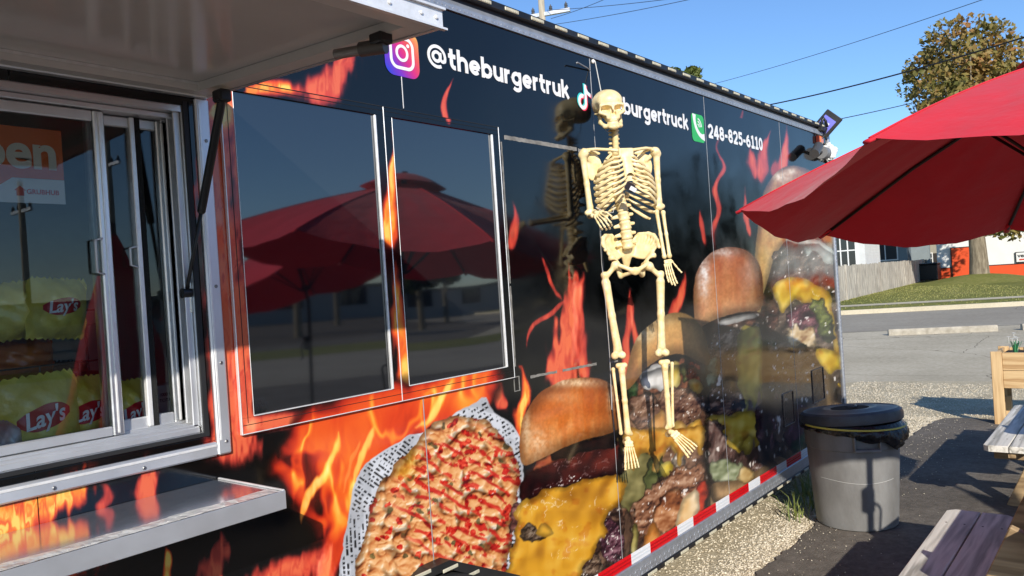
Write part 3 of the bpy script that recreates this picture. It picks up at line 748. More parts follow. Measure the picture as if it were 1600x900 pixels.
allV = []; jobs = []
for i in range(len(SEAMS)-1):
    x0, x1 = SEAMS[i]+.001, SEAMS[i+1]-.001
    if x1 < .6:
        xs = np.linspace(x0, x1, 40); zs = np.linspace(Z_TAPE1-.004, Z_TOP+.01, 60)
        if x1 < -.6: xs = np.linspace(x0, x1, 3); zs = np.linspace(Z_TAPE1-.004, Z_TOP+.01, 3)
    else:
        tx = np.linspace(x0, x1, 800); pxs = px_of(tx, np.full(800, 1.0))[0]
        n = int((pxs[-1]-pxs[0])/1.3)+2
        xs = np.interp(np.linspace(pxs[0], pxs[-1], n), pxs, tx); xs[0] = x0; xs[-1] = x1
        dep = .78*(x0*.6+x1*.4)+1.19
        zs = np.linspace(Z_TAPE1-.004, Z_TOP+.01, int((Z_TOP-Z_TAPE1)*CAM_F/dep/1.4))
    # exact hole borders
    for h in HOLES:
        if h[0] < x1 and h[1] > x0:
            for e in h[:2]:
                if x0 < e < x1: xs[np.argmin(abs(xs-e))] = e
            for e in h[2:]: zs[np.argmin(abs(zs-e))] = e
    GX, GZ = np.meshgrid(xs, zs)
    keep = np.ones((len(zs)-1, len(xs)-1), bool)
    cx = (xs[:-1]+xs[1:])/2; cz = (zs[:-1]+zs[1:])/2
    for h in HOLES:
        keep &= ~(((cx > h[0]) & (cx < h[1]))[None, :] & ((cz > h[2]) & (cz < h[3]))[:, None])
    nx = len(xs); ii, jj = np.where(keep)
    Q = np.stack([ii*nx+jj, ii*nx+jj+1, (ii+1)*nx+jj+1, (ii+1)*nx+jj], -1)
    used = np.unique(Q); remap = np.zeros(GX.size, np.int64); remap[used] = np.arange(len(used))
    V = np.stack([GX.ravel()[used], np.zeros(len(used)), GZ.ravel()[used]], -1)
    rgb = wrap_colour(V[:, 0], V[:, 2])
    V = V-np.array(TP)
    o = fastmesh('wall_panel', V, remap[Q], VINYL, trailer)
    setcol(o.data, rgb)

def wrapped_bar(name, x0, x1, z0, z1, y0, y1, parent, step=.006):
    """a window-frame bar covered with the wrap: front face and sides finely divided"""
    nx = max(2, int((x1-x0)/step)+1); nz = max(2, int((z1-z0)/step)+1)
    xs = np.linspace(x0, x1, nx); zs = np.linspace(z0, z1, nz); GX, GZ = np.meshgrid(xs, zs)
    V = [np.stack([GX.ravel(), np.full(GX.size, y1), GZ.ravel()], -1)]
    ii, jj = np.mgrid[0:nz-1, 0:nx-1]; a = (ii*nx+jj).ravel()
    Q = [np.stack([a, a+1, a+nx+1, a+nx], -1)]; off = GX.size
    for (ex, ez) in ((x0, None), (x1, None), (None, z0), (None, z1)):
        if ex is not None: L = np.stack([np.full(nz, ex), zs], -1)
        else: L = np.stack([xs, np.full(nx, ez)], -1)
        n = len(L)
        V.append(np.concatenate([np.stack([L[:, 0], np.full(n, y1), L[:, 1]], -1), np.stack([L[:, 0], np.full(n, y0), L[:, 1]], -1)]))
        k = np.arange(n-1)+off; Q.append(np.stack([k, k+1, k+n+1, k+n], -1)); off += 2*n
    V = np.concatenate(V); rgb = wrap_colour(V[:, 0], V[:, 2])
    o = fastmesh(name, V-np.array(TP), np.concatenate(Q), VINYL_F, parent)
    setcol(o.data, rgb); return o

# body behind the wrap: roof, ends, floor and a dark room inside
BODY = mat('trailer_body', (.03, .03, .035), .4, var=.2)
b = MB()
b.box((-3.2, .001, 2.62), (6.46, 2.4, 2.68)); b.box((-3.2, .001, .22), (6.46, 2.4, .30))
b.box((6.44, .004, .30), (6.46, 2.4, 2.62)); b.box((-3.2, .004, .30), (-3.18, 2.4, 2.62)); b.box((-3.2, 2.38, .30), (6.46, 2.4, 2.62))
tpart(b, 'body_shell', BODY)
ROOM = mat('kitchen_lining', (.42, .42, .42), .5, var=.2, vscale=2)
b = MB(); b.box((-1.3, 1.6, .30), (2.6, 1.62, 2.62)); b.box((2.3, .11, .3), (2.32, 1.6, 2.62)); b.box((-1.32, .11, .3), (-1.3, 1.6, 2.62))
b.box((-1.3, .11, 1.16), (2.3, .62, 1.19)); b.box((-1.3, 1.0, .3), (2.2, 1.6, 1.2))
tpart(b, 'kitchen_interior', ROOM)

# seams between the wall panels
SEAMM = mat('seam_strip', (.34, .34, .35), .35, .3, var=.15, vscale=30)
for i, x in enumerate(SEAMS[3:-1]):
    segs = [(Z_TAPE1, 1.255), (2.225, Z_TOP)] if 1.8 < x < 1.9 else ([(Z_TAPE1, 1.10)] if x < 1 else [(Z_TAPE1, Z_TOP)])
    for z0, z1 in segs:
        tpart(MB().cbox((x-.0022, -.0012, z0), (x+.0022, .002, z1), .0008), 'seam_strip', SEAMM)

# conspicuity tape: red and white lengths, each a part
RED_T = mat('red_reflective_tape', srgb(214, 12, 24), .22, var=.08, vscale=60, coat=.4)
WHT_T = mat('white_reflective_tape', (.78, .79, .82), .25, var=.05, vscale=60, coat=.4)
GROOVE_R = mat('red_tape_band', srgb(176, 8, 20), .3, var=.08, vscale=80); GROOVE_W = mat('white_tape_band', (.62, .66, .70), .3, var=.05)
bx = [px for px in (934, 985.5, 1015, 1058, 1083.5, 1119, 1140.5, 1170, 1189.5, 1215)]
edges = [onwall(p, 895.5-(p-934)*.594)[0] for p in bx]
red = .281; wht = .178
es = [2.822]
col_red = True
xs_t = [(edges[0], edges[1], True)]
x = edges[0]
left = []
while x > -3.0:
    w = wht if len(left) % 2 == 0 else red
    left.append((max(-3.2, x-w), x, len(left) % 2 == 1)); x -= w
right = []
x = edges[0]; k = 0
while x < 6.44:
    w = red if k % 2 == 0 else wht
    right.append((x, min(6.45, x+w), k % 2 == 0)); x += w; k += 1
for x0, x1, isr in left[::-1]+right:
    o = tpart(MB().box((x0, -.0015, Z_TAPE0), (x1-.001, .001, Z_TAPE1)), 'reflective_tape', RED_T if isr else WHT_T)
    if x1 > 2:
        b = MB()
        for q in (.012, .028): b.box((x0+.001, -.0022, Z_TAPE0+q), (x1-.002, -.0008, Z_TAPE0+q+.009))
        tpart(b, 'tape_band', GROOVE_R if isr else GROOVE_W, o).location = (0, 0, 0)

# lower tread-plate trim, with raised lozenges
tpart(MB().cbox((-3.2, -.010, .225), (6.452, .004, Z_TAPE0-.001), .003), 'lower_trim', PLATE)
def lozenges(name, x0, x1, z0, z1, y, step, size, nrm=(0, -1, 0), up=(0, 0, 1)):
    b = MB(); rows = int((z1-z0)/step); U = Vector(up); Nn = Vector(nrm)
    for r in range(rows):
        n = int((x1-x0)/step)
        for k in range(n):
            cx = x0+(k+.5*(r % 2))*step; c = Vector((cx, y, z0+(r+.5)*step))
            a = R_(48 if (r+k) % 2 else -48)
            d1 = Vector((1, 0, 0))*math.cos(a)+U*math.sin(a); d2 = Vector((1, 0, 0))*-math.sin(a)+U*math.cos(a)
            s = size
            b.add([c-d1*s, c-d2*s*.24, c+d1*s, c+d2*s*.24, c+Nn*.0014-d1*s*.35, c+Nn*.0014+d1*s*.35],
                  [(0, 1, 4), (1, 2, 5), (1, 5, 4), (2, 3, 5), (3, 0, 4), (3, 4, 5)])
    return kind(tpart(b, name, PLATE), 'stuff')
lozenges('tread_lozenges', 2.4, 6.45, .226, .296, -.010, .0235, .0105)
# LED strips (bottom and roof): black channel with pale modules
LEDB = mat('led_channel_black', (.012, .012, .014), .4, var=.3)
LEDM = mat('led_module', (.52, .49, .37), .35, var=.15, vscale=60)
def led_strip(name, z0, z1, y0, y1, xa, xb, tilt=0):
    o = tpart(MB().cbox((-3.2, y0, z0), (6.45, y1, z1), .003), name, LEDB)
    zc = (z0+z1)/2; x = xa; first = None
    while x < xb:
        b = MB().cbox((x, y0-.005, zc-.0075), (x+.085, y0+.001, zc+.0075), .002)
        for k in range(6): b.box((x+.012+k*.011, y0-.0062, zc-.004), (x+.018+k*.011, y0-.004, zc+.004))
        b.v = [(p[0]-TP[0], p[1]-TP[1], p[2]-TP[2]) for p in b.v]
        if first is None: first = b.build('led_module', LEDM, o); fx = x
        else: share(first, 'led_module', o, loc=(x-fx, 0, 0))
        x += .168
    return o
led_strip('led_strip', .198, .224, -.012, .002, 2.55, 6.4)
led_strip('led_strip', 2.669, 2.699, -.022, .03, 1.9, 6.4)
# upper trim: a lower lip and a leaning face
b = MB()
b.add([(-3.2, -.008, 2.613), (6.452, -.008, 2.613), (6.452, -.010, 2.634), (-3.2, -.010, 2.634), (6.452, .010, 2.670), (-3.2, .010, 2.670), (6.452, .02, 2.613), (-3.2, .02, 2.613)],
      [(0, 1, 2, 3), (3, 2, 4, 5), (1, 0, 7, 6)])
tpart(b, 'upper_trim', PLATE)
lozenges('tread_lozenges', 1.4, 6.45, 2.614, 2.634, -.009, .0195, .0085)
lozenges('tread_lozenges', 1.4, 6.45, 2.637, 2.668, .0005, .0205, .0105, (0, -.87, .49), (0, .49, .87))
# rear corner post
tpart(MB().cbox((6.43, -.012, .21), (6.475, .02, 2.67), .004), 'corner_trim', PLATE)
b = MB()
for k in range(78):
    z = .36+k*.0295
    for s, xx in ((1, 6.444), (-1, 6.462)):
        a = R_(50*s); d1 = Vector((math.cos(a), 0, math.sin(a)))*.0095; d2 = Vector((-math.sin(a), 0, math.cos(a)))*.0024; c = Vector((xx, -.012, z+(.015 if s > 0 else 0)))
        b.add([c-d1, c-d2, c+d1, c+d2, c+Vector((0, -.002, 0))-d1*.3, c+Vector((0, -.002, 0))+d1*.3], [(0, 1, 4), (1, 2, 5), (1, 5, 4), (2, 3, 5), (3, 0, 4), (3, 4, 5)])
kind(tpart(b, 'tread_lozenges', PLATE), 'stuff')

# ---- the two fixed dark windows
def glass_mat(name, wave, wscale, ior=2.25):
    m = mat(name, (.008, .009, .011), .035, ior=ior)
    nt = m.node_tree; N = nt.nodes; Lk = nt.links
    tc = N.new('ShaderNodeTexCoord'); n = N.new('ShaderNodeTexNoise'); n.inputs['Scale'].default_value = wscale; n.inputs['Detail'].default_value = 0
    Lk.new(tc.outputs['Object'], n.inputs['Vector'])
    bp = N.new('ShaderNodeBump'); bp.inputs['Strength'].default_value = wave; bp.inputs['Distance'].default_value = .03
    Lk.new(n.outputs['Fac'], bp.inputs['Height']); Lk.new(bp.outputs[0], N['Principled BSDF'].inputs['Normal'])
    return m
GLASS1 = glass_mat('dark_window_glass', .02, 1.2)
GLASS2 = glass_mat('warped_dark_window_glass', .34, 1.35)
ALU_E = mat('bright_aluminium_edge', (.86, .86, .86), .3, .35, var=.08, vscale=40)
wf = wrapped_bar('window_frame', 1.166, 2.328, 2.186, 2.217, 0, -.012, trailer)
for a in ((1.166, 2.328, 1.260, 1.304, 0, -.012), (1.166, 1.203, 1.3045, 2.1855, 0, -.0118), (1.714, 1.780, 1.3045, 2.1855, 0, -.0118), (2.294, 2.328, 1.3045, 2.1855, 0, -.0118)):
    wrapped_bar('frame_bar', *a, wf)
for (x0, x1, gm) in ((1.2035, 1.7135, GLASS1), (1.7805, 2.2935, GLASS2)):
    pane = tpart(MB().box((x0, -.004, 1.3045), (x1, .010, 2.1855)), 'window_pane', gm)
    # bright inner edges where the frame steps down to the pane
    tpart(MB().cbox((x1-.0075, -.0135, 1.306), (x1-.0005, -.0045, 2.184), .001), 'pane_edge', ALU_E, pane)
    tpart(MB().cbox((x0+.0005, -.0125, 1.306), (x0+.0022, -.0045, 2.184), .0006), 'pane_edge', ALU_E, pane)
    tpart(MB().cbox((x0+.002, -.0128, 1.305), (x1-.008, -.0045, 1.3078), .0006), 'pane_edge', ALU_E, pane)
for x in (1.1665, 1.746, 2.3285):
    tpart(MB().cbox((x-.0015, -.0135, 1.2605), (x+.0015, -.003, 2.2165), .0006), 'frame_edge', ALU_E, wf)
tpart(MB().cbox((1.168, -.0135, 1.2605), (2.327, -.003, 1.2632), .0006), 'frame_edge', ALU_E, wf)
tpart(MB().cbox((1.168, -.0135, 2.214), (2.327, -.003, 2.2165), .0006), 'frame_edge', BLACKM, wf)
SCRATCH = mat('dark_groove', (.01, .01, .01), .5)
tpart(MB().box((1.17, -.0128, 2.2005), (2.326, -.010, 2.2025)), 'frame_groove', SCRATCH, wf)
tpart(MB().box((1.17, -.0128, 1.2845), (2.326, -.010, 1.2860)), 'frame_groove', SCRATCH, wf)
tpart(MB().box((1.1845, -.0128, 1.29), (1.1860, -.010, 2.19)), 'frame_groove', SCRATCH, wf)

# ---- serving hatch: flange, reveal, sliding sashes
HX = 1.068
hatch = tpart(MB().cbox((1.094, -.013, 1.222), (1.133, .001, 2.150), .004), 'hatch_flange', ALU_W)
tpart(MB().cbox((-1.2, -.013, 1.222), (1.0935, .001, 1.258), .004), 'bottom_flange', ALU_W, hatch)
tpart(MB().cbox((-1.2, -.0145, 1.246), (1.090, -.012, 1.2525), .001), 'flange_ridge', ALU_E, hatch)
tpart(MB().cbox((1.1005, -.0145, 1.26), (1.107, -.012, 2.14), .001), 'flange_ridge', ALU_E, hatch)
SCREW = mat('screw_steel', (.3, .3, .3), .35, 1.0)
for (x, z) in ((1.118, 2.04), (1.118, 1.66), (1.118, 1.46), (1.118, 1.255), (.90, 1.233), (.70, 1.233), (.48, 1.233)):
    Mx = Matrix.Translation((x, -.013, z)) @ Matrix.Rotation(PI/2, 4, 'X')
    tpart(MB().lathe([(.0045, 0), (.0045, .0015), (.003, .003), (.0012, .0028), (.001, .0012)], 14, M=Mx), 'screw', SCREW, hatch)
# orange printed return inside the flange
wrapped_bar('wrapped_return', 1.0805, 1.0925, 1.2735, 2.14, .0, -.004, hatch)
wrapped_bar('wrapped_return', -.6, 1.0925, 1.262, 1.273, .0, -.004, hatch)
DARKG = mat('rubber_gasket', (.015, .015, .016), .6, var=.2)
tpart(MB().box((1.066, -.002, 1.276), (1.079, .004, 2.14)), 'gasket', DARKG, hatch)
tpart(MB().box((-1.2, -.002, 1.2765), (1.0655, .004, 1.286)), 'gasket', DARKG, hatch)
# reveal lining
tpart(MB().box((1.0645, .004, 1.28), (1.072, .11, 2.14)), 'reveal', ALU, hatch)
tpart(MB().box((-1.2, .004, 1.2705), (1.0645, .11, 1.2865)), 'reveal', ALU, hatch)
tpart(MB().box((-1.2, .004, 2.112), (1.0645, .11, 2.14)), 'reveal', ALU, hatch)
latch = tpart(MB().cbox((1.058, .012, 1.595), (1.0645, .034, 1.675), .002), 'latch_plate', STEEL, hatch)
for z in (1.60, 1.635, 1.668): tpart(MB().cbox((1.053, .018, z-.006), (1.0585, .030, z+.006), .002), 'latch_knob', ALU_E, latch)
# window unit: sill with ridges, outer frame
unit = tpart(MB().cbox((-1.2, .012, 1.2868), (1.062, .10, 1.302), .002), 'sliding_window', ALU_W)
for (y0, z1) in ((.014, 1.309), (.036, 1.313), (.062, 1.318), (.088, 1.324)):
    tpart(MB().cbox((-1.2, y0, 1.300), (1.060, y0+.005, z1), .0015), 'sill_ridge', ALU_W, unit)
for (y0, w) in ((.014, .010), (.040, .012), (.066, .014)):
    tpart(MB().cbox((1.062-w*1.6, y0, 1.303), (1.0635, y0+.006, 2.112), .0015), 'jamb_ridge', ALU_W, unit)
tpart(MB().cbox((-1.2, .03, 2.098), (1.06, .10, 2.1115), .002), 'head_rail', ALU_W, unit)
PANE = pane_mat('clear_window_pane', 1.5, (.93, .95, .95))
PANE2 = pane_mat('clear_window_pane_inner', 1.5, (.9, .92, .92))
def sash(xa, xb, y, stile_l, stile_r, bottom):
    s = tpart(MB().cbox((xb-stile_r, y, 1.3135), (xb, y+.022, 2.096), .003), 'sash_stile', ALU, unit)
    tpart(MB().cbox((xb-stile_r*.62, y-.003, 1.32), (xb-stile_r*.42, y+.002, 2.09), .001), 'stile_ridge', ALU_E, s)
    tpart(MB().cbox((xa, y+.001, 1.3135), (xa+stile_l, y+.021, 2.096), .003), 'sash_stile', ALU, unit)
    tpart(MB().cbox((xa+stile_l, y+.002, 1.3135), (xb-stile_r, y+.020, 1.3135+bottom), .003), 'sash_rail', ALU_W, unit)
    tpart(MB().cbox((xa+stile_l, y+.002, 2.07), (xb-stile_r, y+.020, 2.096), .003), 'sash_rail', ALU_W, unit)
    tpart(MB().box((xa+stile_l, y+.009, 1.3135+bottom), (xb-stile_r, y+.012, 2.07)), 'window_pane', PANE, unit)
    return s
s1 = sash(-1.18, .884, .038, .03, .026, .024)
s2 = sash(.852, 1.056, .066, .030, .030, .030)
tpart(MB().cbox((.955, .060, 1.318), (.968, .086, 2.096), .002), 'meeting_stile', ALU_E, unit)
tpart(MB().box((.970, .062, 1.318), (.982, .088, 2.096)), 'brush_seal', mat('brush_seal', (.02, .02, .02), .9, bump=1, bscale=400), unit)
# pull handles
def pull(x, y, z, h, w=.011):
    b = MB(); pts = [(x, y+.012, z+h/2), (x, y-.006, z+h/2), (x-w*1.6, y-.010, z+h/2-.004), (x-w*1.6, y-.010, z-h/2+.004), (x, y-.006, z-h/2), (x, y+.012, z-h/2)]
    return b.tube(pts, .0032, 6)
tpart(pull(.858, .040, 1.745, .085), 'pull_handle', WHITEP, unit, smooth=True)
tpart(pull(.952, .068, 1.745, .05), 'pull_handle', WHITEP, unit, smooth=True)

# ---- awning flap over the hatch, held by gas struts
AWN = mat('awning_skin_white', (.78, .76, .73), .14, var=.05, vscale=3, ior=1.5)
AWF = mat('awning_frame_white', (.76, .74, .71), .33, var=.06, vscale=4)
def aw(x, y, z):   # y runs outward from the wall 0..0.875; flap slopes slightly down
    return (x, -y, 2.158-.042*y+z)
def aw_box(x0, x1, y0, y1, z0, z1):
    b = MB(); vs = [aw(x, y, z) for x in (x0, x1) for y in (y0, y1) for z in (z0, z1)]
    return b.add(vs, [(0, 2, 3, 1), (4, 5, 7, 6), (0, 1, 5, 4), (2, 6, 7, 3), (0, 4, 6, 2), (1, 3, 7, 5)])
flap = tpart(aw_box(-1.35, 1.118, .03, .862, .019, .030), 'awning', AWN)
for a in ((-1.35, 1.118, .025, .070, -.004, .0185), (-1.35, 1.118, .815, .860, -.004, .0185), (1.072, 1.117, .0705, .8145, -.0035, .0183)):
    tpart(aw_box(*a), 'awning_frame_tube', AWF, flap)
tpart(aw_box(-1.35, 1.117, .0705, .0725, .012, .0184), 'awning_bead', ALU_E, flap)
tpart(aw_box(-1.36, 1.128, .8605, .8650, -.006, .033), 'awning_edge', ALU_E, flap)
tpart(aw_box(-1.36, 1.132, .8605, .8715, .030, .0345), 'awning_edge_lip', ALU_E, flap)
tpart(aw_box(-1.36, 1.134, .8605, .8715, -.0085, -.0045), 'awning_edge_lip', ALU_E, flap)
tpart(aw_box(1.1185, 1.128, .025, .860, -.006, .033), 'awning_end', ALU_W, flap)
for x in (.99, 1.07, 1.11): 
    Mx = Matrix.Translation(aw(x, .866, .013)) @ Matrix.Rotation(PI/2, 4, 'X')
    tpart(MB().lathe([(.0042, 0), (.0042, .001), (.0025, .003)], 12, M=Mx), 'rivet', ALU_E, flap)
# hinge strip on the wall
tpart(MB().cbox((-1.35, -.028, 2.150), (1.13, -.001, 2.172), .004), 'awning_hinge', ALU_W)
tpart(MB().tube([(-1.35, -.018, 2.176), (1.13, -.018, 2.176)], .007, 10), 'hinge_pin', ALU_W, smooth=True)
def strut(p0, p1, name):
    P0, P1 = Vector(p0), Vector(p1); m_ = P0.lerp(P1, .42)
    o = tpart(MB().tube([m_, P0.lerp(P1, .43), P1], [.0072, .0105, .0105], 12), name, BLACKP, smooth=False, angle=40)
    tpart(MB().tube([P0, m_], .0048, 10), 'strut_rod', BLACKM, o, smooth=True)
    tpart(MB().tube([P0+Vector((-.012, 0, 0)), P0+Vector((.012, 0, 0))], .0125, 12), 'strut_end', BLACKP, o, angle=40)
    tpart(MB().cbox(P1-Vector((.016, .020, .008)), P1+Vector((.016, .020, .022)), .004), 'strut_bracket', BLACKM, o)
    return o
strut((1.052, .018, 1.647), (1.088, -.148, 2.118), 'gas_strut')
# stay bar under the outer corner of the flap
st = tpart(MB().tube([aw(1.045, .64, -.027), aw(1.075, .735, -.026)], .0105, 12), 'stay_bar', mat('dull_steel', (.25, .23, .21), .45, .8), angle=40)
tpart(MB().tube([aw(1.060, .700, -.0262), aw(1.080, .752, -.0258)], .0150, 12), 'stay_collar', mat('dark_steel', (.12, .11, .10), .45, .7), st, angle=40)
tpart(MB().cbox(aw(1.055, .765, -.022), aw(1.09, .730, -.003), .003), 'stay_bracket', BLACKM, st)

# ---- folding shelf under the hatch
SH = mat('shelf_aluminium', (.70, .71, .74), .16, .9, var=.05, vscale=4, rvar=.08)
shelf = tpart(MB().cbox((-1.3, -.287, 1.157), (1.098, -.002, 1.1605), .001), 'serving_shelf', SH)
tpart(MB().cbox((-1.3, -.2895, 1.119), (1.098, -.2872, 1.162), .001), 'shelf_lip', ALU_W, shelf)
tpart(MB().cbox((1.0958, -.2868, 1.122), (1.098, -.006, 1.1567), .001), 'shelf_end', ALU_W, shelf)
tpart(MB().cbox((1.0915, -.286, 1.1606), (1.098, -.004, 1.1645), .001), 'shelf_bead', ALU_E, shelf)
SIL = mat('crumpled_silver_tape', (.82, .81, .78), .30, .35, var=.12, vscale=20, bump=.9, bscale=45)
tb = MB(); npt = 90
vs = []; fs = []
rr = random.Random(3)
for i in range(npt+1):
    x = .30+(1.085-.30)*i/npt
    w0 = -.281+rr.uniform(-.0015, .0015); w1 = -.236+.004*math.sin(i*.31)+rr.uniform(-.002, .002)
    zz = 1.1618+.0012*abs(math.sin(i*.9))
    vs += [(x, w0, 1.1614), (x, (w0+w1)/2, zz+rr.uniform(0, .0016)), (x, w1, 1.1614)]
for i in range(npt): fs += [(3*i, 3*i+3, 3*i+4, 3*i+1), (3*i+1, 3*i+4, 3*i+5, 3*i+2)]
tpart(tb.add(vs, fs), 'silver_tape', SIL, shelf, smooth=True)
for x in (.66, -.2):
    br = tpart(MB().cbox((x, -.20, 1.09), (x+.03, -.002, 1.1185), .003), 'shelf_bracket', ALU_W, shelf)
    tpart(MB().cbox((x+.004, -.012, .98), (x+.026, -.002, 1.0895), .002), 'bracket_leg', ALU_W, shelf)

# ---- grey tape outline left by a removed panel
TAPE = mat('old_grey_tape', (.22, .21, .19), .7, var=.4, vscale=25, detail=6)
def ragged(name, p0, p1, w, seed):
    r = random.Random(seed); P0 = Vector((p0[0], 0, p0[1])); P1 = Vector((p1[0], 0, p1[1])); d = (P1-P0).normalized(); nrm = Vector((-d.z, 0, d.x))
    L = (P1-P0).length; n = max(6, int(L/.012)); b = MB(); vs = []
    for i in range(n+1):
        c = P0+d*(L*i/n); e = w/2
        vs += [c+nrm*(e+r.uniform(-.0016, .0008))+Vector((0, -.0011, 0)), c-nrm*(e+r.uniform(-.0016, .0008))+Vector((0, -.0011, 0))]
    return tpart(b.add(vs, [(2*i, 2*i+1, 2*i+3, 2*i+2) for i in range(n)]), name, TAPE)
ragged('tape_strip', (2.375, 2.185), (2.875, 2.185), .017, 1); ragged('tape_strip', (2.885, 2.182), (3.02, 2.178), .016, 2)
ragged('tape_strip', (2.355, 2.165), (2.352, 1.62), .010, 3); ragged('tape_strip', (2.352, 1.61), (2.350, 1.30), .011, 4)
ragged('tape_strip', (2.44, 1.248), (2.62, 1.246), .011, 5); ragged('tape_strip', (2.66, 1.246), (2.92, 1.243), .011, 6)
ragged('tape_strip', (3.02, 1.235), (3.10, 1.236), .010, 7)
corner = MB()
for (x0, z0, x1, z1) in ((2.335, 1.205, 2.338, 1.262), (2.366, 1.205, 2.369, 1.262), (2.338, 1.259, 2.366, 1.262), (2.338, 1.205, 2.366, 1.208)):
    corner.box((x0, -.003, z0), (x1, .001, z1))
tpart(corner, 'tape_corner', TAPE)

# ---- lettering and icons on the wrap
WHITE_V = mat('white_vinyl', (.82, .82, .82), .22, var=.02)
def text_mesh(body, off, space=1.0):
    cu = bpy.data.curves.new('lettering', 'FONT'); cu.body = body; cu.size = 1.0; cu.offset = off; cu.extrude = .001; cu.space_character = space; cu.resolution_u = 6
    to = bpy.data.objects.new('lettering_source', cu); COL.objects.link(to)
    dg = bpy.context.evaluated_depsgraph_get(); me = bpy.data.meshes.new_from_object(to.evaluated_get(dg))
    bpy.data.objects.remove(to); me.name = 'lettering'; return me
def lettering(body, x0, x1, z0, ztop, off=.03, space=1.0, y=-.0015, ref=None, parent=None, name='lettering', m=None, thick=.0008):
    """fit the text: left, right, baseline and the top of its tallest letter"""
    me = text_mesh(body, off, space); n = len(me.vertices); co = np.zeros(n*3); me.vertices.foreach_get('co', co); co = co.reshape(-1, 3)
    xm, xM = co[:, 0].min(), co[:, 0].max(); yM = ref if ref else co[:, 1].max()
    X = x0+(co[:, 0]-xm)/(xM-xm)*(x1-x0); Zc = z0+co[:, 1]/yM*(ztop-z0)
    Y = np.where(co[:, 2] > 0, y-thick, y)
    out = np.stack([X-TP[0], Y-TP[1], Zc-TP[2]], -1); me.vertices.foreach_set('co', out.ravel()); me.update()
    return link(name, me, m or WHITE_V, parent or trailer)
def rrect(cx, cz, w, h, r, n=8):
    P = []
    for (sx, sz, a0) in ((1, -1, -90), (1, 1, 0), (-1, 1, 90), (-1, -1, 180)):
        for k in range(n+1):
            a = R_(a0+90*k/n); P.append((cx+sx*(w/2-r)+r*math.cos(a), cz+sz*(h/2-r)+r*math.sin(a)))
    return P
def flat(poly, y0, y1): return MB().prism([(p[0], y0, p[1]) for p in poly], (0, y1-y0, 0))
def ringband(P, Q, y0, y1):
    n = len(P); b = MB(); vs = [(p[0], y1, p[1]) for p in P]+[(q[0], y1, q[1]) for q in Q]+[(p[0], y0, p[1]) for p in P]+[(q[0], y0, q[1]) for q in Q]
    fs = []
    for i in range(n):
        j = (i+1) % n; fs += [(i, j, n+j, n+i), (i, 2*n+i, 2*n+j, j), (n+i, n+j, 3*n+j, 3*n+i)]
    return b.add(vs, fs)
def circ(cx, cz, r, n=32, a0=0, a1=360):
    return [(cx+r*math.cos(R_(a0+(a1-a0)*k/(n-1 if a1-a0 < 360 else n))), cz+r*math.sin(R_(a0+(a1-a0)*k/(n-1 if a1-a0 < 360 else n)))) for k in range(n)]
def stroke(pts, w, y0, y1):
    """constant or varying width stroke in the wall plane"""
    b = MB(); n = len(pts); L = []; Rr = []
    ws = w if hasattr(w, '__len__') else [w]*n
    for i in range(n):
        a = Vector(pts[max(i-1, 0)]); c = Vector(pts[min(i+1, n-1)]); d = (c-a).normalized(); nn = Vector((-d.y, d.x))*ws[i]/2
        L.append((pts[i][0]+nn.x, pts[i][1]+nn.y)); Rr.append((pts[i][0]-nn.x, pts[i][1]-nn.y))
    vs = [(p[0], y1, p[1]) for p in L]+[(p[0], y1, p[1]) for p in Rr]+[(p[0], y0, p[1]) for p in L]+[(p[0], y0, p[1]) for p in Rr]
    fs = []
    for i in range(n-1): fs += [(i, i+1, n+i+1, n+i), (i, 2*n+i, 2*n+i+1, i+1), (n+i, n+i+1, 3*n+i+1, 3*n+i)]
    fs += [(0, n, 3*n, 2*n), (n-1, 3*n-1, 4*n-1, 2*n-1)]
    return b.add(vs, fs)
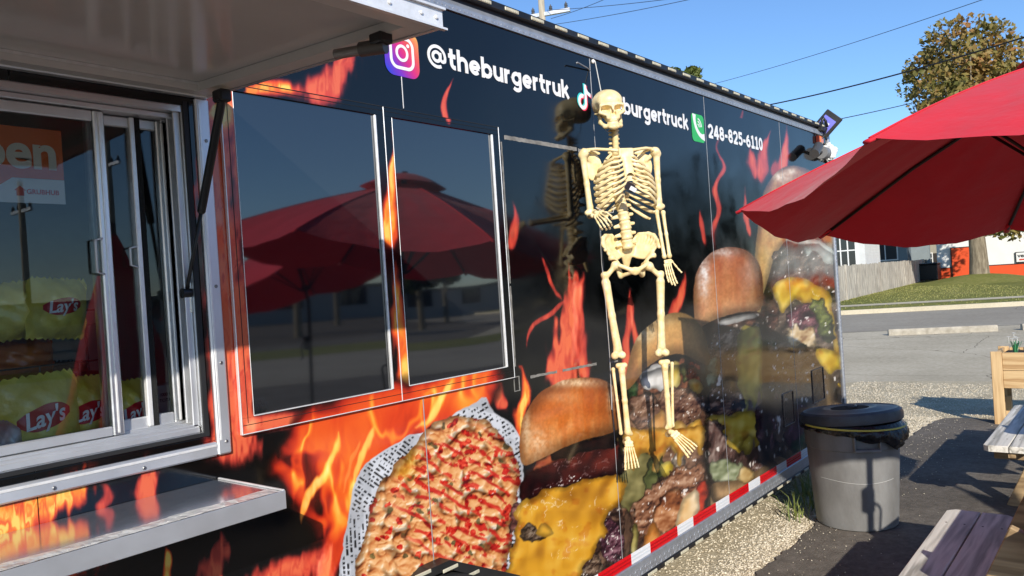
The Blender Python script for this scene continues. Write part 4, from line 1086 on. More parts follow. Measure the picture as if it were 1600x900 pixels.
# rounded sans letters drawn as even strokes (units: ascender height = 1)
def arc_(cx, cy, rx, a0, a1, ry=None, n=18):
    return [(cx+rx*math.cos(R_(a0+(a1-a0)*k/n)), cy+(ry or rx)*math.sin(R_(a0+(a1-a0)*k/n))) for k in range(n+1)]
XH = .72; BC = (.355, .36); BR = .2525
GLYPH = {
 't': (.46, [[(.19, .95), (.19, .34)]+arc_(.355, .30, .165, 180, 262, .20, 8)+[(.42, .105)], [(.02, .615), (.43, .615)]]),
 'h': (.67, [[(.1075, 0), (.1075, 1)], [(.1075, .30)]+arc_(.335, .385, .2275, 170, 0)+[(.5625, 0)]]),
 'e': (.70, [arc_(.355, .36, BR, 0, 318), [(.12, .355), (.62, .355)]]),
 'b': (.72, [[(.1075, 0), (.1075, 1)], arc_(.36, .36, BR, 0, 360, n=28)]),
 'u': (.67, [[(.1075, XH), (.1075, .335)]+arc_(.335, .335, .2275, 180, 350), [(.5625, XH), (.5625, 0)]]),
 'r': (.45, [[(.1075, 0), (.1075, XH)], [(.1075, .30)]+arc_(.335, .385, .2275, 170, 78)]),
 'g': (.72, [[(.605, XH), (.605, -.02)]+arc_(.355, -.04, .25, 0, -150, .17), arc_(.355, .36, BR, 0, 360, n=28)]),
 'k': (.63, [[(.1075, 0), (.1075, 1)], [(.12, .27), (.53, .70)], [(.27, .44), (.57, .02)]]),
 'c': (.63, [arc_(.355, .36, BR, 46, 314)]),
 '2': (.64, [arc_(.31, .655, .23, 172, -28)+[(.44, .45), (.13, .12)], [(.05, .105), (.58, .105)]]),
 '4': (.68, [[(.46, 0), (.46, 1)], [(.43, .93), (.11, .34)], [(.03, .30), (.64, .30)]]),
 '8': (.66, [arc_(.32, .705, .185, 0, 360, n=24), arc_(.32, .305, .215, 0, 360, .20, n=24)]),
 '5': (.64, [[(.17, .90), (.56, .90)], [(.19, .98), (.16, .50)], arc_(.29, .345, .245, 125, -145)]),
 '6': (.66, [arc_(.325, .335, .225, 0, 360, n=26), [(.10, .34)]+arc_(.50, .38, .40, 172, 100, .50, 8)]),
 '1': (.56, [[(.31, 0), (.31, 1)], [(.33, .91), (.09, .80)], [(.07, .10), (.53, .10)]]),
 '0': (.64, [arc_(.315, .5, .21, 0, 360, .395, n=30)]),
 '-': (.42, [[(.04, .42), (.36, .42)]]),
 '@': (1.12, [arc_(.54, .42, .46, -62, -385, n=34), arc_(.52, .42, .205, 0, 360, n=24), [(.735, .63), (.735, .36)]+arc_(.855, .36, .12, 180, 340, .13, 10)]),
}
def line_of_letters(body, x0, x1, z0, ztop, wgt=.205, y=-.0016, gap=.055):
    adv = [GLYPH[c][0]+gap for c in body]; k = (x1-x0)/(sum(adv)-gap); hz = ztop-z0; pen = x0
    for c, a in zip(body, adv):
        b = MB()
        for i, st in enumerate(GLYPH[c][1]):
            pts = [(pen+p[0]*k, z0+p[1]*hz) for p in st]; w_ = (wgt*.72 if c == '@' else wgt)*hz
            q = stroke(pts, w_, y+.0006, y-.0005-.00012*i); b.add(q.v, q.f)
        tpart(b, 'letter', WHITE_V); pen += a*k
line_of_letters('@theburgertruk', 1.978, 2.843, 2.3985, 2.477)
line_of_letters('theburgertruck', 3.105, 3.986, 2.3935, 2.476)
line_of_letters('248-825-6110', 4.238, 5.063, 2.379, 2.462, .215)
# camera icon on a rounded square, yellow to blue
cx, cz, sz = 1.857, 2.411, .158
P = rrect(cx, cz, sz, sz, .038, 10)
N_ = 26; g = np.linspace(-.5, .5, N_); GX, GZ = np.meshgrid(g, g)
ux = GX.ravel(); uz = GZ.ravel(); k = .26
# press the square grid into the rounded outline
ax, az = np.abs(ux), np.abs(uz); ix = np.maximum(ax-k, 0); iz = np.maximum(az-k, 0); r0 = np.maximum(ix, iz); rl = np.hypot(ix, iz)+1e-9
sx = np.where((ix > 0) & (iz > 0), k+ix*r0/rl, ax)*np.sign(ux); sz_ = np.where((ix > 0) & (iz > 0), k+iz*r0/rl, az)*np.sign(uz)
V = np.stack([cx+sx*sz-TP[0], np.full(ux.size, -.0018)-TP[1], cz+sz_*sz-TP[2]], -1)
ii, jj = np.mgrid[0:N_-1, 0:N_-1]; a = (ii*N_+jj).ravel(); Q = np.stack([a, a+1, a+N_+1, a+N_], -1)
icon = fastmesh('camera_icon', V, Q, print_mat('icon_gradient_vinyl', .16, .03, 6), trailer)
tt = np.clip((ux+.5)*.75+(uz+.5)*.62, 0, 1.37)/1.37
gc = ramp(tt, [(0, (48, 72, 214)), (.28, (128, 52, 200)), (.5, (222, 44, 132)), (.7, (240, 92, 84)), (1, (250, 190, 92))])
setcol(icon.data, np.where(gc <= .04045, gc/12.92, ((gc+.055)/1.055)**2.4)*.85)
ic = tpart(ringband(rrect(cx, cz, .112, .112, .033), rrect(cx, cz, .090, .090, .023), -.002, -.0028), 'icon_outline', WHITE_V, icon)
tpart(ringband(circ(cx, cz, .029), circ(cx, cz, .019), -.002, -.0028), 'icon_ring', WHITE_V, icon)
tpart(flat(circ(cx+.029, cz+.029, .0065, 16), -.002, -.0028), 'icon_dot', WHITE_V, icon)
# musical note icon with cyan and red ghosts
def note(dx, dz, y, m, parent, nm):
    c0 = (2.945+dx, 2.402+dz); b = MB()
    R0, R1 = .035, .018
    P0 = circ(c0[0], c0[1], R0, 40, 70, 372); P1 = circ(c0[0], c0[1], R1, 40, 70, 372)
    n = len(P0); vs = [(p[0], y, p[1]) for p in P0]+[(p[0], y, p[1]) for p in P1]
    b.add(vs, [(i, i+1, n+i+1, n+i) for i in range(n-1)])
    x0 = c0[0]+R1; x1 = c0[0]+R0
    b.add([(x0, y-.00006, c0[1]), (x1, y-.00006, c0[1]), (x1, y-.00006, 2.482+dz), (x0, y-.00006, 2.482+dz)], [(0, 1, 2, 3)])
    fl = []
    for k in range(9):
        a = R_(180+90*k/8); fl.append((x1+.034+.034*math.cos(a)-.002, 2.482+dz+.034*math.sin(a)+.0))
    fo = []
    for k in range(9):
        a = R_(180+90*k/8); fo.append((x1+.034+.050*math.cos(a)-.002, 2.482+dz+.051*math.sin(a)))
    vs = [(p[0], y-.0001, p[1]) for p in fl]+[(p[0], y-.0001, p[1]) for p in fo]
    b.add(vs, [(i, i+1, 9+i+1, 9+i) for i in range(8)])
    return tpart(b, nm, m, parent)
nt_ = note(0, 0, -.0030, WHITE_V, None, 'note_icon')
note(-.007, .004, -.0018, mat('cyan_vinyl', srgb(60, 200, 200), .25, var=.02), nt_, 'note_shadow')
note(.007, -.004, -.0022, mat('pink_vinyl', srgb(235, 50, 90), .25, var=.02), nt_, 'note_shadow')
# telephone icon
cx, cz = 4.106, 2.418
ph = tpart(flat(rrect(cx, cz, .155, .155, .026), -.001, -.0022), 'phone_icon', mat('green_vinyl', srgb(52, 176, 84), .22, var=.03))
arc = [(cx+.062+.105*math.cos(R_(a)), cz+.060+.105*math.sin(R_(a))) for a in np.linspace(172, 278, 17)]
wd = [.026+.016*(abs(t-.5)*2)**4 for t in np.linspace(0, 1, 17)]
tpart(stroke(arc, wd, -.0022, -.0030), 'icon_handset', WHITE_V, ph)
for r in (.018, .034, .050):
    tpart(stroke([(cx-.004+r*math.cos(R_(a)), cz+.004+r*math.sin(R_(a))) for a in np.linspace(8, 82, 9)], .0075, -.0022, -.0030), 'icon_wave', WHITE_V, ph)

# ---- fittings at the rear corner
fl = empty('floodlight', (6.30, -.02, 2.66), label='square black LED floodlight tilted on the roof corner of the trailer', cat='floodlight')
FP = Vector((6.30, -.02, 2.66))
c = (atx(1293, 172, 6.33)+atx(1311, 186, 6.33)+atx(1286, 214, 6.33)+atx(1275, 200, 6.33))/4
u = Vector(atx(1311, 186, 6.33)-atx(1293, 172, 6.33)); v = Vector(atx(1275, 200, 6.33)-atx(1293, 172, 6.33))
ctr = Vector(c); toward = Vector((-.85, -.5, -.05)).normalized()
uu = u.normalized(); vv = (v-uu*v.dot(uu)).normalized(); nn = uu.cross(vv)
if nn.dot(toward) < 0: nn = -nn
Mf = Matrix.Translation(ctr-FP) @ Matrix((uu.to_4d(), vv.to_4d(), nn.to_4d(), (0, 0, 0, 1))).transposed()
for i in range(3): Mf[3][i] = 0
Mf[3][3] = 1
hu, hv = u.length*.62, v.length*.62
MB().cbox((-hu, -hv, -.03), (hu, hv, 0), .005, Mf).build('lamp_housing', mat('floodlight_grey', (.04, .037, .035), .45, var=.2), fl)
MB().box((-hu*.72, -hv*.55, .001), (hu*.72, hv*.72, .003), Mf).build('lamp_glass', mat('lamp_lens_violet', srgb(130, 130, 225), .2, var=.05), fl)
MB().box((-hu*.30, -hv*.12, .0035), (hu*.34, hv*.40, .0055), Mf).build('led_chip', mat('led_chip_pale', (.85, .85, .9), .4), fl)
MB().cbox(Vector((-.08, -.015, -.02)), Vector((.02, .03, .012)), .003).build('lamp_bracket', BLACKM, fl)
MB().tube([(-.02, .02, .0), (-.03, .0, .05), (-.015, -.01, .085), (0, -.02, .06), (.0, -.03, .01)], .011, 10).build('cable_gland', BLACKP, fl, smooth=True)
MB().tube([(-.01, -.03, .0), (-.05, -.02, -.06), (-.09, .005, -.10)], .006, 8).build('lamp_arm', BLACKM, fl, smooth=True)
p = onwall(1278, 219); am = tpart(MB().cbox((p[0]-.035, -.03, p[2]-.028), (p[0]+.045, 0, p[2]+.028), .008), 'marker_lamp', mat('amber_lens', srgb(226, 110, 20), .2, var=.1, vscale=40, coat=.5))
tpart(MB().cbox((p[0]-.050, -.026, p[2]-.028), (p[0]-.036, 0, p[2]+.028), .003), 'lamp_base', mat('dark_red_lens', srgb(90, 30, 20), .3), am)
p = onwall(1277, 240)
cm = empty('security_camera', (p[0], -.03, p[2]), label='small grey security camera on a round box below the amber marker lamp', cat='camera')
g_ = mat('grey_camera_plastic', (.20, .20, .20), .45, var=.1)
MB().tube([(-.035, -.01, 0), (.06, -.01, 0)], .048, 20).build('junction_box', g_, cm, angle=40)
MB().tube([(-.035, -.01, 0), (-.16, -.02, .01), (-.20, -.03, 0)], .012, 10).build('camera_arm', g_, cm, smooth=True)
MB().tube([(-.17, -.035, .03), (-.33, -.05, -.045)], .034, 16).build('camera_body', mat('dark_camera', (.06, .06, .06), .4), cm, angle=40)
# bundled white plastic beside it
rr = random.Random(11); vs = []; fs = []
nu, nv = 18, 12
for i in range(nv+1):
    th = PI*i/nv
    for k in range(nu):
        an = 2*PI*k/nu; q = 1+.28*math.sin(3*an+i)*math.sin(th)+rr.uniform(-.12, .12)
        vs.append((.085*q*math.sin(th)*math.cos(an), .06*q*math.sin(th)*math.sin(an), .075*q*math.cos(th)))
for i in range(nv):
    for k in range(nu): fs.append((i*nu+k, i*nu+(k+1) % nu, (i+1)*nu+(k+1) % nu, (i+1)*nu+k))
wb = meshobj('plastic_bag', vs, fs, mat('white_thin_plastic', (.72, .72, .70), .45, var=.06, bump=.6, bscale=60), None)
p = atx(1293, 239, 6.42); wb.location = (6.42, p[1], p[2]); tag(wb, 'crumpled white plastic bag tied at the rear corner of the trailer', 'plastic bag')
# louvred vents low on the wall
VENT = mat('vent_dark', (.03, .026, .028), .1, var=.3, vscale=60, ior=1.68)
VENTS = mat('vent_louvre', (.12, .11, .11), .3, .4, var=.5, vscale=80)
for (x0, x1, z0, z1) in ((5.72, 5.98, .62, .86), (5.12, 5.32, .56, .78)):
    v_ = tpart(ringband(rrect((x0+x1)/2, (z0+z1)/2, x1-x0, z1-z0, .01), rrect((x0+x1)/2, (z0+z1)/2, x1-x0-.012, z1-z0-.012, .006), -.001, -.006), 'vent', VENTS)
    n = 9
    for k in range(n):
        xx = x0+.015+(x1-x0-.03)*k/n
        b = MB(); b.add([(xx, -.003, z0+.012), (xx+.008, -.003, z0+.012), (xx+.008, -.003, z1-.012), (xx, -.003, z1-.012)], [(0, 1, 2, 3)])
        tpart(b, 'louvre', VENTS, v_)
# small hook bar with the skeleton's hanging line
hk = tpart(MB().tube([(2.872, -.03, 2.553), (2.88, -.03, 2.558), (2.985, -.012, 2.556), (3.02, -.002, 2.554)], .0035, 8), 'wire_hook', mat('grey_wire', (.3, .3, .3), .5, .5), smooth=True)
tpart(MB().lathe([(.010, 0), (.010, .004), (.006, .009)], 14, M=Matrix.Translation((3.055, 0, 2.60)) @ Matrix.Rotation(PI/2, 4, 'X')), 'wall_button', WHITEP)
# ------------------------------------------------------------------ hanging plastic skeleton
class Solid:
    """signed-distance solid on a grid, meshed with surface nets"""
    def __init__(s, lo, hi, h):
        s.lo = np.array(lo, float); s.h = h
        n = np.ceil((np.array(hi)-s.lo)/h).astype(int)+1
        s.ax = [s.lo[k]+h*np.arange(n[k]) for k in range(3)]; s.D = np.full(n, 1.0, np.float32)
    def _sl(s, lo, hi, pad):
        out = []
        for k in range(3):
            a = int(np.searchsorted(s.ax[k], lo[k]-pad)); b = int(np.searchsorted(s.ax[k], hi[k]+pad)); out.append(slice(max(a, 0), max(b, a+1)))
        return tuple(out)
    def _grid(s, sl): return np.meshgrid(*[s.ax[k][sl[k]] for k in range(3)], indexing='ij')
    def _mix(s, sl, d, k, sub):
        D = s.D[sl]
        if D.size == 0: return
        if sub: D2 = -D
        else: D2 = D
        if k > 0:
            hh = np.clip(.5+.5*(D2-d)/k, 0, 1); r = D2*(1-hh)+d*hh-k*hh*(1-hh)
        else: r = np.minimum(D2, d)
        s.D[sl] = -r if sub else r
    def cap(s, a, b, r0, r1=None, k=.006, sub=False, sq=None):
        """capsule a-b with radii; sq squashes along x,y,z"""
        r1 = r0 if r1 is None else r1; a = np.array(a, float); b = np.array(b, float); q = np.array(sq if sq is not None else (1, 1, 1), float)
        R = max(r0, r1)*max(1/q.min(), 1)+k
        sl = s._sl(np.minimum(a, b)-R, np.maximum(a, b)+R, .012); X, Y, Z = s._grid(sl)
        if X.size == 0: return s
        P = [(X-a[0])*q[0], (Y-a[1])*q[1], (Z-a[2])*q[2]]; e = (b-a)*q
        t = np.clip((P[0]*e[0]+P[1]*e[1]+P[2]*e[2])/(e@e+1e-12), 0, 1)
        d = np.sqrt((P[0]-e[0]*t)**2+(P[1]-e[1]*t)**2+(P[2]-e[2]*t)**2)-(r0+(r1-r0)*t)
        s._mix(sl, d, k, sub); return s
    def ell(s, c, r, k=.006, sub=False):
        c = np.array(c, float); r = np.array(r, float); sl = s._sl(c-r-k, c+r+k, .012); X, Y, Z = s._grid(sl)
        if X.size == 0: return s
        u = np.sqrt(((X-c[0])/r[0])**2+((Y-c[1])/r[1])**2+((Z-c[2])/r[2])**2)
        d = (u-1)*r.min()
        s._mix(sl, d, k, sub); return s
    def rbox(s, c, hs, r, k=.004, sub=False):
        c = np.array(c, float); hs = np.array(hs, float); sl = s._sl(c-hs-k, c+hs+k, .012); X, Y, Z = s._grid(sl)
        if X.size == 0: return s
        q = [np.abs(X-c[0])-hs[0]+r, np.abs(Y-c[1])-hs[1]+r, np.abs(Z-c[2])-hs[2]+r]
        d = np.sqrt(sum(np.maximum(i, 0)**2 for i in q))+np.minimum(np.maximum(np.maximum(q[0], q[1]), q[2]), 0)-r
        s._mix(sl, d, k, sub); return s
    def mesh(s):
        D = s.D; I = D < 0; n = D.shape
        c = [I[i:n[0]-1+i, j:n[1]-1+j, k:n[2]-1+k] for i in (0, 1) for j in (0, 1) for k in (0, 1)]
        cnt = sum(a.astype(np.int8) for a in c); act = (cnt > 0) & (cnt < 8)
        idx = np.argwhere(act); num = np.full(act.shape, -1, np.int64); num[act] = np.arange(len(idx))
        off = [(i, j, k) for i in (0, 1) for j in (0, 1) for k in (0, 1)]
        val = [D[idx[:, 0]+o[0], idx[:, 1]+o[1], idx[:, 2]+o[2]] for o in off]
        acc = np.zeros((len(idx), 3)); w = np.zeros(len(idx))
        for a in range(8):
            for b in range(a+1, 8):
                df = [off[b][t]-off[a][t] for t in range(3)]
                if sum(map(abs, df)) != 1: continue
                va, vb = val[a], val[b]; m = (va < 0) != (vb < 0); t = np.where(m, va/(va-vb+1e-20), 0)
                p = np.array(off[a])[None, :]+np.array(df)[None, :]*t[:, None]
                acc += np.where(m[:, None], p, 0); w += m
        V = s.lo+(idx+acc/np.maximum(w, 1)[:, None])*s.h
        Qs = []
        for ax in range(3):
            b, cc = (ax+1) % 3, (ax+2) % 3
            s0 = [slice(1, -1)]*3; s0[ax] = slice(0, -1); s1 = [slice(1, -1)]*3; s1[ax] = slice(1, None)
            A = I[tuple(s0)]; B = I[tuple(s1)]; m = A != B
            e = np.argwhere(m)
            if len(e) == 0: continue
            e = e+np.array([0 if k == ax else 1 for k in range(3)])
            flip = A[m]
            def cell(db, dc):
                q = e.copy(); q[:, b] += db; q[:, cc] += dc; return num[q[:, 0], q[:, 1], q[:, 2]]
            Q = np.stack([cell(-1, -1), cell(0, -1), cell(0, 0), cell(-1, 0)], -1)
            Q[~flip] = Q[~flip][:, ::-1]
            Qs.append(Q[(Q >= 0).all(1)])
        return V, np.concatenate(Qs)
    def build(s, name, m, parent, loc=None, rot=None):
        V, Q = s.mesh(); o = fastmesh(name, V, Q, m, parent, smooth=True)
        if loc is not None: o.location = loc
        if rot is not None: o.rotation_euler = rot
        return o

BONE = mat('cream_plastic_bone', srgb(218, 192, 132), .40, col2=srgb(240, 224, 180), vscale=30, detail=5, bump=.06, bscale=120, ior=1.46)
BONE_D = mat('tan_plastic_bone', srgb(196, 168, 112), .5, col2=srgb(226, 204, 150), vscale=40, detail=5)
SO = np.array([3.02, -.175, 1.60]); SA = R_(-40)
skel = empty('skeleton_decoration', tuple(SO), SA, label='cream plastic skeleton decoration hanging on the trailer wall', cat='skeleton')
sX = np.array([math.cos(SA), math.sin(SA), 0]); sY = np.array([-math.sin(SA), math.cos(SA), 0])
def sk(px, py, y=0.0):
    """local point of the skeleton whose picture lies at px, py, at depth y (behind is positive)"""
    v = ray(px, py); o = SO+sY*y; t = ((o-CAM)@sY)/(v@sY); P = CAM+v*t-SO
    return np.array([P@sX, y, P[2]])

# ---- skull, modelled in centimetres about the ear line
k_ = .01
S = Solid((-.09, -.115, -.115), (.09, .115, .135), .0026)
E_ = lambda c, r, k=.8, sub=False: S.ell(np.array(c)*k_, np.array(r)*k_, k*k_, sub)
C_ = lambda a, b, r0, r1=None, k=.7, sub=False, sq=None: S.cap(np.array(a)*k_, np.array(b)*k_, r0*k_, None if r1 is None else r1*k_, k*k_, sub, sq)
E_((0, 2.0, 5.0), (6.9, 8.3, 6.9)); E_((0, -3.0, 4.6), (5.9, 4.9, 5.9), 1.6); E_((0, 5.5, 1.5), (5.0, 4.2, 3.6), 1.5)
E_((0, -3.6, -1.2), (4.6, 3.4, 4.2), 1.2)
for s_ in (-1, 1):
    C_((s_*.9, -7.5, 2.1), (s_*4.8, -6.5, 2.4), .75, .8)                     # brow
    C_((s_*5.2, -6.2, 2.2), (s_*5.4, -5.6, -.9), .75, .8)                    # outer rim of the orbit
    C_((s_*5.3, -5.4, -1.1), (s_*2.9, -7.0, -2.6), .95, .8)                  # cheekbone
    C_((s_*5.6, -4.8, -1.0), (s_*6.6, -.4, -.7), .62, .55)                   # zygomatic arch
    C_((s_*1.5, -7.7, -1.5), (s_*2.3, -7.2, -4.2), .8, .9)                   # maxilla
C_((0, -7.9, 1.6), (0, -8.6, -.5), .75, .5)                                   # nasal bone
S.rbox(np.array((0, -5.0, -3.9))*k_, np.array((2.9, 2.9, 1.7))*k_, .012, .008)
for s_ in (-1, 1):
    E_((s_*3.1, -7.6, .3), (2.25, 3.3, 1.85), .5, True)                      # eye sockets
    E_((s_*6.6, -3.2, 1.6), (1.3, 3.0, 2.4), .8, True)                        # temple hollow
    E_((s_*4.9, -3.2, -4.1), (1.9, 2.9, 2.0), .6, True)                       # hollow behind the cheek
for s_ in (-1, 1): E_((s_*.55, -8.7, -1.9), (.72, 2.2, 1.35), .3, True)       # nose opening
S.rbox(np.array((0, -8.4, -2.6))*k_, np.array((1.15, 1.6, .45))*k_, .003, .003, True)
for q in range(-6, 7):                                                       # upper teeth
    a = q/6.5*1.25; C_((2.75*math.sin(a), -4.7-3.1*math.cos(a), -4.6), (2.6*math.sin(a), -4.7-3.0*math.cos(a), -5.9), .34, .30, .12)
skull = S.build('skull', BONE, skel)
J = Solid((-.075, -.105, -.125), (.075, .03, .02), .0026); S = J
for s_ in (-1, 1):
    C_((s_*5.1, -.6, -1.2), (s_*4.8, -1.4, -5.6), .75, .9, .6, sq=(1.5, .8, 1)); C_((s_*4.8, -1.4, -5.6), (s_*3.5, -5.2, -8.2), 1.0, 1.05, .8); C_((s_*3.5, -5.2, -8.2), (0, -8.0, -9.0), 1.05, 1.15, .8)
    C_((s_*4.9, -2.4, -2.6), (s_*4.7, -2.2, -5.2), .55, .7, .6)
E_((0, -7.7, -9.0), (2.6, 1.3, 1.3), .8)
for q in range(-6, 7):
    a = q/6.5*1.25; C_((2.55*math.sin(a), -4.7-2.85*math.cos(a), -6.35), (2.7*math.sin(a), -4.8-3.0*math.cos(a), -8.0), .30, .42, .14)
jaw = S.build('jaw', BONE, skull)
HC = sk(951, 175, .045)
skull.location = tuple(HC); skull.rotation_euler = (R_(3), R_(-2), R_(-4)); skull.scale = (.95, .93, .84)

# ---- spine
V0 = Solid((-.04, -.03, -.016), (.04, .05, .016), .003)
V0.cap((0, 0, -.006), (0, 0, .006), .0135, k=.004); V0.cap((-.02, .018, 0), (.02, .018, 0), .0055); V0.cap((0, .015, 0), (0, .036, -.006), .006, .005)
vert_n = V0.build('vertebra', BONE_D, skel); nd = sk(961, 203, .03); n1 = sk(962, 231, .03)
V1 = Solid((-.06, -.03, -.018), (.06, .06, .018), .003)
V1.cap((0, 0, -.007), (0, 0, .007), .0215, k=.004); V1.ell((0, 0, .011), (.0235, .021, .004)); V1.ell((0, 0, -.011), (.0235, .021, .004))
V1.cap((-.044, .016, .002), (.044, .016, .002), .0058, k=.008); V1.cap((0, .016, 0), (0, .046, -.004), .007, .006)
vert_l = V1.build('vertebra', BONE, skel)
for k in range(5):
    c = nd+(n1-nd)*k/4
    if k == 0: vert_n.location = tuple(c)
    else: share(vert_n, 'vertebra', skel, tuple(c), (R_(8), 0, 0))
L0 = sk(965, 296, .045); L1 = sk(981, 384, .03)
lum = []
for k in range(7):
    t = k/6.2; c = L0+(L1-L0)*t; c[1] += -.018*math.sin(PI*t)
    if k == 0: vert_l.location = tuple(c)
    else: share(vert_l, 'vertebra', skel, tuple(c), (0, R_(-9), 0), (1.02, 1, 1.25))
T0, T1 = n1.copy(), L0.copy()
for k in range(1, 11):
    t = k/11; c = T0+(T1-T0)*t; c[1] += .022*math.sin(PI*t); share(vert_n, 'vertebra', skel, tuple(c), (0, 0, 0), (1.1+.4*t,)*3)

# ---- ribs: each one a bent flat rod
top = sk(962, 236, .045); low = sk(970, 314, .055)
st_t, st_b = sk(978, 240, -.060), sk(986, 286, -.090)
W_ = [1.1*q for q in (.062, .090, .106, .115, .119, .120, .119, .115, .105, .088)]
for i in range(10):
    for s_ in (-1, 1):
        t = i/9; back = top+(low-top)*t*1.0; a = W_[i]*1.02; pts = []; rad = []
        dep = .105+.035*min(1, i/5)
        endang = 146 if i < 8 else (118 if i == 8 else 92)
        if i < 7: m_ = st_t+(st_b-st_t)*(i/6.4)+np.array([s_*.012, .004, 0])
        else: m_ = st_b+np.array([s_*(.020+.016*(i-7)), .010, -.010*(i-6)])
        zl = back[2]-(.062+.03*t)
        for q in range(19):
            u = q/18; an = R_(8+(endang-8)*u)
            x = s_*a*math.sin(an)**.85; y = back[1]-dep*.5*(1-math.cos(an))*1.12
            z = back[2]-(.062+.03*t)*math.sin(min(an, PI*.55)/.55*.5)
            if i < 8 and an > PI*.52: z = z+(m_[2]-zl)*.55*((an-PI*.52)/(R_(146)-PI*.52))**1.5
            pts.append(np.array([back[0]+x, y, z]))
        if i < 8:                                                            # cartilage sweeps up to the breastbone
            e = pts[-1]; e2 = pts[-2]
            for u in (.25, .5, .75, 1.0):
                p = e+(m_-e)*u; p[2] -= .006*math.sin(PI*u); p[1] -= .010*math.sin(PI*u); pts.append(p)
        n = len(pts); rad = [.0047*(.8+.35*math.sin(PI*min(1, q/n*1.1))) for q in range(n)]
        MB().tube(pts, rad, 8, flat=(1.45, (0, 0, 1))).build('rib', BONE, skel, smooth=True)
S_ = Solid((-.05, -.03, -.12), (.05, .03, .03), .003)
d = st_b-st_t
S_.rbox((0, 0, .002), (.034, .008, .022), .007); S_.cap((0, 0, -.012), d*.98, .0140, .0160, .012, sq=(.68, 1.5, 1)); S_.cap(d*.98, d*1.2, .011, .005, .008, sq=(1, 1.3, 1))
S_.build('breastbone', BONE, skel, tuple(st_t))
# ---- shoulders
shR, shL = sk(914, 240, .0), sk(1022, 238, -.01)
for sh, s_, ck in ((shR, -1, (972, 236)), (shL, 1, (986, 235))):
    a = sk(ck[0], ck[1], -.055); b = sh+np.array([-s_*.004, .0, .014]); m1 = a*.65+b*.35+np.array([0, -.014, .002]); m2 = a*.3+b*.7+np.array([0, .008, .008])
    MB().tube([a, m1, m2, b], [.0085, .0065, .0065, .0085], 10).build('collarbone', BONE, skel, smooth=True)
    Sc = Solid((-.10, -.03, -.15), (.10, .05, .05), .0034)
    g = np.array([0, .012, 0]); 
    Sc.ell((-s_*.042, .030, -.055), (.042, .006, .062), .006); Sc.cap((0, .010, -.004), (-s_*.03, .026, -.03), .011, .008, .008); Sc.cap((s_*.004, .006, .018), (-s_*.075, .036, .004), .0075, .005, .006); Sc.cap((-s_*.004, .002, .006), (-s_*.014, -.022, .006), .007, .005, .005)
    Sc.build('shoulder_blade', BONE, skel, tuple(sh))

def long_bone(name, a, b, r, heads, k=.008, h=.003, m=None):
    """shaft a-b with extra lumps: (point, radius) or (p, q, r)"""
    a = np.array(a); b = np.array(b); ps = [a, b]+[np.array(hd[0]) for hd in heads]+[np.array(hd[1]) for hd in heads if len(hd) == 3]
    R = max([r]+[hd[-1] for hd in heads])+.014
    s = Solid(np.min(ps, 0)-R, np.max(ps, 0)+R, h)
    s.cap(a, (a+b)/2, r*1.15, r*.92, k); s.cap((a+b)/2, b, r*.92, r*1.12, k)
    for hd in heads:
        if len(hd) == 2: s.cap(hd[0], hd[0], hd[1], None, k)
        else: s.cap(hd[0], hd[1], hd[2], None, k)
    return s.build(name, m or BONE, skel)
v3 = lambda x, y, z: np.array([x, y, z])
# upper arms
elR, elL = sk(923, 334, .0), sk(1030, 324, -.005)
long_bone('upper_arm_bone', shR+v3(-.010, 0, -.004), elR, .0130, [(shR+v3(-.004, -.004, .002), .0205), (shR+v3(-.016, 0, -.008), .015), (elR+v3(-.016, 0, .004), elR+v3(.016, 0, .004), .0115), (elR+v3(0, 0, .03), .0115)])
long_bone('upper_arm_bone', shL+v3(.010, 0, -.004), elL, .0130, [(shL+v3(.004, -.004, .002), .0205), (shL+v3(.016, 0, -.008), .015), (elL+v3(-.015, 0, .004), elL+v3(.015, 0, .004), .0115), (elL+v3(0, 0, .03), .0115)])
# left forearm hangs; right forearm reaches out from the wall
a1, a2 = sk(1026, 331, -.008), sk(1038, 401, -.03); b1, b2 = sk(1036, 332, -.004), sk(1046, 400, -.03)
long_bone('forearm_bone', a1, a2, .0076, [(a1, .0095), (a2, .0085)]); long_bone('forearm_bone', b1, b2, .0076, [(b1, .0095), (b2, .0095)])
wrR = sk(931, 334, -.20); f1, f2 = elR+v3(.012, -.018, .006), wrR+v3(.010, .02, .004); g1, g2 = elR+v3(-.010, -.012, -.010), wrR+v3(-.008, .02, -.006)
long_bone('forearm_bone', f1, f2, .0076, [(f1, .0095), (f2, .0095)]); long_bone('forearm_bone', g1, g2, .0076, [(g1, .0115), (g2, .0080)])

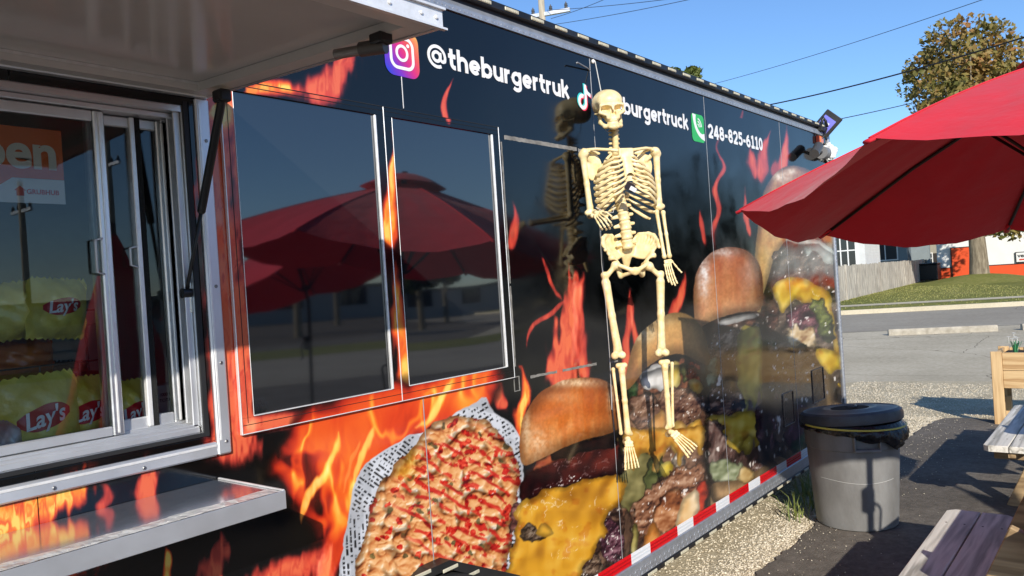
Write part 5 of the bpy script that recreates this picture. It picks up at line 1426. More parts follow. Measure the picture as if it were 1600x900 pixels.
def hand(name, wrist, dirv, side, spread, curl, L=.082, nm='finger'):
    """carpals, then five rays of metacarpal and phalanges"""
    D = np.array(dirv)/np.linalg.norm(dirv); Sd = np.array(side)-D*np.dot(side, D); Sd /= np.linalg.norm(Sd); Nn = np.cross(D, Sd)
    s = Solid(np.array(wrist)-.035, np.array(wrist)+.035, .0026)
    r5 = random.Random(5)
    for q in range(8):
        c = np.array(wrist)+Sd*((q % 4)-1.5)*.0085+D*(.004+.009*(q//4))+Nn*r5.uniform(-.002, .002); s.cap(c, c, .0062, None, .002)
    root = s.build(name, BONE, skel)
    for i in range(5):
        o = (i-2)*.0088; th = (i == 4); c0 = np.array(wrist)+Sd*o+D*(.016 if not th else .006)
        lens = [[.040, .022, .014, .010], [.044, .027, .018, .011], [.045, .030, .019, .012], [.043, .027, .018, .011], [.030, .022, .018, .0]][i]
        dv = D+Sd*spread*(i-2)*.5; dv /= np.linalg.norm(dv); ang = 0; p = c0; pts = [p]; rad = [.0046]
        if th: dv = D*.9+Sd*.42; dv /= np.linalg.norm(dv)
        b = MB()
        for j, l in enumerate(lens):
            if l == 0: continue
            ang += curl[j]; d2 = dv*math.cos(ang)+Nn*math.sin(ang); q = p+d2*l*L/.082
            b.tube([p, p+(q-p)*.12, p+(q-p)*.5, p+(q-p)*.86, q], [.0050, .0046, .0028, .0042, .0040 if j < len(lens)-1 else .0022], 8)
            p = q
        b.build(nm, BONE, root, smooth=True)
    return root
hand('hand', sk(1043, 406, -.03), sk(1051, 440, -.045)-sk(1043, 406, -.03), v3(1, 0, 0), .07, [.05, .12, .15, .1])
hand('hand', wrR+v3(.002, -.006, 0), v3(.05, -.7, -.25), v3(.8, 0, .55), .2, [-.2, -.75, -1.0, -.6], .085)

# ---- pelvis
pc = sk(985, 398, .02)
S2 = Solid((-.13, -.09, -.10), (.13, .09, .09), .0032)
rel = lambda px, py, y: sk(px, py, y)-pc
for s_ in (-1, 1):
    crest = [(.026, .050, .040), (.042, .052, .068), (.062, .046, .086), (.085, .032, .088), (.106, .010, .074), (.116, -.014, .050), (.112, -.030, .024)]
    basep = [(.030, .044, -.004), (.040, .038, -.010), (.050, .030, -.014), (.060, .018, -.016), (.068, .006, -.016), (.075, -.006, -.016), (.082, -.016, -.014)]
    for q in range(6):
        for f in (0, .5):
            c_ = np.array(crest[q])*(1-f)+np.array(crest[q+1])*f; b_ = np.array(basep[q])*(1-f)+np.array(basep[q+1])*f; m_ = (c_+b_)/2+np.array([-.002, .010, 0])
            for P0, P1 in ((b_, m_), (m_, c_)): S2.cap(P0*np.array([s_, 1, 1]), P1*np.array([s_, 1, 1]), .0056, .0060, .006)
        S2.cap(np.array(crest[q])*np.array([s_, 1, 1]), np.array(crest[q+1])*np.array([s_, 1, 1]), .0080, .0080, .006)
    S2.cap((s_*.085, -.022, -.010), (s_*.062, -.012, -.040), .015, .015, .012); S2.cap((s_*.062, -.030, -.040), (s_*.012, -.046, -.064), .0085, .009, .008)
    S2.cap((s_*.056, .006, -.045), (s_*.045, .004, -.084), .012, .0105, .008); S2.cap((s_*.045, .002, -.084), (s_*.014, -.040, -.072), .0085, .008, .008)
    S2.ell((s_*.082, -.022, -.034), (.018, .022, .018), .004, True)
S2.ell((0, -.046, -.068), (.017, .009, .017), .006)
S2.cap((0, .040, .040), (0, .058, -.046), .034, .012, .012, sq=(1, 1.9, 1))
for q in range(4):
    for s_ in (-1, 1): S2.cap((s_*(.016-.002*q), .018+.005*q, .024-.020*q), (s_*(.016-.002*q), .030, .024-.020*q), .0048, None, .003, True)
S2.build('pelvis', BONE, skel, tuple(pc)).scale = (1.1, 1.05, 1.08)
skel.children[-1].rotation_euler = (0, 0, R_(14))
# ---- legs
hpR, hpL = sk(962, 414, .005), sk(1014, 416, -.005); trR, trL = sk(944, 430, .01), sk(1033, 428, -.005); knR, knL = sk(966, 556, -.012), sk(1034, 552, -.02)
for hp, tr, kn, s_ in ((hpR, trR, knR, -1), (hpL, trL, knL, 1)):
    sh_ = tr+v3(-s_*.006, 0, -.035)
    long_bone('thigh_bone', sh_, kn+v3(0, 0, .03), .0165, [(hp, .0205), (hp, tr+v3(-s_*.004, 0, -.012), .0115), (tr, .0155), (tr+v3(-s_*.004, .006, -.03), .014), (kn+v3(-.017, -.004, .002), .0165), (kn+v3(.017, -.004, .002), .0165), (kn+v3(0, .006, .024), .0165)], .010, .0034)
tR0, tR1 = sk(971, 571, -.012), sk(981, 674, -.004); fR0, fR1 = sk(958, 577, .0), sk(970, 674, .006)
tL0, tL1 = sk(1038, 566, -.02), sk(1046, 664, -.012); fL0, fL1 = sk(1050, 568, -.006), sk(1051, 662, .0)
for a, b, c, dd, s_ in ((tR0, tR1, fR0, fR1, -1), (tL0, tL1, fL0, fL1, 1)):
    long_bone('shin_bone', a+v3(0, 0, -.02), b, .0120, [(a+v3(-.015, 0, .0), a+v3(.015, 0, .0), .0118), (a+v3(0, -.004, -.022), .0125), (b+v3(0, 0, -.004), .0135), (b+v3(-s_*.014, 0, -.012), .008)], .009)
    long_bone('calf_bone', c, dd, .0066, [(c, .0078), (dd+v3(0, 0, -.008), .0088)], .005)
def foot(an, toe, side):
    an = np.array(an); D = np.array(toe)-an; L = np.linalg.norm(D); D /= L; Sd = np.array(side, float); Sd = Sd-D*np.dot(Sd, D); Sd /= np.linalg.norm(Sd); Nn = np.cross(Sd, D)
    if Nn[1] > 0: Nn = -Nn
    s = Solid(an-.075, an+.075, .003)
    s.cap(an+v3(0, 0, -.006), an+D*.01, .0125, .011, .005); s.cap(an+v3(0, .012, -.008), an+v3(0, .036, -.022), .012, .013, .008)
    for q in range(6):
        c = an+D*(.022+.014*(q//3))+Sd*((q % 3)-1)*.0125+Nn*.002; s.cap(c, c, .0082, None, .003)
    root = s.build('foot', BONE, skel)
    for i in range(5):
        o = (i-2)*.0098; c0 = an+D*.044+Sd*o*.9; dv = D+Sd*(i-2)*.07; dv /= np.linalg.norm(dv); big = (i == 0)
        l1 = .058+(.002 if big else -.002*abs(i-1)); b = MB(); p = c0; rr0 = .0068 if big else .0046
        for j, l in enumerate((l1, .024 if big else .018, .0 if big else .010, .016 if big else .009)):
            if l == 0: continue
            d2 = dv+v3(0, 0, -.08*j); d2 /= np.linalg.norm(d2); q = p+d2*l
            b.tube([p, p+(q-p)*.1, p+(q-p)*.5, p+(q-p)*.88, q], [rr0, rr0*.95, rr0*.62, rr0*.9, rr0*.75], 8); p = q
        b.build('toe', BONE, root, smooth=True)
foot(sk(981, 684, -.008), sk(989, 738, -.085), (1, 0, 0))
foot(sk(1048, 673, -.016), sk(1084, 706, -.115), (1, -.2, .4))
# tags and lines
TAGW = mat('white_card', (.8, .8, .8), .5); TAGB = mat('black_card', (.03, .025, .03), .4)
tg = sk(984, 292, -.135); o = MB().cbox((-.022, -.001, -.016), (.022, .001, .016), .0008).build('paper_tag', TAGB, skel); o.location = tuple(tg); o.rotation_euler = (R_(20), R_(25), R_(15))
o = MB().cbox((-.016, -.001, -.008), (.016, .001, .010), .0008).build('paper_tag', TAGW, skel); tg = sk(989, 296, -.142); o.location = tuple(tg); o.rotation_euler = (R_(20), R_(25), R_(15))
for (px, py) in ((991, 256), (993, 264), (996, 276)):
    o = MB().cbox((-.010, -.001, -.005), (.010, .001, .005), .0008).build('paper_tag', TAGW, skel); o.location = tuple(sk(px, py, -.07)); o.rotation_euler = (R_(10), R_(-15), 0)
LINE = mat('white_cord', (.55, .55, .52), .6)
hw = Vector((3.055, -.012, 2.60))-Vector(SO); hw.rotate(Matrix.Rotation(-SA, 3, 'Z'))
MB().tube([tuple(hw), tuple(HC+v3(-.01, .05, .09))], .0022, 6).build('hanging_cord', LINE, skel)
MB().tube([tuple(HC+v3(-.04, .04, -.02)), tuple(HC+v3(-.02, .035, -.06)), tuple(nd+v3(-.01, .02, -.02))], .0014, 5).build('hanging_cord', LINE, skel)
MB().tube([sk(937, 350, -.20), sk(940, 410, -.10), sk(947, 480, -.03), sk(953, 560, .03), sk(956, 640, .05)], .0013, 5).build('hanging_cord', LINE, skel)
MB().tube([sk(931, 324, -.05), sk(948, 333, -.07), sk(958, 332, -.04), sk(960, 320, .0)], .0014, 5).build('hanging_cord', LINE, skel)
# ------------------------------------------------------------------ things inside the hatch
def bag(px, py, Y, w, h, tilt, label, group, main=(214, 186, 40), low=(236, 222, 120), brand=True, logo='Lay\'s', lcol=(176, 24, 34)):
    p = onwall(px, py, Y); root = empty('chip_bag', tuple(p), label=label, cat='chip bag', group=group)
    bul = lambda u, v: .045*max(0, (1-abs(u)**2.4))*max(0, 1-abs(v)**3)+.004*math.sin(9*u+3*v)*math.sin(7*v+2)
    Mt = Matrix.Rotation(R_(tilt), 4, 'Y')
    n, m_ = 22, 26; vs = []; fs = []
    for sgn in (-1, 1):
        o = len(vs)
        for j in range(m_+1):
            for i in range(n+1):
                u = -1+2*i/n; v = -1+2*j/m_; pinch = 1-.10*(abs(v)**6)+.02*math.sin(11*v)*(abs(u) > .9)
                z = h/2*v+(.004*math.sin(40*u) if abs(v) > .96 else 0)
                vs.append(tuple(Mt @ Vector((w/2*u*pinch, sgn*bul(u, v), z))))
        for j in range(m_):
            for i in range(n):
                a = o+j*(n+1)+i; q = (a, a+1, a+n+2, a+n+1); fs.append(q if sgn < 0 else q[::-1])
    nm = 'foil_%d_%d_%d' % main
    o = meshobj('bag_foil', vs, fs, mat(nm, srgb(*main), .28, col2=srgb(*low), vscale=9, bump=.5, bscale=30, coat=.3), root, smooth=True)
    if brand:
        b = MB(); vs = []; N2 = 28
        rows = 7
        for j in range(rows):
            for k in range(N2+1):
                u = -.62+1.24*k/N2; hh = .30*(1-abs(u/.66)**2.6)+.04; v = .06+.06*math.sin(u*3)+hh*(-1+2*j/(rows-1))*.8
                vs.append(tuple(Mt @ Vector((w/2*u, -bul(u, v)-.0022, h/2*v))))
        fs = [(j*(N2+1)+k, j*(N2+1)+k+1, (j+1)*(N2+1)+k+1, (j+1)*(N2+1)+k) for j in range(rows-1) for k in range(N2)]
        meshobj('bag_label', vs, fs, mat('label_%d_%d_%d' % lcol, srgb(*lcol), .3, var=.05), root, smooth=True)
        me = text_mesh(logo, .02); co = np.zeros(len(me.vertices)*3); me.vertices.foreach_get('co', co); co = co.reshape(-1, 3)
        xm, xM = co[:, 0].min(), co[:, 0].max(); out = []
        for c in co:
            u = -.46+.92*(c[0]-xm)/(xM-xm); v = -.12+.40*c[1]/.72+.05*u*3*.3+.08*u
            out.append(tuple(Mt @ Vector((w/2*(u+.06*c[1]), -bul(u, v)-.0042-(.0006 if c[2] > 0 else 0), h/2*v))))
        me.vertices.foreach_set('co', np.array(out).ravel()); me.update(); link('bag_lettering', me, WHITE_V, root)
    return root
GB = 'yellow chip bags inside the serving hatch'
bag(60, 654, .125, .185, .205, -3, 'yellow potato chip bag with red logo at the lower left of the hatch', GB)
bag(128, 646, .16, .15, .185, 2, 'yellow chip bag standing second from the left behind the hatch glass', GB)
bag(200, 646, .15, .13, .17, -4, 'yellow chip bag seen through the narrow right sash', GB)
bag(88, 482, .20, .14, .15, 5, 'yellow chip bag with red logo on the upper rack shelf', GB)
bag(18, 486, .24, .17, .14, -5, 'plain yellow chip bag at the left end of the upper rack shelf', GB, brand=False)
bag(6, 690, .115, .075, .10, 12, 'red and silver snack bag at the left edge of the sill', GB, (190, 30, 30), (210, 206, 200), False)
bag(30, 560, .36, .16, .10, 0, 'orange snack bag lying on the middle rack shelf', GB, (170, 70, 24), (200, 110, 40), False)
bag(100, 590, .40, .12, .09, 6, 'dark brown snack bag at the back of the middle rack shelf', GB, (70, 40, 26), (110, 70, 40), False)
RK = mat('rack_black_wire', (.02, .02, .02), .4, .4)
rk = empty('wire_rack', (.66, .3, 1.19), label='black wire snack rack inside the serving hatch', cat='rack')
zs_ = (1.335, 1.455, 1.585); 
for z in zs_:
    for y in (.10, .30): MB().tube([(-.9, y, z-1.19), (.30, y, z-1.19)], .0028, 6).build('rack_rail', RK, rk, smooth=True)
    b = MB()
    for k in range(14): b.tube([(-.9+k*.092, -.08, z-1.19), (-.9+k*.092, -.08, z-1.19+.035)], .0022, 5)
    kind(b.build('rack_wires', RK, rk), 'stuff')
    MB().tube([(-.9, -.08, z-1.19+.035), (.30, -.08, z-1.19+.035)], .0026, 6).build('rack_rail', RK, rk, smooth=True)
    MB().box((-.9, -.078, z-1.19-.004), (.30, .10, z-1.19-.001)).build('rack_shelf', RK, rk)
for x in (-.9, .30):
    for y in (-.08, .10): MB().tube([(x, y, 0), (x, y, .52)], .004, 6).build('rack_post', RK, rk, smooth=True)
# white carton at the right
p = onwall(256, 628, .26); cb = empty('carton', (p[0], .26, 1.19), label='small white carton with printed count on the counter behind the right sash', cat='carton')
hh = p[2]-1.19+.05
MB().cbox((-.035, -.03, 0), (.035, .03, hh), .002).build('carton_body', mat('white_card_box', (.7, .7, .7), .55, var=.05), cb)
def flat_text(body, x0, z0, hgt, y, m, parent, name='lettering', off=.01, wscale=1.0):
    me = text_mesh(body, off); co = np.zeros(len(me.vertices)*3); me.vertices.foreach_get('co', co); co = co.reshape(-1, 3)
    out = np.stack([x0+co[:, 0]*hgt/.72*wscale, np.where(co[:, 2] > 0, y-.0006, y), z0+co[:, 1]*hgt/.72], -1); me.vertices.foreach_set('co', out.ravel()); me.update()
    return link(name, me, m, parent)
INK = mat('black_ink', (.02, .02, .02), .6)
flat_text('1000 CT', -.028, hh-.03, .009, -.031, INK, cb); flat_text('TOTAL', -.028, hh-.046, .009, -.031, INK, cb)
# open sign on the inside of the glass
a = onwall(-150, 192, .075); c = onwall(103, 318, .075)
sg = empty('open_sign', (c[0], .075, c[2]), label='orange and white open sign taped behind the hatch glass', cat='sign')
W2 = .34; ORG = mat('orange_sign_card', srgb(226, 104, 30), .5, var=.05)
zt = onwall(100, 205, .075)[2]-c[2]
MB().cbox((-W2, 0, .055), (0, .002, zt), .0006).build('orange_panel', ORG, sg)
MB().cbox((-W2, 0, -.002), (0, .002, .0545), .0006).build('white_panel', mat('white_sign_card', (.75, .75, .74), .5, var=.03), sg)
flat_text('Open', -.268, .080, .080, -.001, mat('cream_sign_letter', (.8, .76, .66), .5), sg, off=.03)
MB().prism([(-.14, -.0006, .0548), (-.11, -.0006, .0548), (-.145, -.0006, .030)], (0, .0005, 0)).build('speech_tail', ORG, sg)
flat_text('GRUBHUB', -.083, .019, .0108, -.001, mat('red_sign_letter', srgb(200, 60, 40), .5), sg, off=.03)
hb = MB(); hb.prism([(-.104, -.0012, .014), (-.088, -.0012, .014), (-.088, -.0012, .026), (-.084, -.0012, .026), (-.096, -.0012, .037), (-.108, -.0012, .026), (-.104, -.0012, .026)], (0, .0008, 0))
hb.build('house_mark', mat('red_sign_letter'), sg)

# ------------------------------------------------------------------ wheel fender at the bottom of the picture
fz = onwall(690, 881, -.05)[2]; fx = [onwall(q, 884, -.05)[0] for q in (600, 672, 704, 752)]
x0, x1 = fx[1], fx[2]
FEN = MB(); out = [(x0-.42, fz-.34), (x0-.32, fz-.13), (x0, fz), (x1, fz), (x1+.36, fz-.17), (x1+.46, fz-.36)]
inn = [(x0-.37, fz-.34), (x0-.285, fz-.16), (x0+.008, fz-.028), (x1-.008, fz-.028), (x1+.335, fz-.2), (x1+.41, fz-.36)]
n = 6; vs = []
for y in (-.05, -.001):
    vs += [(p[0], y, p[1]) for p in out]+[(p[0], y, p[1]) for p in inn]
fs = []
for i in range(n-1):
    fs += [(i, n+i, n+i+1, i+1), (i, i+1, 2*n+i+1, 2*n+i), (n+i, 3*n+i, 3*n+i+1, n+i+1)]
fd_ = tpart(FEN.add(vs, fs), 'wheel_fender', BLACKM)
for (px, py) in ((661, 893), (704, 884), (738, 893)):
    q = onwall(px, py+4, -.053); b = MB().cbox((q[0]-.036, -.056, q[2]-.006), (q[0]+.036, -.050, q[2]+.006), .002)
    tpart(b, 'led_module', LEDM, fd_)
Mw = Matrix.Translation(((x0+x1)/2, -.015, .33)) @ Matrix.Rotation(PI/2, 4, 'X')
wh = tpart(MB().lathe([(.20, -.06), (.31, -.09), (.335, -.05), (.335, .05), (.31, .09), (.20, .06)], 36, M=Mw), 'wheel', mat('tyre_rubber', (.02, .02, .02), .8, bump=.4, bscale=60), angle=40)
tpart(MB().lathe([(.05, .04), (.12, .055), (.19, .04), (.205, .07)], 28, M=Mw), 'wheel_rim', ALU_W, wh, angle=40)

# ------------------------------------------------------------------ umbrellas
def fabric(name, col, tr=.22):
    if name in MATS: return MATS[name]
    m = bpy.data.materials.new(name); m.use_nodes = True; nt = m.node_tree; N = nt.nodes; Lk = nt.links; b = N['Principled BSDF']
    tc = N.new('ShaderNodeTexCoord'); nz = N.new('ShaderNodeTexNoise'); nz.inputs['Scale'].default_value = 5; nz.inputs['Detail'].default_value = 5; Lk.new(tc.outputs['Object'], nz.inputs['Vector'])
    rp = N.new('ShaderNodeValToRGB'); rp.color_ramp.elements[0].color = (*[c*.86 for c in col], 1); rp.color_ramp.elements[1].color = (*[min(1, c*1.1) for c in col], 1); Lk.new(nz.outputs['Fac'], rp.inputs[0]); Lk.new(rp.outputs[0], b.inputs['Base Color'])
    b.inputs['Roughness'].default_value = .75; b.inputs['Sheen Weight'].default_value = .15
    wv = N.new('ShaderNodeTexNoise'); wv.inputs['Scale'].default_value = 7; wv.inputs['Detail'].default_value = 4; Lk.new(tc.outputs['Object'], wv.inputs['Vector'])
    bp = N.new('ShaderNodeBump'); bp.inputs['Strength'].default_value = .55; bp.inputs['Distance'].default_value = .02; Lk.new(wv.outputs['Fac'], bp.inputs['Height']); Lk.new(bp.outputs[0], b.inputs['Normal'])
    t = N.new('ShaderNodeBsdfTranslucent'); t.inputs['Color'].default_value = (col[0]*.9, col[1]*.25, col[2]*.25, 1)
    mx = N.new('ShaderNodeMixShader'); mx.inputs[0].default_value = tr
    Lk.new(b.outputs[0], mx.inputs[1]); Lk.new(t.outputs[0], mx.inputs[2]); Lk.new(mx.outputs[0], N['Material Output'].inputs['Surface'])
    MATS[name] = m; return m
REDF = fabric('red_umbrella_fabric', srgb(210, 16, 42), .08)
RIBM = mat('umbrella_rib_black', (.012, .012, .012), .45)
POLE = mat('umbrella_pole_bronze', (.05, .045, .04), .4, .6, var=.15)
def umbrella(base, c, ax, az, R0, hc, label, group):
    root = empty('patio_umbrella', base, label=label, cat='umbrella', group=group)
    B = Vector(base); ax = Vector(ax).normalized(); e1 = Vector((0, 1, 0)).cross(ax).normalized(); e2 = ax.cross(e1); c = Vector(c)
    def P(th, r, sag=0.0):
        t = r/R0
        h = hc*(1-t)*(1+.30*t)                                               # ribs bow slightly
        return c+(e1*math.cos(th)+e2*math.sin(th))*r+ax*(h-sag)-B
    for k in range(8):
        t0 = az-(k+1)*PI/4; vs = []; n, m_ = 14, 10
        for j in range(m_+1):
            r = .10+(R0-.10)*j/m_
            for i in range(n+1):
                u = i/n; th = t0+u*PI/4; q = 4*u*(1-u); a = P(t0, r); b = P(t0+PI/4, r); p = a.lerp(b, u)
                f = j/m_; p = p+ax*(-.075*q*f**3-.045*q*f*(1-f)+.006*math.sin(u*PI*7+k)*math.sin(PI*min(1, f*1.1))*q*f+.005*math.sin(u*23+f*9+k*2)*f*q)   # cloth hollow between ribs, hem hanging below them
                vs.append(p)
        fs = [(j*(n+1)+i, j*(n+1)+i+1, (j+1)*(n+1)+i+1, (j+1)*(n+1)+i) for j in range(m_) for i in range(n)]
        # folded hem
        o = len(vs)
        for i in range(n+1): vs.append(vs[m_*(n+1)+i]-ax*.022+Vector((0, 0, 0)))
        fs += [(m_*(n+1)+i, m_*(n+1)+i+1, o+i+1, o+i) for i in range(n)] if False else []
        if not fs: pass
        meshobj('canopy_panel', vs[:o], fs, REDF, root, smooth=True)
        th = t0+PI/4
        MB().tube([P(th, .12+(R0-.12)*q/8)+ax*.001 for q in range(9)], .006, 6, flat=(.45, tuple(ax))).build('canopy_seam', REDF, root, smooth=True)
        pts = [P(th, r)-ax*.010 for r in (.05, R0*.3, R0*.6, R0*.985)]
        MB().tube(pts, .0075, 8).build('rib', RIBM, root, smooth=True)
        q = P(th, R0*.97)-ax*.008
        MB().tube([P(th, R0*.955)-ax*.012, P(th, R0*1.012)-ax*.006], .014, 8, flat=(.5, tuple(ax))).build('rib_pocket', REDF, root, smooth=True)
        MB().tube([P(th, R0*.36)-ax*.014, c+ax*(-.10)-B+(e1*math.cos(th)+e2*math.sin(th))*.035], .006, 6).build('strut', RIBM, root, smooth=True)
    # vent cap
    vs = [c+ax*(hc+.055)-B]; n = 32
    for r, h in ((.10, .055), (.20, .025), (.27, -.01)):
        for k in range(n):
            th = 2*PI*k/n; vs.append(c+(e1*math.cos(th)+e2*math.sin(th))*r*(1+.03*math.cos(8*th))+ax*(hc+h-.02)-B)
    fs = [(0, 1+k, 1+(k+1) % n) for k in range(n)]+[(1+j*n+k, 1+(j+1)*n+k, 1+(j+1)*n+(k+1) % n, 1+j*n+(k+1) % n) for j in range(2) for k in range(n)]
    meshobj('vent_cap', vs, fs, REDF, root, smooth=True)
    top = c+ax*(hc+.06)-B; knee = c-ax*.22-B
    MB().tube([(0, 0, 0), tuple(knee), tuple(top)], .019, 14).build('pole', POLE, root, smooth=True)
    MB().lathe([(.032, -.03), (.038, 0), (.032, .04)], 16, M=Matrix.Translation(c-ax*.08-B)).build('hub', RIBM, root, angle=40)
    kz = 1.16
    ck = MB().cbox((-.028, -.036, kz-.07), (.028, .036, kz+.07), .012).build('crank_box', RIBM, root)
    MB().tube([(0, -.03, kz), (0, -.085, kz-.01), (.0, -.10, kz-.03), (0, -.085, kz-.16), (0, -.12, kz-.17)], .008, 8).build('crank_handle', RIBM, ck, smooth=True)
    return root
umbrella((3.42, -1.88, 0), (3.508, -1.83, 1.868), (.097, .05, 1), 1.945, 1.27, .45, 'open red patio umbrella over the near picnic table', 'red patio umbrellas')
umbrella((-2.75, -2.35, 0), (-2.75, -2.35, 2.05), (.0, .0, 1), 1.2, 1.35, .50, 'open red patio umbrella beside the serving hatch, left of the camera', 'red patio umbrellas')

umbrella((5.0, -4.9, 0), (5.0, -4.9, 1.80), (-.10, -.22, 1), .7, 1.35, .46, 'tilted red patio umbrella farther out, mirrored low in the dark windows', 'red patio umbrellas')

# a closed red umbrella, seen mirrored in the hatch glass
cu = empty('closed_umbrella', (2.72, -3.9, 0), label='closed red patio umbrella mirrored in the hatch glass', cat='umbrella', group='red patio umbrellas')
vs = []; n, m_ = 48, 16
for j in range(m_+1):
    t = j/m_; z = 2.18-1.45*t; r = .03+.36*t**.8
    for k in range(n):
        th = 2*PI*k/n; q = 1+.26*t*math.cos(8*th+.6*math.sin(3*t))+.06*math.sin(5*th+4*t); vs.append((r*q*math.cos(th), r*q*math.sin(th), z+.05*t*math.cos(8*th)))
fs = [(j*n+k, (j+1)*n+k, (j+1)*n+(k+1) % n, j*n+(k+1) % n) for j in range(m_) for k in range(n)]
meshobj('folded_canopy', vs, fs, REDF, cu, smooth=True); MB().tube([(0, 0, 0), (0, 0, 2.28)], .019, 12).build('pole', POLE, cu, smooth=True)
MB().lathe([(.24, 0), (.24, .04), (.20, .07), (.05, .09), (.035, .22)], 24).build('umbrella_base', RIBM, cu, angle=40)

# ------------------------------------------------------------------ wood
def wood_mat(name, c1, c2, axis=0, rough=.7, knots=True):
    if name in MATS: return MATS[name]
    m = bpy.data.materials.new(name); m.use_nodes = True; nt = m.node_tree; N = nt.nodes; Lk = nt.links; b = N['Principled BSDF']
    tc = N.new('ShaderNodeTexCoord'); mp = N.new('ShaderNodeMapping'); sc = [9.0, 9.0, 9.0]; sc[axis] = .7; mp.inputs['Scale'].default_value = sc
    oi = N.new('ShaderNodeObjectInfo'); ad = N.new('ShaderNodeVectorMath'); ad.operation = 'ADD'
    mu = N.new('ShaderNodeVectorMath'); mu.operation = 'SCALE'; mu.inputs[3].default_value = 7.0
    cx = N.new('ShaderNodeCombineXYZ'); [Lk.new(oi.outputs['Random'], cx.inputs[i]) for i in range(3)]; Lk.new(cx.outputs[0], mu.inputs[0])
    Lk.new(tc.outputs['Object'], ad.inputs[0]); Lk.new(mu.outputs[0], ad.inputs[1]); Lk.new(ad.outputs[0], mp.inputs[0])
    n1 = N.new('ShaderNodeTexNoise'); n1.inputs['Scale'].default_value = 1.0; n1.inputs['Detail'].default_value = 3; n1.inputs['Distortion'].default_value = .6; Lk.new(mp.outputs[0], n1.inputs['Vector'])
    ml = N.new('ShaderNodeMath'); ml.operation = 'MULTIPLY'; ml.inputs[1].default_value = 26; Lk.new(n1.outputs['Fac'], ml.inputs[0])
    sn = N.new('ShaderNodeMath'); sn.operation = 'SINE'; Lk.new(ml.outputs[0], sn.inputs[0])
    mr = N.new('ShaderNodeMapRange'); mr.inputs['From Min'].default_value = -1; Lk.new(sn.outputs[0], mr.inputs[0])
    n2 = N.new('ShaderNodeTexNoise'); n2.inputs['Scale'].default_value = 7; n2.inputs['Detail'].default_value = 6; Lk.new(mp.outputs[0], n2.inputs['Vector'])
    av = N.new('ShaderNodeMath'); av.operation = 'MULTIPLY_ADD'; av.inputs[1].default_value = .45; Lk.new(mr.outputs[0], av.inputs[0]); 
    hv = N.new('ShaderNodeMath'); hv.operation = 'MULTIPLY'; hv.inputs[1].default_value = .55; Lk.new(n2.outputs['Fac'], hv.inputs[0]); Lk.new(hv.outputs[0], av.inputs[2])
    rp = N.new('ShaderNodeValToRGB'); rp.color_ramp.elements[0].position = .18; rp.color_ramp.elements[1].position = .75; rp.color_ramp.elements[0].color = (*c1, 1); rp.color_ramp.elements[1].color = (*c2, 1)
    Lk.new(av.outputs[0], rp.inputs[0]); Lk.new(rp.outputs[0], b.inputs['Base Color']); b.inputs['Roughness'].default_value = rough
    bp = N.new('ShaderNodeBump'); bp.inputs['Strength'].default_value = .35; bp.inputs['Distance'].default_value = .004; Lk.new(av.outputs[0], bp.inputs['Height']); Lk.new(bp.outputs[0], b.inputs['Normal'])
    MATS[name] = m; return m
WGREY = wood_mat('weathered_grey_wood', srgb(150, 147, 138), srgb(224, 220, 210), 0)
WTAN = wood_mat('tan_treated_wood', srgb(122, 100, 72), srgb(178, 152, 114), 1)
WTANX = wood_mat('tan_treated_wood_long', srgb(122, 100, 72), srgb(178, 152, 114), 0)
WPALE = wood_mat('pale_new_wood', srgb(172, 132, 86), srgb(216, 184, 136), 1)
WPALEZ = wood_mat('pale_new_wood_upright', srgb(172, 132, 86), srgb(220, 188, 140), 2)
NAIL = mat('nail_head', (.06, .05, .05), .5, .6)
def chamfer_plank(x0, x1, y0, y1, z0, z1, cl, cr):
    """plank whose two corners at the x1 end may be cut"""
    b = MB(); pts = [(x0+cl[0], y0), (x1-cr[0], y0), (x1, y0+cr[0]), (x1, y1-cr[1]), (x1-cr[1], y1), (x0+cl[1], y1), (x0, y1-cl[1]), (x0, y0+cl[0])]
    q = []
    for p in pts:
        if not q or (abs(q[-1][0]-p[0])+abs(q[-1][1]-p[1])) > 1e-4: q.append(p)
    n = len(q); e = .004
    top = [(p[0], p[1], z1) for p in q]
    cxm = sum(p[0] for p in q)/n; cym = sum(p[1] for p in q)/n
    ins = [(p[0]-math.copysign(e, p[0]-cxm), p[1]-math.copysign(e, p[1]-cym), z1) for p in q]; sd = [(p[0], p[1], z1-e) for p in q]; bt = [(p[0], p[1], z0) for p in q]
    vs = ins+sd+bt; fs = [tuple(range(n)), tuple(range(2*n, 3*n))[::-1]]
    for i in range(n):
        j = (i+1) % n; fs += [(i, n+i, n+j, j), (n+i, 2*n+i, 2*n+j, n+j)]
    return b.add(vs, fs)
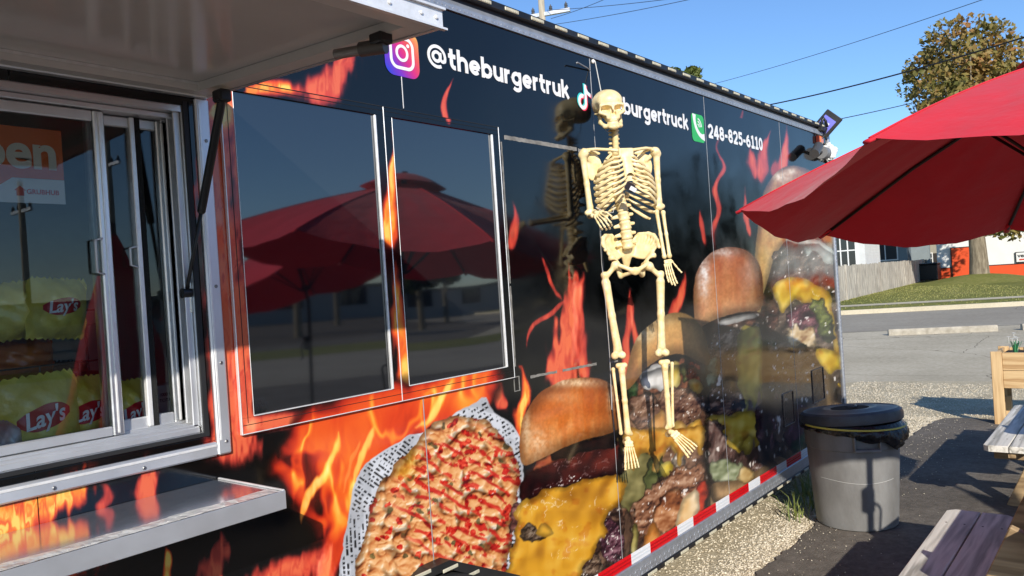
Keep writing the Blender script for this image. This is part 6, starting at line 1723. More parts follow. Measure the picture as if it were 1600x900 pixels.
def picnic_table(cx, cy, L, lab):
    r = empty('picnic_table', (cx, cy, 0), label=lab, cat='picnic table', group='grey wooden picnic tables')
    h = L/2
    for s_ in (-1, 1):
        y0 = s_*.55
        for i, (a, b_) in enumerate(((-.136, -.003), (.003, .136))):
            cl = (.03, .0) if i == 0 else (0, .03); o = chamfer_plank(-h, h, y0+a, y0+b_, .412, .45, cl, cl).build('seat_plank', WGREY, r)
            for sx in (-1, 1):
                for dy in (.03, .10): MB().lathe([(.0045, 0), (.004, .0012)], 8, (sx*(h-.22), y0+a+dy, .4502)).build('nail', NAIL, o)
    for k in range(3):
        y = -.222+k*.148; chamfer_plank(-h, h, y+.003, y+.145, .712, .75, (0, 0), (0, 0)).build('table_plank', WGREY, r)
    for sx in (-1, 1):
        x = sx*(h-.24)
        MB().cbox((x-.019, -.66, .322), (x+.019, .66, .411), .004).build('cross_beam', WTAN, r)
        MB().cbox((x-.058, -.21, .622), (x-.020, .21, .711), .004).build('top_cleat', WTAN, r)
        for sy in (-1, 1):
            Mx = Matrix.Translation((x+.0385, sy*.42, .35)) @ Matrix.Rotation(sy*R_(24), 4, 'X')
            MB().cbox((-.019, -.045, -.375), (.019, .045, .375), .004, Mx).build('leg', WTAN, r)
    for s_ in (-1, 1):
        MB().cbox((-h+.02, s_*.55-.03 if s_ > 0 else s_*.55-.03, .375), (h-.02, s_*.55+.01, .4115), .003).build('seat_batten', WTANX, r)
    return r
picnic_table(3.40, -1.82, 1.31, 'grey weathered picnic table under the open red umbrella')
picnic_table(6.28, -1.76, 1.55, 'grey picnic table beside the raised wooden planter')

# ------------------------------------------------------------------ raised planter with flowers
def planter(loc, lab, rz=0):
    r = empty('planter_box', loc, rz, lab, 'planter', 'wooden planter boxes')
    W, D, H = 1.25, .50, .70
    for x in (0, D):
        for y in (0, -W):
            MB().cbox((x-.019, y-.045, 0), (x+.019, y+.045, H), .003).build('leg', WPALEZ, r)
            MB().cbox((x-.019+(.045 if x == 0 else -.045)-.019, y-.045, .02), (x-.019+(.045 if x == 0 else -.045)+.019, y+.045, .22), .003).build('leg_block', WPALEZ, r)
    for zi, (z0, z1) in enumerate(((.36, .522), (.526, .69))):
        MB().cbox((-.012, -W+.047, z0), (.014, -.047, z1), .003).build('side_board', WPALE, r)
        MB().cbox((D-.014, -W+.047, z0), (D+.012, -.047, z1), .003).build('side_board', WPALE, r)
        for y in (-W-.012, -.014): MB().cbox((.021, y, z0), (D-.021, y+.026, z1), .003).build('end_board', WPALE, r)
    MB().cbox((.02, -W+.03, .37), (D-.02, -.03, .665), .01).build('soil', mat('potting_soil', (.025, .018, .013), .95, bump=1, bscale=60), r)
    LEAF = mat('strap_leaf_green', srgb(40, 110, 78), .45, col2=srgb(80, 150, 96), vscale=12); PET = mat('white_petal', (.82, .82, .78), .5)
    rr = random.Random(4)
    for (fx, fy) in ((.12, -.14), (.14, -.55), (.3, -.35), (.3, -.8), (.15, -1.05)):
        f = empty('flower_clump', (loc[0]+fx, loc[1]+fy, .665) if rz == 0 else (loc[0]+math.cos(rz)*fx-math.sin(rz)*fy, loc[1]+math.sin(rz)*fx+math.cos(rz)*fy, .665), rz)
        CLUMPS.append(f)
        b = MB()
        for k in range(34):
            a = rr.uniform(0, 2*PI); L = rr.uniform(.09, .17); ln = rr.uniform(.3, 1.0); d = Vector((math.cos(a), math.sin(a), 0)); s = Vector((-d.y, d.x, 0))*.0045
            p0 = d*.01; p1 = d*(L*.4*ln)+Vector((0, 0, L*.75)); p2 = d*(L*.9*ln)+Vector((0, 0, L*(1-.35*ln)))
            b.add([p0-s, p0+s, p1+s, p1-s, p2], [(0, 1, 2, 3), (3, 2, 4)])
        kind(b.build('leaves', LEAF, f), 'stuff')
        for k in range(7):
            a = rr.uniform(0, 2*PI); q = Vector((math.cos(a)*rr.uniform(.02, .09), math.sin(a)*rr.uniform(.02, .09), rr.uniform(.13, .19)))
            b = MB()
            for t in range(6):
                an = t*PI/3; d = Vector((math.cos(an), math.sin(an), .25))*.017; s = Vector((-math.sin(an), math.cos(an), 0))*.008
                b.add([q, q+d*.6+s, q+d*1.1, q+d*.6-s], [(0, 1, 2, 3)])
            b.tube([q-Vector((0, 0, .12)), q], .0016, 5); b.build('flower', PET, f)
CLUMPS = []
planter((8.52, -.78, 0), 'raised pale wooden planter box with white flowers past the far table')
nfar = len(CLUMPS)
planter((3.6, -3.35, 0), 'raised wooden planter box behind the near table, mirrored in the window', R_(-70))
for i, f in enumerate(CLUMPS):
    w = ['nearest the trailer end', 'in the middle front', 'in the middle back', 'at the back towards the right', 'at the right end'][i % 5]
    tag(f, ('white flowers with green leaves ' if i < nfar else 'white flowers in the mirrored planter ')+w+(' of the far planter' if i < nfar else ''), 'flowers', 'white flower clumps in planters')

# ------------------------------------------------------------------ grey trash can
can = empty('trash_can', (5.06, -.44, .022), label='round grey plastic trash can with dark lid and black bag', cat='trash can')
CANM = mat('grey_can_plastic', srgb(104, 103, 101), .5, col2=srgb(136, 136, 135), vscale=4, detail=9, stretch=(1, 1, .5), bump=.12, bscale=90)
LIDM = mat('charcoal_lid_plastic', (.055, .06, .072), .42, var=.25, vscale=9, bump=.1, bscale=80)
MB().lathe([(.215, .0), (.232, .006), (.236, .03), (.262, .40), (.264, .455), (.270, .46), (.272, .48), (.276, .565), (.282, .57), (.284, .60), (.276, .602), (.27, .56), (.225, .03), (.0, .025)], 56).build('can_body', CANM, can, angle=35)
for an in (-148, 32):
    Mh = Matrix.Rotation(R_(an), 4, 'Z')
    h_ = MB().cbox((.268, -.075, .462), (.305, .075, .478), .004, Mh).build('handle', CANM, can)
    MB().cbox((.268, -.075, .478), (.303, -.066, .545), .003, Mh).build('handle_side', CANM, can); MB().cbox((.268, .066, .478), (.303, .075, .545), .003, Mh).build('handle_side', CANM, can)
MB().tube([(.2555*math.cos(t), .2555*math.sin(t), .285+.008*math.sin(3*t)) for t in np.linspace(2.6, 4.4, 18)], .0012, 5).build('scuff_line', mat('pale_scuff', (.45, .45, .43), .8), can)
lid = MB().lathe([(.286, -.035), (.296, -.03), (.298, .0), (.292, .022), (.272, .033), (.262, .028), (.25, .028), (.20, .032), (.165, .042), (.150, .043), (.135, .038), (.0, .037)], 56).build('lid', LIDM, can, angle=35)
lid.location = (0, 0, .628); lid.rotation_euler = (R_(-4.0), R_(1.5), 0)
hole = MB().lathe([(.112, .0375), (.110, .0390), (.0, .0388)], 32).build('lid_hole', mat('dark_hole', (.004, .004, .004), .9), lid); hole.scale = (1, 1, 1)
MB().tube([(-.10, -.02, .052), (-.02, -.045, .049), (.05, -.02, .05)], .008, 8, flat=(.5, (0, 0, 1))).build('lid_flap', LIDM, lid, smooth=True)
# bag skirt hanging out below the lid
BAG = mat('black_bin_liner', (.014, .015, .018), .22, var=.3, bump=.8, bscale=35)
rr = random.Random(8); vs = []; n = 96; rows = 9
for j in range(rows):
    t = j/(rows-1)
    for k in range(n):
        th = 2*PI*k/n; d = math.degrees(th) % 360
        w = math.exp(-((((d-258+180) % 360)-180)/52)**2); L = .045+.085*w
        r = .286+.012*math.sin(t*PI)+(.026*w*math.sin(t*PI*.8))+.008*math.sin(17*th+5*t)*t+.006*math.sin(31*th-7*t)*t+rr.uniform(-.004, .004)*t
        vs.append((r*math.cos(th), r*math.sin(th), .605-L*t-.02*w*math.sin(th*9)*t))
fs = [(j*n+k, (j+1)*n+k, (j+1)*n+(k+1) % n, j*n+(k+1) % n) for j in range(rows-1) for k in range(n)]
meshobj('bin_liner', vs, fs, BAG, can, smooth=True)
pts = [( .306*math.cos(t), .306*math.sin(t), .586-.010*math.cos(t+1.2)) for t in np.linspace(math.radians(140), math.radians(300), 26)]
MB().tube(pts, .0055, 6).build('yellow_drawstring', mat('yellow_plastic', srgb(206, 190, 84), .45), can, smooth=True)

can.scale = (1.0, 1.0, 1.05)
# ------------------------------------------------------------------ ground
def ground_mat(name, cols, scales, bump=.5, bscale=120, rough=.9, speck=None, cracks=None):
    """layered noise ground: cols = [dark, mid, light]"""
    m = bpy.data.materials.new(name); m.use_nodes = True; nt = m.node_tree; N = nt.nodes; Lk = nt.links; b = N['Principled BSDF']
    tc = N.new('ShaderNodeTexCoord'); src = tc.outputs['Object']
    n1 = N.new('ShaderNodeTexNoise'); n1.inputs['Scale'].default_value = scales[0]; n1.inputs['Detail'].default_value = 8; n1.inputs['Roughness'].default_value = .65; Lk.new(src, n1.inputs['Vector'])
    n2 = N.new('ShaderNodeTexNoise'); n2.inputs['Scale'].default_value = scales[1]; n2.inputs['Detail'].default_value = 6; n2.inputs['Roughness'].default_value = .7; Lk.new(src, n2.inputs['Vector'])
    ad = N.new('ShaderNodeMath'); ad.operation = 'MULTIPLY_ADD'; ad.inputs[1].default_value = .5; Lk.new(n1.outputs['Fac'], ad.inputs[0])
    hf = N.new('ShaderNodeMath'); hf.operation = 'MULTIPLY'; hf.inputs[1].default_value = .5; Lk.new(n2.outputs['Fac'], hf.inputs[0]); Lk.new(hf.outputs[0], ad.inputs[2])
    rp = N.new('ShaderNodeValToRGB'); e = rp.color_ramp.elements; e[0].position = .30; e[1].position = .70; e[0].color = (*cols[0], 1); e[1].color = (*cols[2], 1); mid = e.new(.5); mid.color = (*cols[1], 1)
    Lk.new(ad.outputs[0], rp.inputs[0]); out = rp.outputs[0]
    if speck:
        vo = N.new('ShaderNodeTexVoronoi'); vo.inputs['Scale'].default_value = speck[0]; Lk.new(src, vo.inputs['Vector'])
        sr = N.new('ShaderNodeMapRange'); sr.inputs['From Min'].default_value = speck[1]; sr.inputs['From Max'].default_value = speck[1]*.6; Lk.new(vo.outputs['Distance'], sr.inputs[0])
        mx = N.new('ShaderNodeMix'); mx.data_type = 'RGBA'; Lk.new(sr.outputs[0], mx.inputs[0]); Lk.new(out, mx.inputs[6]); mx.inputs[7].default_value = (*speck[2], 1); out = mx.outputs[2]
    if cracks:
        vo = N.new('ShaderNodeTexVoronoi'); vo.feature = 'DISTANCE_TO_EDGE'; vo.inputs['Scale'].default_value = cracks[0]
        wn_ = N.new('ShaderNodeTexNoise'); wn_.inputs['Scale'].default_value = cracks[0]*4; wn_.inputs['Detail'].default_value = 5; Lk.new(src, wn_.inputs['Vector'])
        mm = N.new('ShaderNodeMix'); mm.data_type = 'RGBA'; mm.inputs[0].default_value = .25; Lk.new(src, mm.inputs[6]); Lk.new(wn_.outputs['Color'], mm.inputs[7]); Lk.new(mm.outputs[2], vo.inputs['Vector'])
        sr = N.new('ShaderNodeMapRange'); sr.inputs['From Min'].default_value = cracks[1]; sr.inputs['From Max'].default_value = cracks[1]*.3; Lk.new(vo.outputs['Distance'], sr.inputs[0])
        mx = N.new('ShaderNodeMix'); mx.data_type = 'RGBA'; Lk.new(sr.outputs[0], mx.inputs[0]); Lk.new(out, mx.inputs[6]); mx.inputs[7].default_value = (*cracks[2], 1); out = mx.outputs[2]
    Lk.new(out, b.inputs['Base Color']); b.inputs['Roughness'].default_value = rough
    n3 = N.new('ShaderNodeTexNoise'); n3.inputs['Scale'].default_value = bscale; n3.inputs['Detail'].default_value = 5; Lk.new(src, n3.inputs['Vector'])
    bp = N.new('ShaderNodeBump'); bp.inputs['Strength'].default_value = bump; bp.inputs['Distance'].default_value = .012; b.inputs['Specular IOR Level'].default_value = .04; Lk.new(n3.outputs['Fac'], bp.inputs['Height']); Lk.new(bp.outputs[0], b.inputs['Normal'])
    return m
OLDLOT = ground_mat('old_pale_asphalt', [srgb(152, 143, 124), srgb(184, 174, 153), srgb(210, 201, 180)], (.55, 14), .6, 90, .92, (38, .10, srgb(196, 190, 176)), (.35, .0022, srgb(104, 97, 86)))
NEWPAD = ground_mat('dark_sealed_asphalt', [srgb(80, 76, 71), srgb(110, 104, 97), srgb(138, 131, 122)], (1.3, 26), .7, 160, .88, (46, .09, srgb(150, 142, 132)))
GRAV = ground_mat('pale_gravel_bed', [srgb(146, 134, 112), srgb(186, 174, 148), srgb(212, 202, 178)], (3, 60), 1.0, 70, .95, (30, .22, srgb(222, 214, 194)))
ROAD = ground_mat('road_asphalt', [srgb(134, 128, 116), srgb(154, 147, 134), srgb(172, 165, 150)], (.4, 9), .4, 60, .9, None, (.2, .0018, srgb(80, 78, 75)))
LAWN = ground_mat('lawn_grass', [srgb(84, 92, 46), srgb(118, 120, 66), srgb(150, 142, 92)], (.35, 6), 1.0, 14, .95, None)
CONC = ground_mat('pale_concrete', [srgb(170, 160, 138), srgb(192, 182, 158), srgb(208, 199, 178)], (.8, 20), .3, 60, .9)
gs = meshobj('ground', [(-300, -300, 0), (300, -300, 0), (300, 300, 0), (-300, 300, 0)], [(0, 1, 2, 3)], OLDLOT); kind(gs, 'structure')
DK = np.array([.40, -.917]); NK = np.array([.917, .40])
def strip(name, n0, n1, z, m, t0=-90, t1=90, h=None):
    P = lambda n, t: NK*n+DK*t
    c = [P(n0, t0), P(n1, t0), P(n1, t1), P(n0, t1)]
    b = MB()
    if h is None: b.add([(p[0], p[1], z) for p in c], [(0, 1, 2, 3)])
    else: b.prism([(p[0], p[1], z) for p in c], (0, 0, h))
    return kind(b.build(name, m), 'structure')
strip('road', 19.0, 25.9, .004, ROAD)
strip('kerb', 25.9, 26.06, 0, CONC, h=.14)
strip('verge', 26.06, 28.3, .125, LAWN)
strip('sidewalk', 28.3, 29.5, .133, CONC)
strip('lawn', 29.5, 140, .128, LAWN)
# grass tufts on the verge and lawn edge
def blades(name, pts, hmin, hmax, cols, seed, spread=.5, w=.004):
    r = np.random.default_rng(seed); n = len(pts); a = r.uniform(0, 2*PI, n); h = r.uniform(hmin, hmax, n); ln = r.uniform(0, spread, n)
    d = np.stack([np.cos(a), np.sin(a)], -1); s = np.stack([-d[:, 1], d[:, 0]], -1)*w
    V = np.zeros((n, 5, 3)); P = np.array(pts)
    V[:, 0, :2] = P[:, :2]-s; V[:, 1, :2] = P[:, :2]+s; V[:, 2, :2] = P[:, :2]+d*(h*ln*.45)[:, None]+s*.8; V[:, 3, :2] = P[:, :2]+d*(h*ln*.45)[:, None]-s*.8; V[:, 4, :2] = P[:, :2]+d*(h*ln*1.2)[:, None]
    V[:, :, 2] = P[:, 2:3]; V[:, 2, 2] += h*.6; V[:, 3, 2] += h*.6; V[:, 4, 2] += h*(1-.3*ln)
    base = np.arange(n)*5
    Q = np.concatenate([np.stack([base, base+1, base+2], -1), np.stack([base, base+2, base+3], -1), np.stack([base+3, base+2, base+4], -1)])
    return fastmesh(name, V.reshape(-1, 3), Q, cols)
GRS = mat('dry_green_grass', srgb(122, 128, 64), .7, col2=srgb(172, 164, 100), vscale=1.5)
g = nrng
pt = []
for k in range(26000):
    n_ = 26.1+g.random()**.7*26; t_ = g.uniform(-8, 14)
    if 28.25 < n_ < 29.55: continue
    p = NK*n_+DK*t_; pt.append((p[0], p[1], .125))
o = blades('lawn_blades', pt, .015, .045, GRS, 3, .8, .012); tag(o, 'short dry grass on the lawn across the road', 'grass'); kind(o, 'stuff')

# asphalt pad by the trailer, with an uneven edge
edge = [(-6, -.20), (-2, -.22), (1.5, -.24), (2.6, -.22), (3.2, -.26), (3.97, -.236), (4.5, -.255), (5.02, -.24), (5.9, -.20), (6.7, -.205), (7.43, -.185), (8.13, -.19), (8.5, -.235), (8.68, -.30), (8.76, -.45), (8.72, -.8), (8.8, -1.4), (8.75, -2.4), (8.9, -6.0), (8.5, -9)]
E2 = []
r5 = random.Random(9)
for i in range(len(edge)-1):
    a, b_ = edge[i], edge[i+1]; L = math.hypot(b_[0]-a[0], b_[1]-a[1]); n = max(1, int(L/.05)) if 2.5 < a[0] else 3
    for k in range(n): t = k/n; E2.append((a[0]+(b_[0]-a[0])*t+r5.uniform(-.012, .012), a[1]+(b_[1]-a[1])*t+r5.uniform(-.014, .014)))
poly = E2+[(8.5, -9), (-6, -9)]
bm = bmesh.new(); vv_ = [bm.verts.new((p[0], p[1], .022)) for p in poly]; bw = [bm.verts.new((p[0], p[1]+.012, -.004)) for p in poly]
bm.faces.new(vv_); 
for i in range(len(E2)-1): bm.faces.new((vv_[i], vv_[i+1], bw[i+1], bw[i]))
bmesh.ops.triangulate(bm, faces=[f for f in bm.faces if len(f.verts) > 4])
bmesh.ops.recalc_face_normals(bm, faces=bm.faces)
me = bpy.data.meshes.new('paved_pad'); bm.to_mesh(me); bm.free(); kind(link('paved_pad', me, NEWPAD), 'structure')
# gravel bed under and beyond the trailer
gp = [(-6, -.30), (8.4, -.30), (8.9, -.60), (9.3, -3), (9.4, -8), (12.2, -8), (11.6, -2), (11.4, .6), (10.6, 2.4), (9.0, 3.0), (-6, 3.0)]
bm = bmesh.new(); bm.faces.new([bm.verts.new((p[0], p[1], .005)) for p in gp]); bmesh.ops.triangulate(bm, faces=bm.faces)
me = bpy.data.meshes.new('gravel_bed'); bm.to_mesh(me); bm.free(); kind(link('gravel_bed', me, GRAV), 'structure')
# loose stones
def stones(name, centres, smin, smax, m, seed):
    r = np.random.default_rng(seed); n = len(centres); base = np.array([(1, 0, 0), (-1, 0, 0), (0, 1, 0), (0, -1, 0), (0, 0, 1), (0, 0, -1), (.6, .6, .45), (-.6, -.55, .5), (.55, -.6, .4), (-.5, .6, .45)], float)
    F = [(4, 6, 0), (4, 0, 8), (4, 8, 3), (4, 3, 7), (4, 7, 1), (4, 1, 9), (4, 9, 2), (4, 2, 6), (6, 2, 0), (8, 0, 3), (7, 3, 1), (9, 1, 2), (5, 2, 9), (5, 0, 2), (5, 3, 0), (5, 1, 3)]
    F = [f for f in F if 9 not in f or f in ((4, 1, 9), (4, 9, 2), (9, 1, 2))]
    F.append((5, 2, 1))
    a = r.uniform(0, 2*PI, n); s = r.uniform(smin, smax, n); sq = r.uniform(.55, 1.0, (n, 3)); jit = r.uniform(.75, 1.25, (n, len(base), 1))
    B = base[None]*jit*sq[:, None, :]*s[:, None, None]; ca, sa = np.cos(a)[:, None], np.sin(a)[:, None]
    V = np.stack([B[:, :, 0]*ca-B[:, :, 1]*sa, B[:, :, 0]*sa+B[:, :, 1]*ca, B[:, :, 2]*.7], -1)+np.array(centres)[:, None, :]
    Q = np.array(F)[None]+(np.arange(n)*len(base))[:, None, None]
    return fastmesh(name, V.reshape(-1, 3), Q.reshape(-1, 3), m)
def stone_mat(name, c1, c2):
    m = mat(name, c1, .85, col2=c2, vscale=45, detail=2); return m
cs = []
for k in range(15000):
    x = 2.9+g.random()**1.15*5.9; e = -.25+.02*math.sin(x*3)
    y = e+abs(g.normal(0, .16)) if g.random() < .55 else g.uniform(e, .55)
    cs.append((x, y, .006))
for k in range(9000):
    x = g.uniform(8.6, 11.2); y = g.uniform(-2.2, 1.2)
    if x < 8.85 and y < -.3: continue
    cs.append((x, y, .007))
o = stones('gravel_stones', cs, .0035, .0115, stone_mat('pale_limestone_chips', srgb(170, 156, 132), srgb(228, 220, 200)), 5); tag(o, 'pale limestone gravel along the foot of the trailer', 'gravel'); kind(o, 'stuff')
cs = [(g.uniform(3.6, 8.6), -.24-abs(g.normal(0, .22)), .026) for k in range(420)]
o = stones('scattered_pebbles', cs, .002, .006, MATS['pale_limestone_chips'], 6); tag(o, 'small pale pebbles scattered over the dark asphalt', 'pebbles'); kind(o, 'stuff')
# dry leaves on the lot
LV = mat('fallen_leaf', srgb(150, 92, 40), .8, col2=srgb(196, 150, 84), vscale=3)
lv = []
for k in range(150): lv.append((*(NK*g.uniform(18.2, 18.9)+DK*(g.normal(-1.5+1.2, .6)))[:2], .01))
o = stones('fallen_leaves', lv, .03, .06, LV, 8); tag(o, 'brown fallen leaves drifted against the far concrete parking stop', 'leaves'); kind(o, 'stuff')
# concrete parking stops
A0 = onground(1388, 524)[:2]; A1 = onground(1558, 517)[:2]
stop_m = mat('worn_concrete', srgb(146, 138, 123), .9, col2=srgb(182, 174, 158), vscale=6, bump=.5, bscale=40)
d_ = (A1-A0)/np.linalg.norm(A1-A0)
for i, (o0, L) in enumerate(((0, np.linalg.norm(A1-A0)), (np.linalg.norm(A1-A0)+.45, 2.2))):
    b = MB(); p0 = A0+d_*o0; nrm = np.array([-d_[1], d_[0]])
    prof = [(-.09, 0), (-.085, .08), (-.055, .13), (.055, .13), (.085, .08), (.09, 0)]
    vs = []
    for s_ in (0, .02, L-.02, L):
        k = .94 if s_ in (0, L) else 1
        for (u, z) in prof: q = p0+d_*s_+nrm*u*k; vs.append((q[0], q[1], z*k))
    n = 6; fs = [(j*n+i2, j*n+i2+1, (j+1)*n+i2+1, (j+1)*n+i2) for j in range(3) for i2 in range(n-1)]+[tuple(range(n)), tuple(range(3*n, 4*n))[::-1]]
    o = meshobj('parking_stop', vs, fs, stop_m, None); tag(o, ['long pale concrete parking stop at the edge of the lot', 'concrete parking stop cut off by the right edge of the photo'][i], 'parking stop', 'concrete parking stops')
# weeds at the foot of the trailer
WEED = mat('weed_green', srgb(70, 92, 40), .6, col2=srgb(150, 156, 84), vscale=6)
for i, (x, y, n, h, lab) in enumerate(((5.28, -.12, 46, .26, 'long grass weed clump between the trash can and trailer'), (5.02, -.08, 26, .20, 'thin grass weed clump at the foot of the trailer, nearer the camera'), (5.55, .02, 40, .22, 'dark grass weed clump behind the trash can'))):
    pts = [(x+g.normal(0, .06), y+g.normal(0, .05), .004) for k in range(n)]
    o = blades('weed_clump', pts, h*.5, h, WEED, 20+i, 1.1, .0035); tag(o, lab, 'weeds', 'weed clumps by the trailer')

# ------------------------------------------------------------------ far side of the road
# picket fence
FW = wood_mat('weathered_fence_wood', srgb(128, 122, 114), srgb(190, 184, 172), 2)
F0 = np.array([32.4, 7.6]); F1 = np.array([60.0, 9.75]); fdv = (F1-F0); FL = np.linalg.norm(fdv); fdv /= FL; fn = np.array([-fdv[1], fdv[0]])
fe = empty('wooden_fence', (F0[0], F0[1], .12), label='weathered grey wooden privacy fence along the far lawn', cat='fence')
b = MB(); r6 = random.Random(12); s = 0
while s < FL:
    w = .135; h = 1.42+r6.uniform(-.03, .03); o_ = r6.uniform(-.012, .012); ang = r6.uniform(-.006, .006)
    p = fdv*s+fn*o_; q = fdv*(s+w-.008)+fn*(o_+r6.uniform(-.006, .006)); t = -fn*.02
    vs = []
    for (c, zt) in ((p, h), (q, h+ang)):
        for dd in (np.zeros(2), t):
            vs += [(c[0]+dd[0], c[1]+dd[1], 0), (c[0]+dd[0], c[1]+dd[1], zt)]
    b.add(vs, [(0, 1, 3, 2), (4, 6, 7, 5), (0, 4, 5, 1), (2, 3, 7, 6), (1, 5, 7, 3)]); s += w
kind(b.build('pickets', FW, fe), 'stuff')
for z in (.35, 1.1):
    q = fdv*FL; MB().prism([(0+fn[0]*.03, fn[1]*.03, z), (q[0]+fn[0]*.03, q[1]+fn[1]*.03, z), (q[0]+fn[0]*.03, q[1]+fn[1]*.03, z+.09), (fn[0]*.03, fn[1]*.03, z+.09)], (fn[0]*.04, fn[1]*.04, 0)).build('fence_rail', FW, fe)
s = 1.35
while s < FL:
    q = fdv*s-fn*.045; MB().cbox((q[0]-.05, q[1]-.05, 0), (q[0]+.05, q[1]+.05, 1.46), .01).build('fence_post', FW, fe); s += 8.0

def siding_mat(name, c):
    m = mat(name, c, .7, var=.06, vscale=2); nt = m.node_tree; N = nt.nodes; Lk = nt.links
    tc = N.new('ShaderNodeTexCoord'); sp = N.new('ShaderNodeSeparateXYZ'); Lk.new(tc.outputs['Object'], sp.inputs[0])
    mu = N.new('ShaderNodeMath'); mu.operation = 'MULTIPLY'; mu.inputs[1].default_value = 7; Lk.new(sp.outputs['Z'], mu.inputs[0]); fr = N.new('ShaderNodeMath'); fr.operation = 'FRACT'; Lk.new(mu.outputs[0], fr.inputs[0])
    bp = N.new('ShaderNodeBump'); bp.inputs['Strength'].default_value = .9; bp.inputs['Distance'].default_value = .03; Lk.new(fr.outputs[0], bp.inputs['Height']); Lk.new(bp.outputs[0], N['Principled BSDF'].inputs['Normal'])
    return m
GLS = mat('house_glass', (.02, .025, .03), .05, ior=1.6); SHG = mat('roof_shingle', srgb(110, 104, 96), .9, var=.3, vscale=10, bump=.6, bscale=12)
TRIMW = mat('white_trim', (.75, .75, .73), .5, var=.03)
def house(loc, rz, W, D, H, roof, wallm, label, wins, doors=(), gable=True, cat='house'):
    r = empty('house', loc, rz, label, cat, 'houses behind the fence')
    MB().box((0, -W/2, 0), (D, W/2, H)).build('wall', wallm, r)
    if gable:
        b = MB(); b.add([(0, -W/2, H), (0, W/2, H), (0, 0, H+roof), (D, -W/2, H), (D, W/2, H), (D, 0, H+roof)], [(0, 1, 2), (3, 5, 4)]); b.build('gable', wallm, r)
        b = MB(); o = .25
        for s_ in (-1, 1):
            b.add([(-o, s_*(W/2+o), H-o*roof/(W/2)), (D+o, s_*(W/2+o), H-o*roof/(W/2)), (D+o, 0, H+roof+.03), (-o, 0, H+roof+.03), (-o, s_*(W/2+o), H-o*roof/(W/2)+.1), (D+o, s_*(W/2+o), H-o*roof/(W/2)+.1), (D+o, 0, H+roof+.13), (-o, 0, H+roof+.13)], [(0, 1, 2, 3), (4, 7, 6, 5), (0, 4, 5, 1), (0, 3, 7, 4), (1, 5, 6, 2)])
        b.build('roof', SHG, r)
    for (y, z, w, h, nx, nz) in wins:
        f = MB(); t = .07
        f.box((-.06, y-w/2-t, z-t), (-.001, y+w/2+t, z)); f.box((-.06, y-w/2-t, z+h), (-.001, y+w/2+t, z+h+t)); f.box((-.06, y-w/2-t, z+.001), (-.001, y-w/2, z+h-.001)); f.box((-.06, y+w/2, z+.001), (-.001, y+w/2+t, z+h-.001))
        for k in range(1, nx): f.box((-.05, y-w/2+w*k/nx-.03, z+.001), (-.012, y-w/2+w*k/nx+.03, z+h-.001))
        for k in range(1, nz): f.box((-.048, y-w/2+.001, z+h*k/nz-.03), (-.014, y+w/2-.001, z+h*k/nz+.03))
        wo = f.build('window', TRIMW, r); MB().box((-.02, y-w/2, z), (-.003, y+w/2, z+h)).build('pane', GLS, wo)
    for (y, w, h, m) in doors: MB().cbox((-.05, y-w/2, 0), (-.001, y+w/2, h), .01).build('door', m, r)
    return r
c = atx(1319, 400, 42); house((42, c[1], .1), R_(4), 2.0, 4, 4.2, .0, siding_mat('white_siding', (.72, .73, .72)), 'white clapboard house end with a tall gridded window behind the fence', [(-.02, 1.25, 1.05, 1.85, 3, 2)], gable=False)
c = atx(1358, 400, 57); house((57, c[1], .1), R_(10), 4.6, 8, 3.7, 2.3, siding_mat('grey_blue_siding', srgb(128, 140, 146)), 'grey blue clapboard house next to the white house end', [(1.2, 1.6, .7, 1.3, 1, 2), (-1.0, 1.6, 1.4, 1.1, 2, 1)], [(1.85, .8, 3.2, mat('dark_blue_door', srgb(52, 66, 84), .5))])
c = atx(1404, 400, 72); house((72, c[1], .1), R_(8), 4.6, 8, 3.3, 2.0, siding_mat('pale_grey_siding', srgb(140, 150, 152)), 'pale grey low house with dark eaves farther along the fence', [(.4, 1.7, 1.6, 1.0, 2, 1)])
c = atx(1452, 400, 74); house((74, c[1], .1), R_(3), 2.8, 7, 2.7, 1.3, siding_mat('cream_siding', srgb(168, 162, 146)), 'small cream gabled house beside the orange building', [(.1, 1.1, .6, .8, 1, 2)], [(-.7, .8, 1.9, mat('dark_brown_door', srgb(50, 44, 40), .6))])
# white and orange shop building
OR = mat('orange_paint', srgb(224, 84, 40), .6, var=.06, vscale=2); WP = mat('white_painted_wall', (.78, .78, .75), .6, var=.04, vscale=1.5); BLK = mat('black_trim', (.02, .02, .02), .5)
sh0 = atx(1474, 410, 60); YL = sh0[1]
shop = empty('shop_building', (58.0, YL, .1), label='white and orange single storey shop behind the big maple', cat='building')
MB().box((0, -28, .82), (12, 0, 2.95)).build('wall', WP, shop); MB().box((-.03, -28, 0), (12, .02, .79)).build('base_band', OR, shop)
MB().box((-.06, -28, .785), (.1, .02, .825)).build('trim_line', BLK, shop); MB().box((-.08, -28, 2.90), (12, .03, 3.75)).build('parapet', OR, shop); MB().box((-.10, -28, 2.84), (.1, .03, 2.895)).build('trim_line', BLK, shop)
q = atx(1502, 415, 57.9); dy = q[1]-YL
dr = MB().cbox((-.10, dy-.52, 0), (-.035, dy+.52, 2.05), .01).build('door', OR, shop); MB().box((-.12, dy-.58, 0), (-.02, dy-.525, 2.1)).build('door_frame', BLK, dr); MB().box((-.12, dy+.525, 0), (-.02, dy+.58, 2.1)).build('door_frame', BLK, dr)
MB().box((-.12, dy-.58, 2.055), (-.02, dy+.58, 2.10)).build('door_frame', BLK, dr)
q0, q1 = atx(1586, 394, 57.9), atx(1586, 411, 57.9); y1 = q0[1]-YL
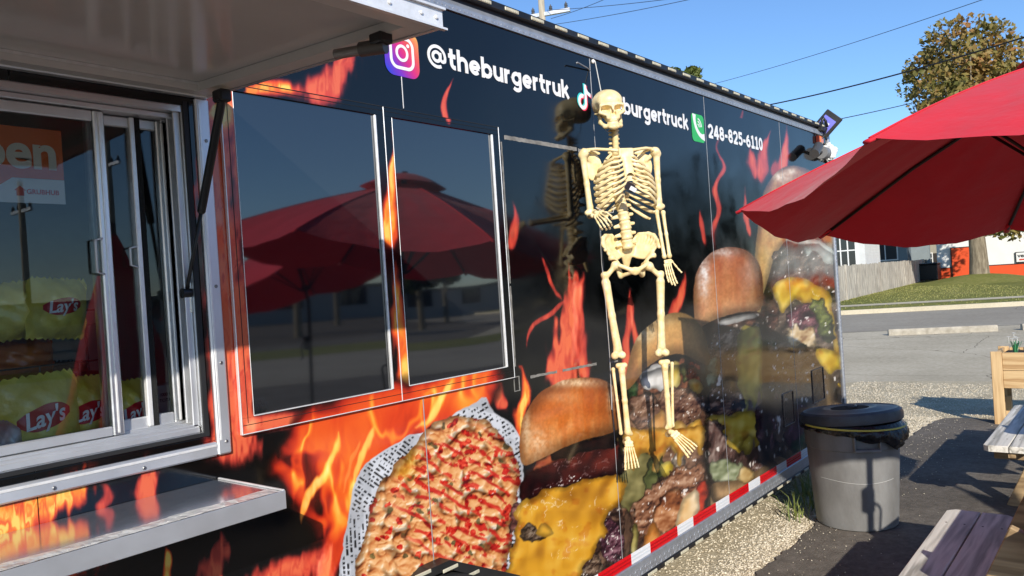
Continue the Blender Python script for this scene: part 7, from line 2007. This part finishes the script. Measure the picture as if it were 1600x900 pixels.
sb = MB().box((-.10, y1-2.6, q1[2]-.1), (-.03, y1, q0[2]-.1)).build('sign_board', BLK, shop); MB().box((-.11, y1-2.54, q1[2]-.04), (-.101, y1-.05, q0[2]-.15)).build('sign_face', TRIMW, sb)
me = text_mesh('ver', .03); co = np.zeros(len(me.vertices)*3); me.vertices.foreach_get('co', co); co = co.reshape(-1, 3); out = np.stack([np.where(co[:, 2] > 0, -.116, -.112), y1-.12-co[:, 0]*.36, q1[2]+.24+co[:, 1]*.32], -1); me.vertices.foreach_set('co', out.ravel()); me.update(); link('sign_lettering', me, BLK, sb)
MB().box((-.116, y1-2.4, q1[2]+.05), (-.112, y1-.2, q1[2]+.14)).build('sign_stripe', mat('red_sign_letter'), sb)

# ------------------------------------------------------------------ trees
def leaf_cloud(centres, radii, n, size, seed, squash=.85):
    r = np.random.default_rng(seed); k = r.choice(len(centres), n, p=np.array(radii)**2.2/np.sum(np.array(radii)**2.2)); C = np.array(centres)[k]; Rr = np.array(radii)[k]
    d = r.normal(size=(n, 3)); d /= np.linalg.norm(d, axis=1)[:, None]; rad = Rr*np.cbrt(r.uniform(.18, 1, n)); P = C+d*rad[:, None]*np.array([1, 1, squash])
    u = r.normal(size=(n, 3)); u /= np.linalg.norm(u, axis=1)[:, None]; v = np.cross(u, r.normal(size=(n, 3))); v /= np.linalg.norm(v, axis=1)[:, None]; s = (size*r.uniform(.4, 1.5, n))[:, None]
    V = np.stack([P-u*s, P-v*s*.55, P+u*s, P+v*s*.55], 1).reshape(-1, 3); Q = np.arange(n*4).reshape(-1, 4); return V, Q
def leafm(name, c1, c2, c3):
    if name in MATS: return MATS[name]
    m = mat(name, c1, .6, var=.1, vscale=.5); nt = m.node_tree; N = nt.nodes; Lk = nt.links; b = N['Principled BSDF']
    tc = N.new('ShaderNodeTexCoord'); n = N.new('ShaderNodeTexNoise'); n.inputs['Scale'].default_value = .55; n.inputs['Detail'].default_value = 7; n.inputs['Roughness'].default_value = .75; Lk.new(tc.outputs['Object'], n.inputs['Vector'])
    rp = N.new('ShaderNodeValToRGB'); e = rp.color_ramp.elements; e[0].position = .36; e[1].position = .66; e[0].color = (*c1, 1); e[1].color = (*c3, 1); q = e.new(.5); q.color = (*c2, 1); Lk.new(n.outputs['Fac'], rp.inputs[0]); Lk.new(rp.outputs[0], b.inputs['Base Color'])
    t = N.new('ShaderNodeBsdfTranslucent'); Lk.new(rp.outputs[0], t.inputs['Color']); mx = N.new('ShaderNodeMixShader'); mx.inputs[0].default_value = .25; Lk.new(b.outputs[0], mx.inputs[1]); Lk.new(t.outputs[0], mx.inputs[2]); Lk.new(mx.outputs[0], N['Material Output'].inputs['Surface'])
    return m
MAPLE = leafm('autumn_maple_leaf', srgb(88, 96, 46), srgb(136, 122, 64), srgb(164, 112, 66)); GREENL = leafm('green_leaf', srgb(50, 68, 30), srgb(84, 98, 44), srgb(120, 124, 60)); CONIF = leafm('conifer_needle', srgb(18, 30, 18), srgb(28, 42, 24), srgb(44, 58, 32))
BARK = mat('tree_bark', srgb(96, 86, 70), .9, col2=srgb(150, 138, 116), vscale=2.5, bump=1.5, bscale=9, stretch=(3, 3, .6))
def tree(loc, trunk_r, trunk_h, crown, R, H0, H1, nleaf, lsize, leafmat, label, group, seed, blobs=16, name='maple_tree'):
    r = random.Random(seed); root = empty(name, loc, 0, label, 'tree', group)
    b = MB(); b.tube([(0, 0, -.3), (0, 0, .15), (.02, 0, trunk_h*.5), (.0, .03, trunk_h), (.1, .05, H0+(H1-H0)*.7)], [trunk_r*1.35, trunk_r*1.1, trunk_r*.95, trunk_r*.85, trunk_r*.2], 14); b.build('trunk', BARK, root, smooth=True)
    cen = []; rad = []
    for k in range(blobs):
        a = r.uniform(0, 2*PI); t = r.random(); z = H0+(H1-H0)*t; w = R*(math.sin(PI*(.12+.80*t))**.7); q = w*r.uniform(.25, .82); p = (q*math.cos(a), q*math.sin(a), z); cen.append(p); rad.append(R*r.choice((.13, .17, .22, .30)))
        st_ = Vector((0, 0, trunk_h*r.uniform(.7, 1.0)+(z-trunk_h)*.25)); mid = st_.lerp(Vector(p), .5)+Vector((0, 0, .25))
        MB().tube([st_, mid, Vector(p)], [trunk_r*.32, trunk_r*.2, trunk_r*.06], 7).build('limb', BARK, root, smooth=True)
    V, Q = leaf_cloud(cen, rad, nleaf, lsize, seed); kind(fastmesh('crown', V, Q, leafmat, root), 'stuff'); return root
c = atx(1530, 420, 50); 
tree((50, c[1], .35), .46, 2.6, None, 5.3, 2.8, 13.4, 17500, .15, MAPLE, 'large autumn maple with olive and rust leaves behind the red umbrella', 'trees across the road', 31, 84)
c = atx(1076, 150, 34); tree((34, c[1], 0), .3, 5, None, 1.9, 6, 10.9, 7000, .13, GREENL, 'green treetop just showing above the trailer roof', 'trees across the road', 32, 30)
# mound of roots under the maple
mv = []; mf = []; n = 24
c = atx(1530, 420, 50)
for j, (rr_, z) in enumerate(((3.6, .12), (2.4, .28), (1.3, .48), (.4, .58))):
    for k in range(n): a = 2*PI*k/n; mv.append((50+rr_*math.cos(a)*(1+.1*math.sin(3*a)), c[1]+rr_*math.sin(a), z))
for j in range(3):
    for k in range(n): mf.append((j*n+k, j*n+(k+1) % n, (j+1)*n+(k+1) % n, (j+1)*n+k))
mf.append(tuple(3*n+k for k in range(n))); kind(meshobj('root_mound', mv, mf, LAWN, None, smooth=True), 'structure')
# black bin in the shade beside the shop
c = atx(1438, 428, 56); db = empty('dumpster', (56, c[1], .1), label='black dumpster in the shade at the end of the fence', cat='dumpster')
MB().cbox((0, -1.0, .1), (1.2, 1.0, 1.1), .05).build('bin_body', BLACKM, db); MB().cbox((-.05, -1.03, 1.11), (1.25, 1.03, 1.2), .03).build('bin_lid', BLACKP, db)

# ------------------------------------------------------------------ poles and wires
WPOLE = mat('utility_pole_wood', srgb(150, 140, 122), .9, col2=srgb(188, 178, 158), vscale=3, stretch=(6, 6, .5)); PORC = mat('grey_porcelain', srgb(90, 92, 96), .3); WIRE = mat('black_cable', (.012, .012, .012), .6); WIRE2 = mat('grey_wire_far', srgb(60, 70, 90), .6)
def utility_pole(x, y, H, label, arms=True, rz=0.0):
    r = empty('utility_pole', (x, y, 0), rz, label, 'utility pole', 'utility poles'); MB().tube([(0, 0, 0), (0, 0, H)], [.16, .115], 14).build('pole', WPOLE, r, smooth=True)
    if arms:
        MB().cbox((-.06, -1.1, H-1.35), (.06, 1.1, H-1.20), .01).build('crossarm', ALU_W, r)
        for yy in (-.95, -.35, .35, .95):
            i = MB().lathe([(.05, 0), (.075, .03), (.045, .06), (.075, .09), (.045, .12), (.07, .15), (.03, .19), (.02, .24)], 12, (0, yy, H-1.19)).build('insulator', PORC, r, angle=50)
    return r
utility_pole(24.5, 15.45, 13.1, 'wooden utility pole with crossarm and insulators above the trailer roof', rz=R_(20))
def cable(pts, r, m, label, sag=.0):
    a, b_ = Vector(pts[0]), Vector(pts[1]); P = [a.lerp(b_, t)-Vector((0, 0, 4*sag*t*(1-t))) for t in np.linspace(0, 1, 25)]
    o = MB().tube(P, r, 6).build('overhead_wire', m, None, smooth=True); tag(o, label, 'wire', 'overhead wires'); return o
pt = lambda px, py, X: tuple(atx(px, py, X))
cable((pt(1180, 168, 17), pt(1720, 20, 13.5)), .013, WIRE, 'thick black cable rising from the roofline behind the umbrella', .10)
cable((pt(1240, 200, 30), pt(1470, 150, 40)), .016, WIRE, 'short black cable right of the floodlight', .05)
cable((pt(1080, 140, 36), pt(1620, -30, 24)), .010, WIRE2, 'thin grey wire crossing the open sky', .15)
for (y0, px, py, i) in ((16, 1080, -6, 0), (29, 960, -8, 1), (38, 1110, -8, 2)):
    cable((pt(855+6*i, y0, 24.5), pt(px, py, 22)), .010, WIRE2, ['upper utility wire leaving the pole', 'middle utility wire leaving the pole', 'lower utility wire leaving the pole past the insulator'][i], .05)
# ------------------------------------------------------------------ the side of the street behind the camera (seen mirrored in the glass)
utility_pole(16.5, -34, 9.5, 'utility pole across the street mirrored in the narrow sash'); utility_pole(13.4, -35.6, 7.5, 'short utility pole mirrored in the left hatch pane')
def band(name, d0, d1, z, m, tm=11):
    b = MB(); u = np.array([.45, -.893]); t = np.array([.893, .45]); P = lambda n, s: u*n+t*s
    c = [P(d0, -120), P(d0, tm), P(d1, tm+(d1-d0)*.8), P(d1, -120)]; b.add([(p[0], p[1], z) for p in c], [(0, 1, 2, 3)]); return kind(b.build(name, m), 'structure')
band('darkening_asphalt', 7.5, 13.9, .003, NEWPAD, 3); band('road', 14, 21, .004, ROAD); band('verge', 21.1, 25, .006, LAWN); band('darkening_asphalt', 25.1, 60, .003, NEWPAD)  # dark asphalt sheets added out of view to darken the window reflections
hall = empty('warehouse', (32, -46, 0), R_(-63), 'long pale warehouse mirrored in the dark windows', 'building')
MB().box((0, -30, 0), (14, 30, 2.3)).build('wall', mat('pale_grey_cladding', srgb(170, 166, 158), .7, var=.05), hall); MB().box((-.1, -30.1, 2.3), (14.1, 30.1, 2.5)).build('parapet', mat('dark_grey_cladding', srgb(110, 106, 100), .7), hall)
for k in range(12): MB().box((-.03, -27+k*4.6, 1.0), (-.001, -25+k*4.6, 2.3)).build('window', GLS, hall)
for i, (x, y, h, R) in enumerate(((29.0, -34.5, 3.6, 1.7), (34, -31, 3.8, 1.7), (10, -40, 7.0, 2.8), (0, -38, 8.0, 3.0), (20.5, -26.5, 3.6, 1.9), (26.5, -25.5, 3.4, 2.0))):
    tree((x, y, 0), .16, 2.0, None, R, 2.2, h, 5000, .16, GREENL, ['young street tree mirrored in the left dark window', 'street tree mirrored right of the young tree', 'broad tree mirrored in the left hatch pane', 'leafy tree farther left behind the camera', 'low dark tree mirrored at the left of the first dark window', 'low spreading tree mirrored between the two dark windows'][i], 'street trees behind the camera', 50+i, 10, 'street_tree')
def conifer(x, y, h, w, label, seed):
    root = empty('conifer_tree', (x, y, 0), 0, label, 'tree', 'conifers behind the camera'); MB().tube([(0, 0, 0), (0, 0, h*.95)], [.14, .03], 8).build('trunk', BARK, root, smooth=True)
    cen = []; rad = []; r = random.Random(seed)
    for k in range(26): t = k/26; a = r.uniform(0, 2*PI); q = w*(1-t)*.45; cen.append((q*math.cos(a), q*math.sin(a), .5+(h-.6)*t)); rad.append(w*(.25+.55*(1-t)))
    V, Q = leaf_cloud(cen, rad, 4200, .13, seed); kind(fastmesh('crown', V, Q, CONIF, root), 'stuff')
for i, (px, d, h, w) in enumerate(((1052, 40, 7.0, 1.9), (1092, 38, 7.4, .9), (1136, 42, 8.0, .9), (990, 46, 6.5, 1.6), (1165, 45, 7.0, .8), (930, 40, 6.0, 1.6), (870, 44, 7.5, 1.8))):
    v = ray(px, 420); v = v/np.hypot(v[0], v[1]); p = CAM+v*d
    conifer(p[0], -p[1], h, w, 'dark conifer mirrored in the wrap, number %s from the skeleton rightwards' % ['one', 'two', 'three', 'zero', 'four', 'minus one', 'minus two'][i] if False else ['broad dark conifer mirrored just right of the skeleton', 'slim conifer mirrored left of the phone number', 'slim tall conifer mirrored under the phone number', 'conifer mirrored behind the hanging skeleton', 'slim conifer mirrored below the end of the phone number', 'low conifer mirrored left of the skeleton', 'broad conifer mirrored beside the grey tape outline'][i], 70+i)
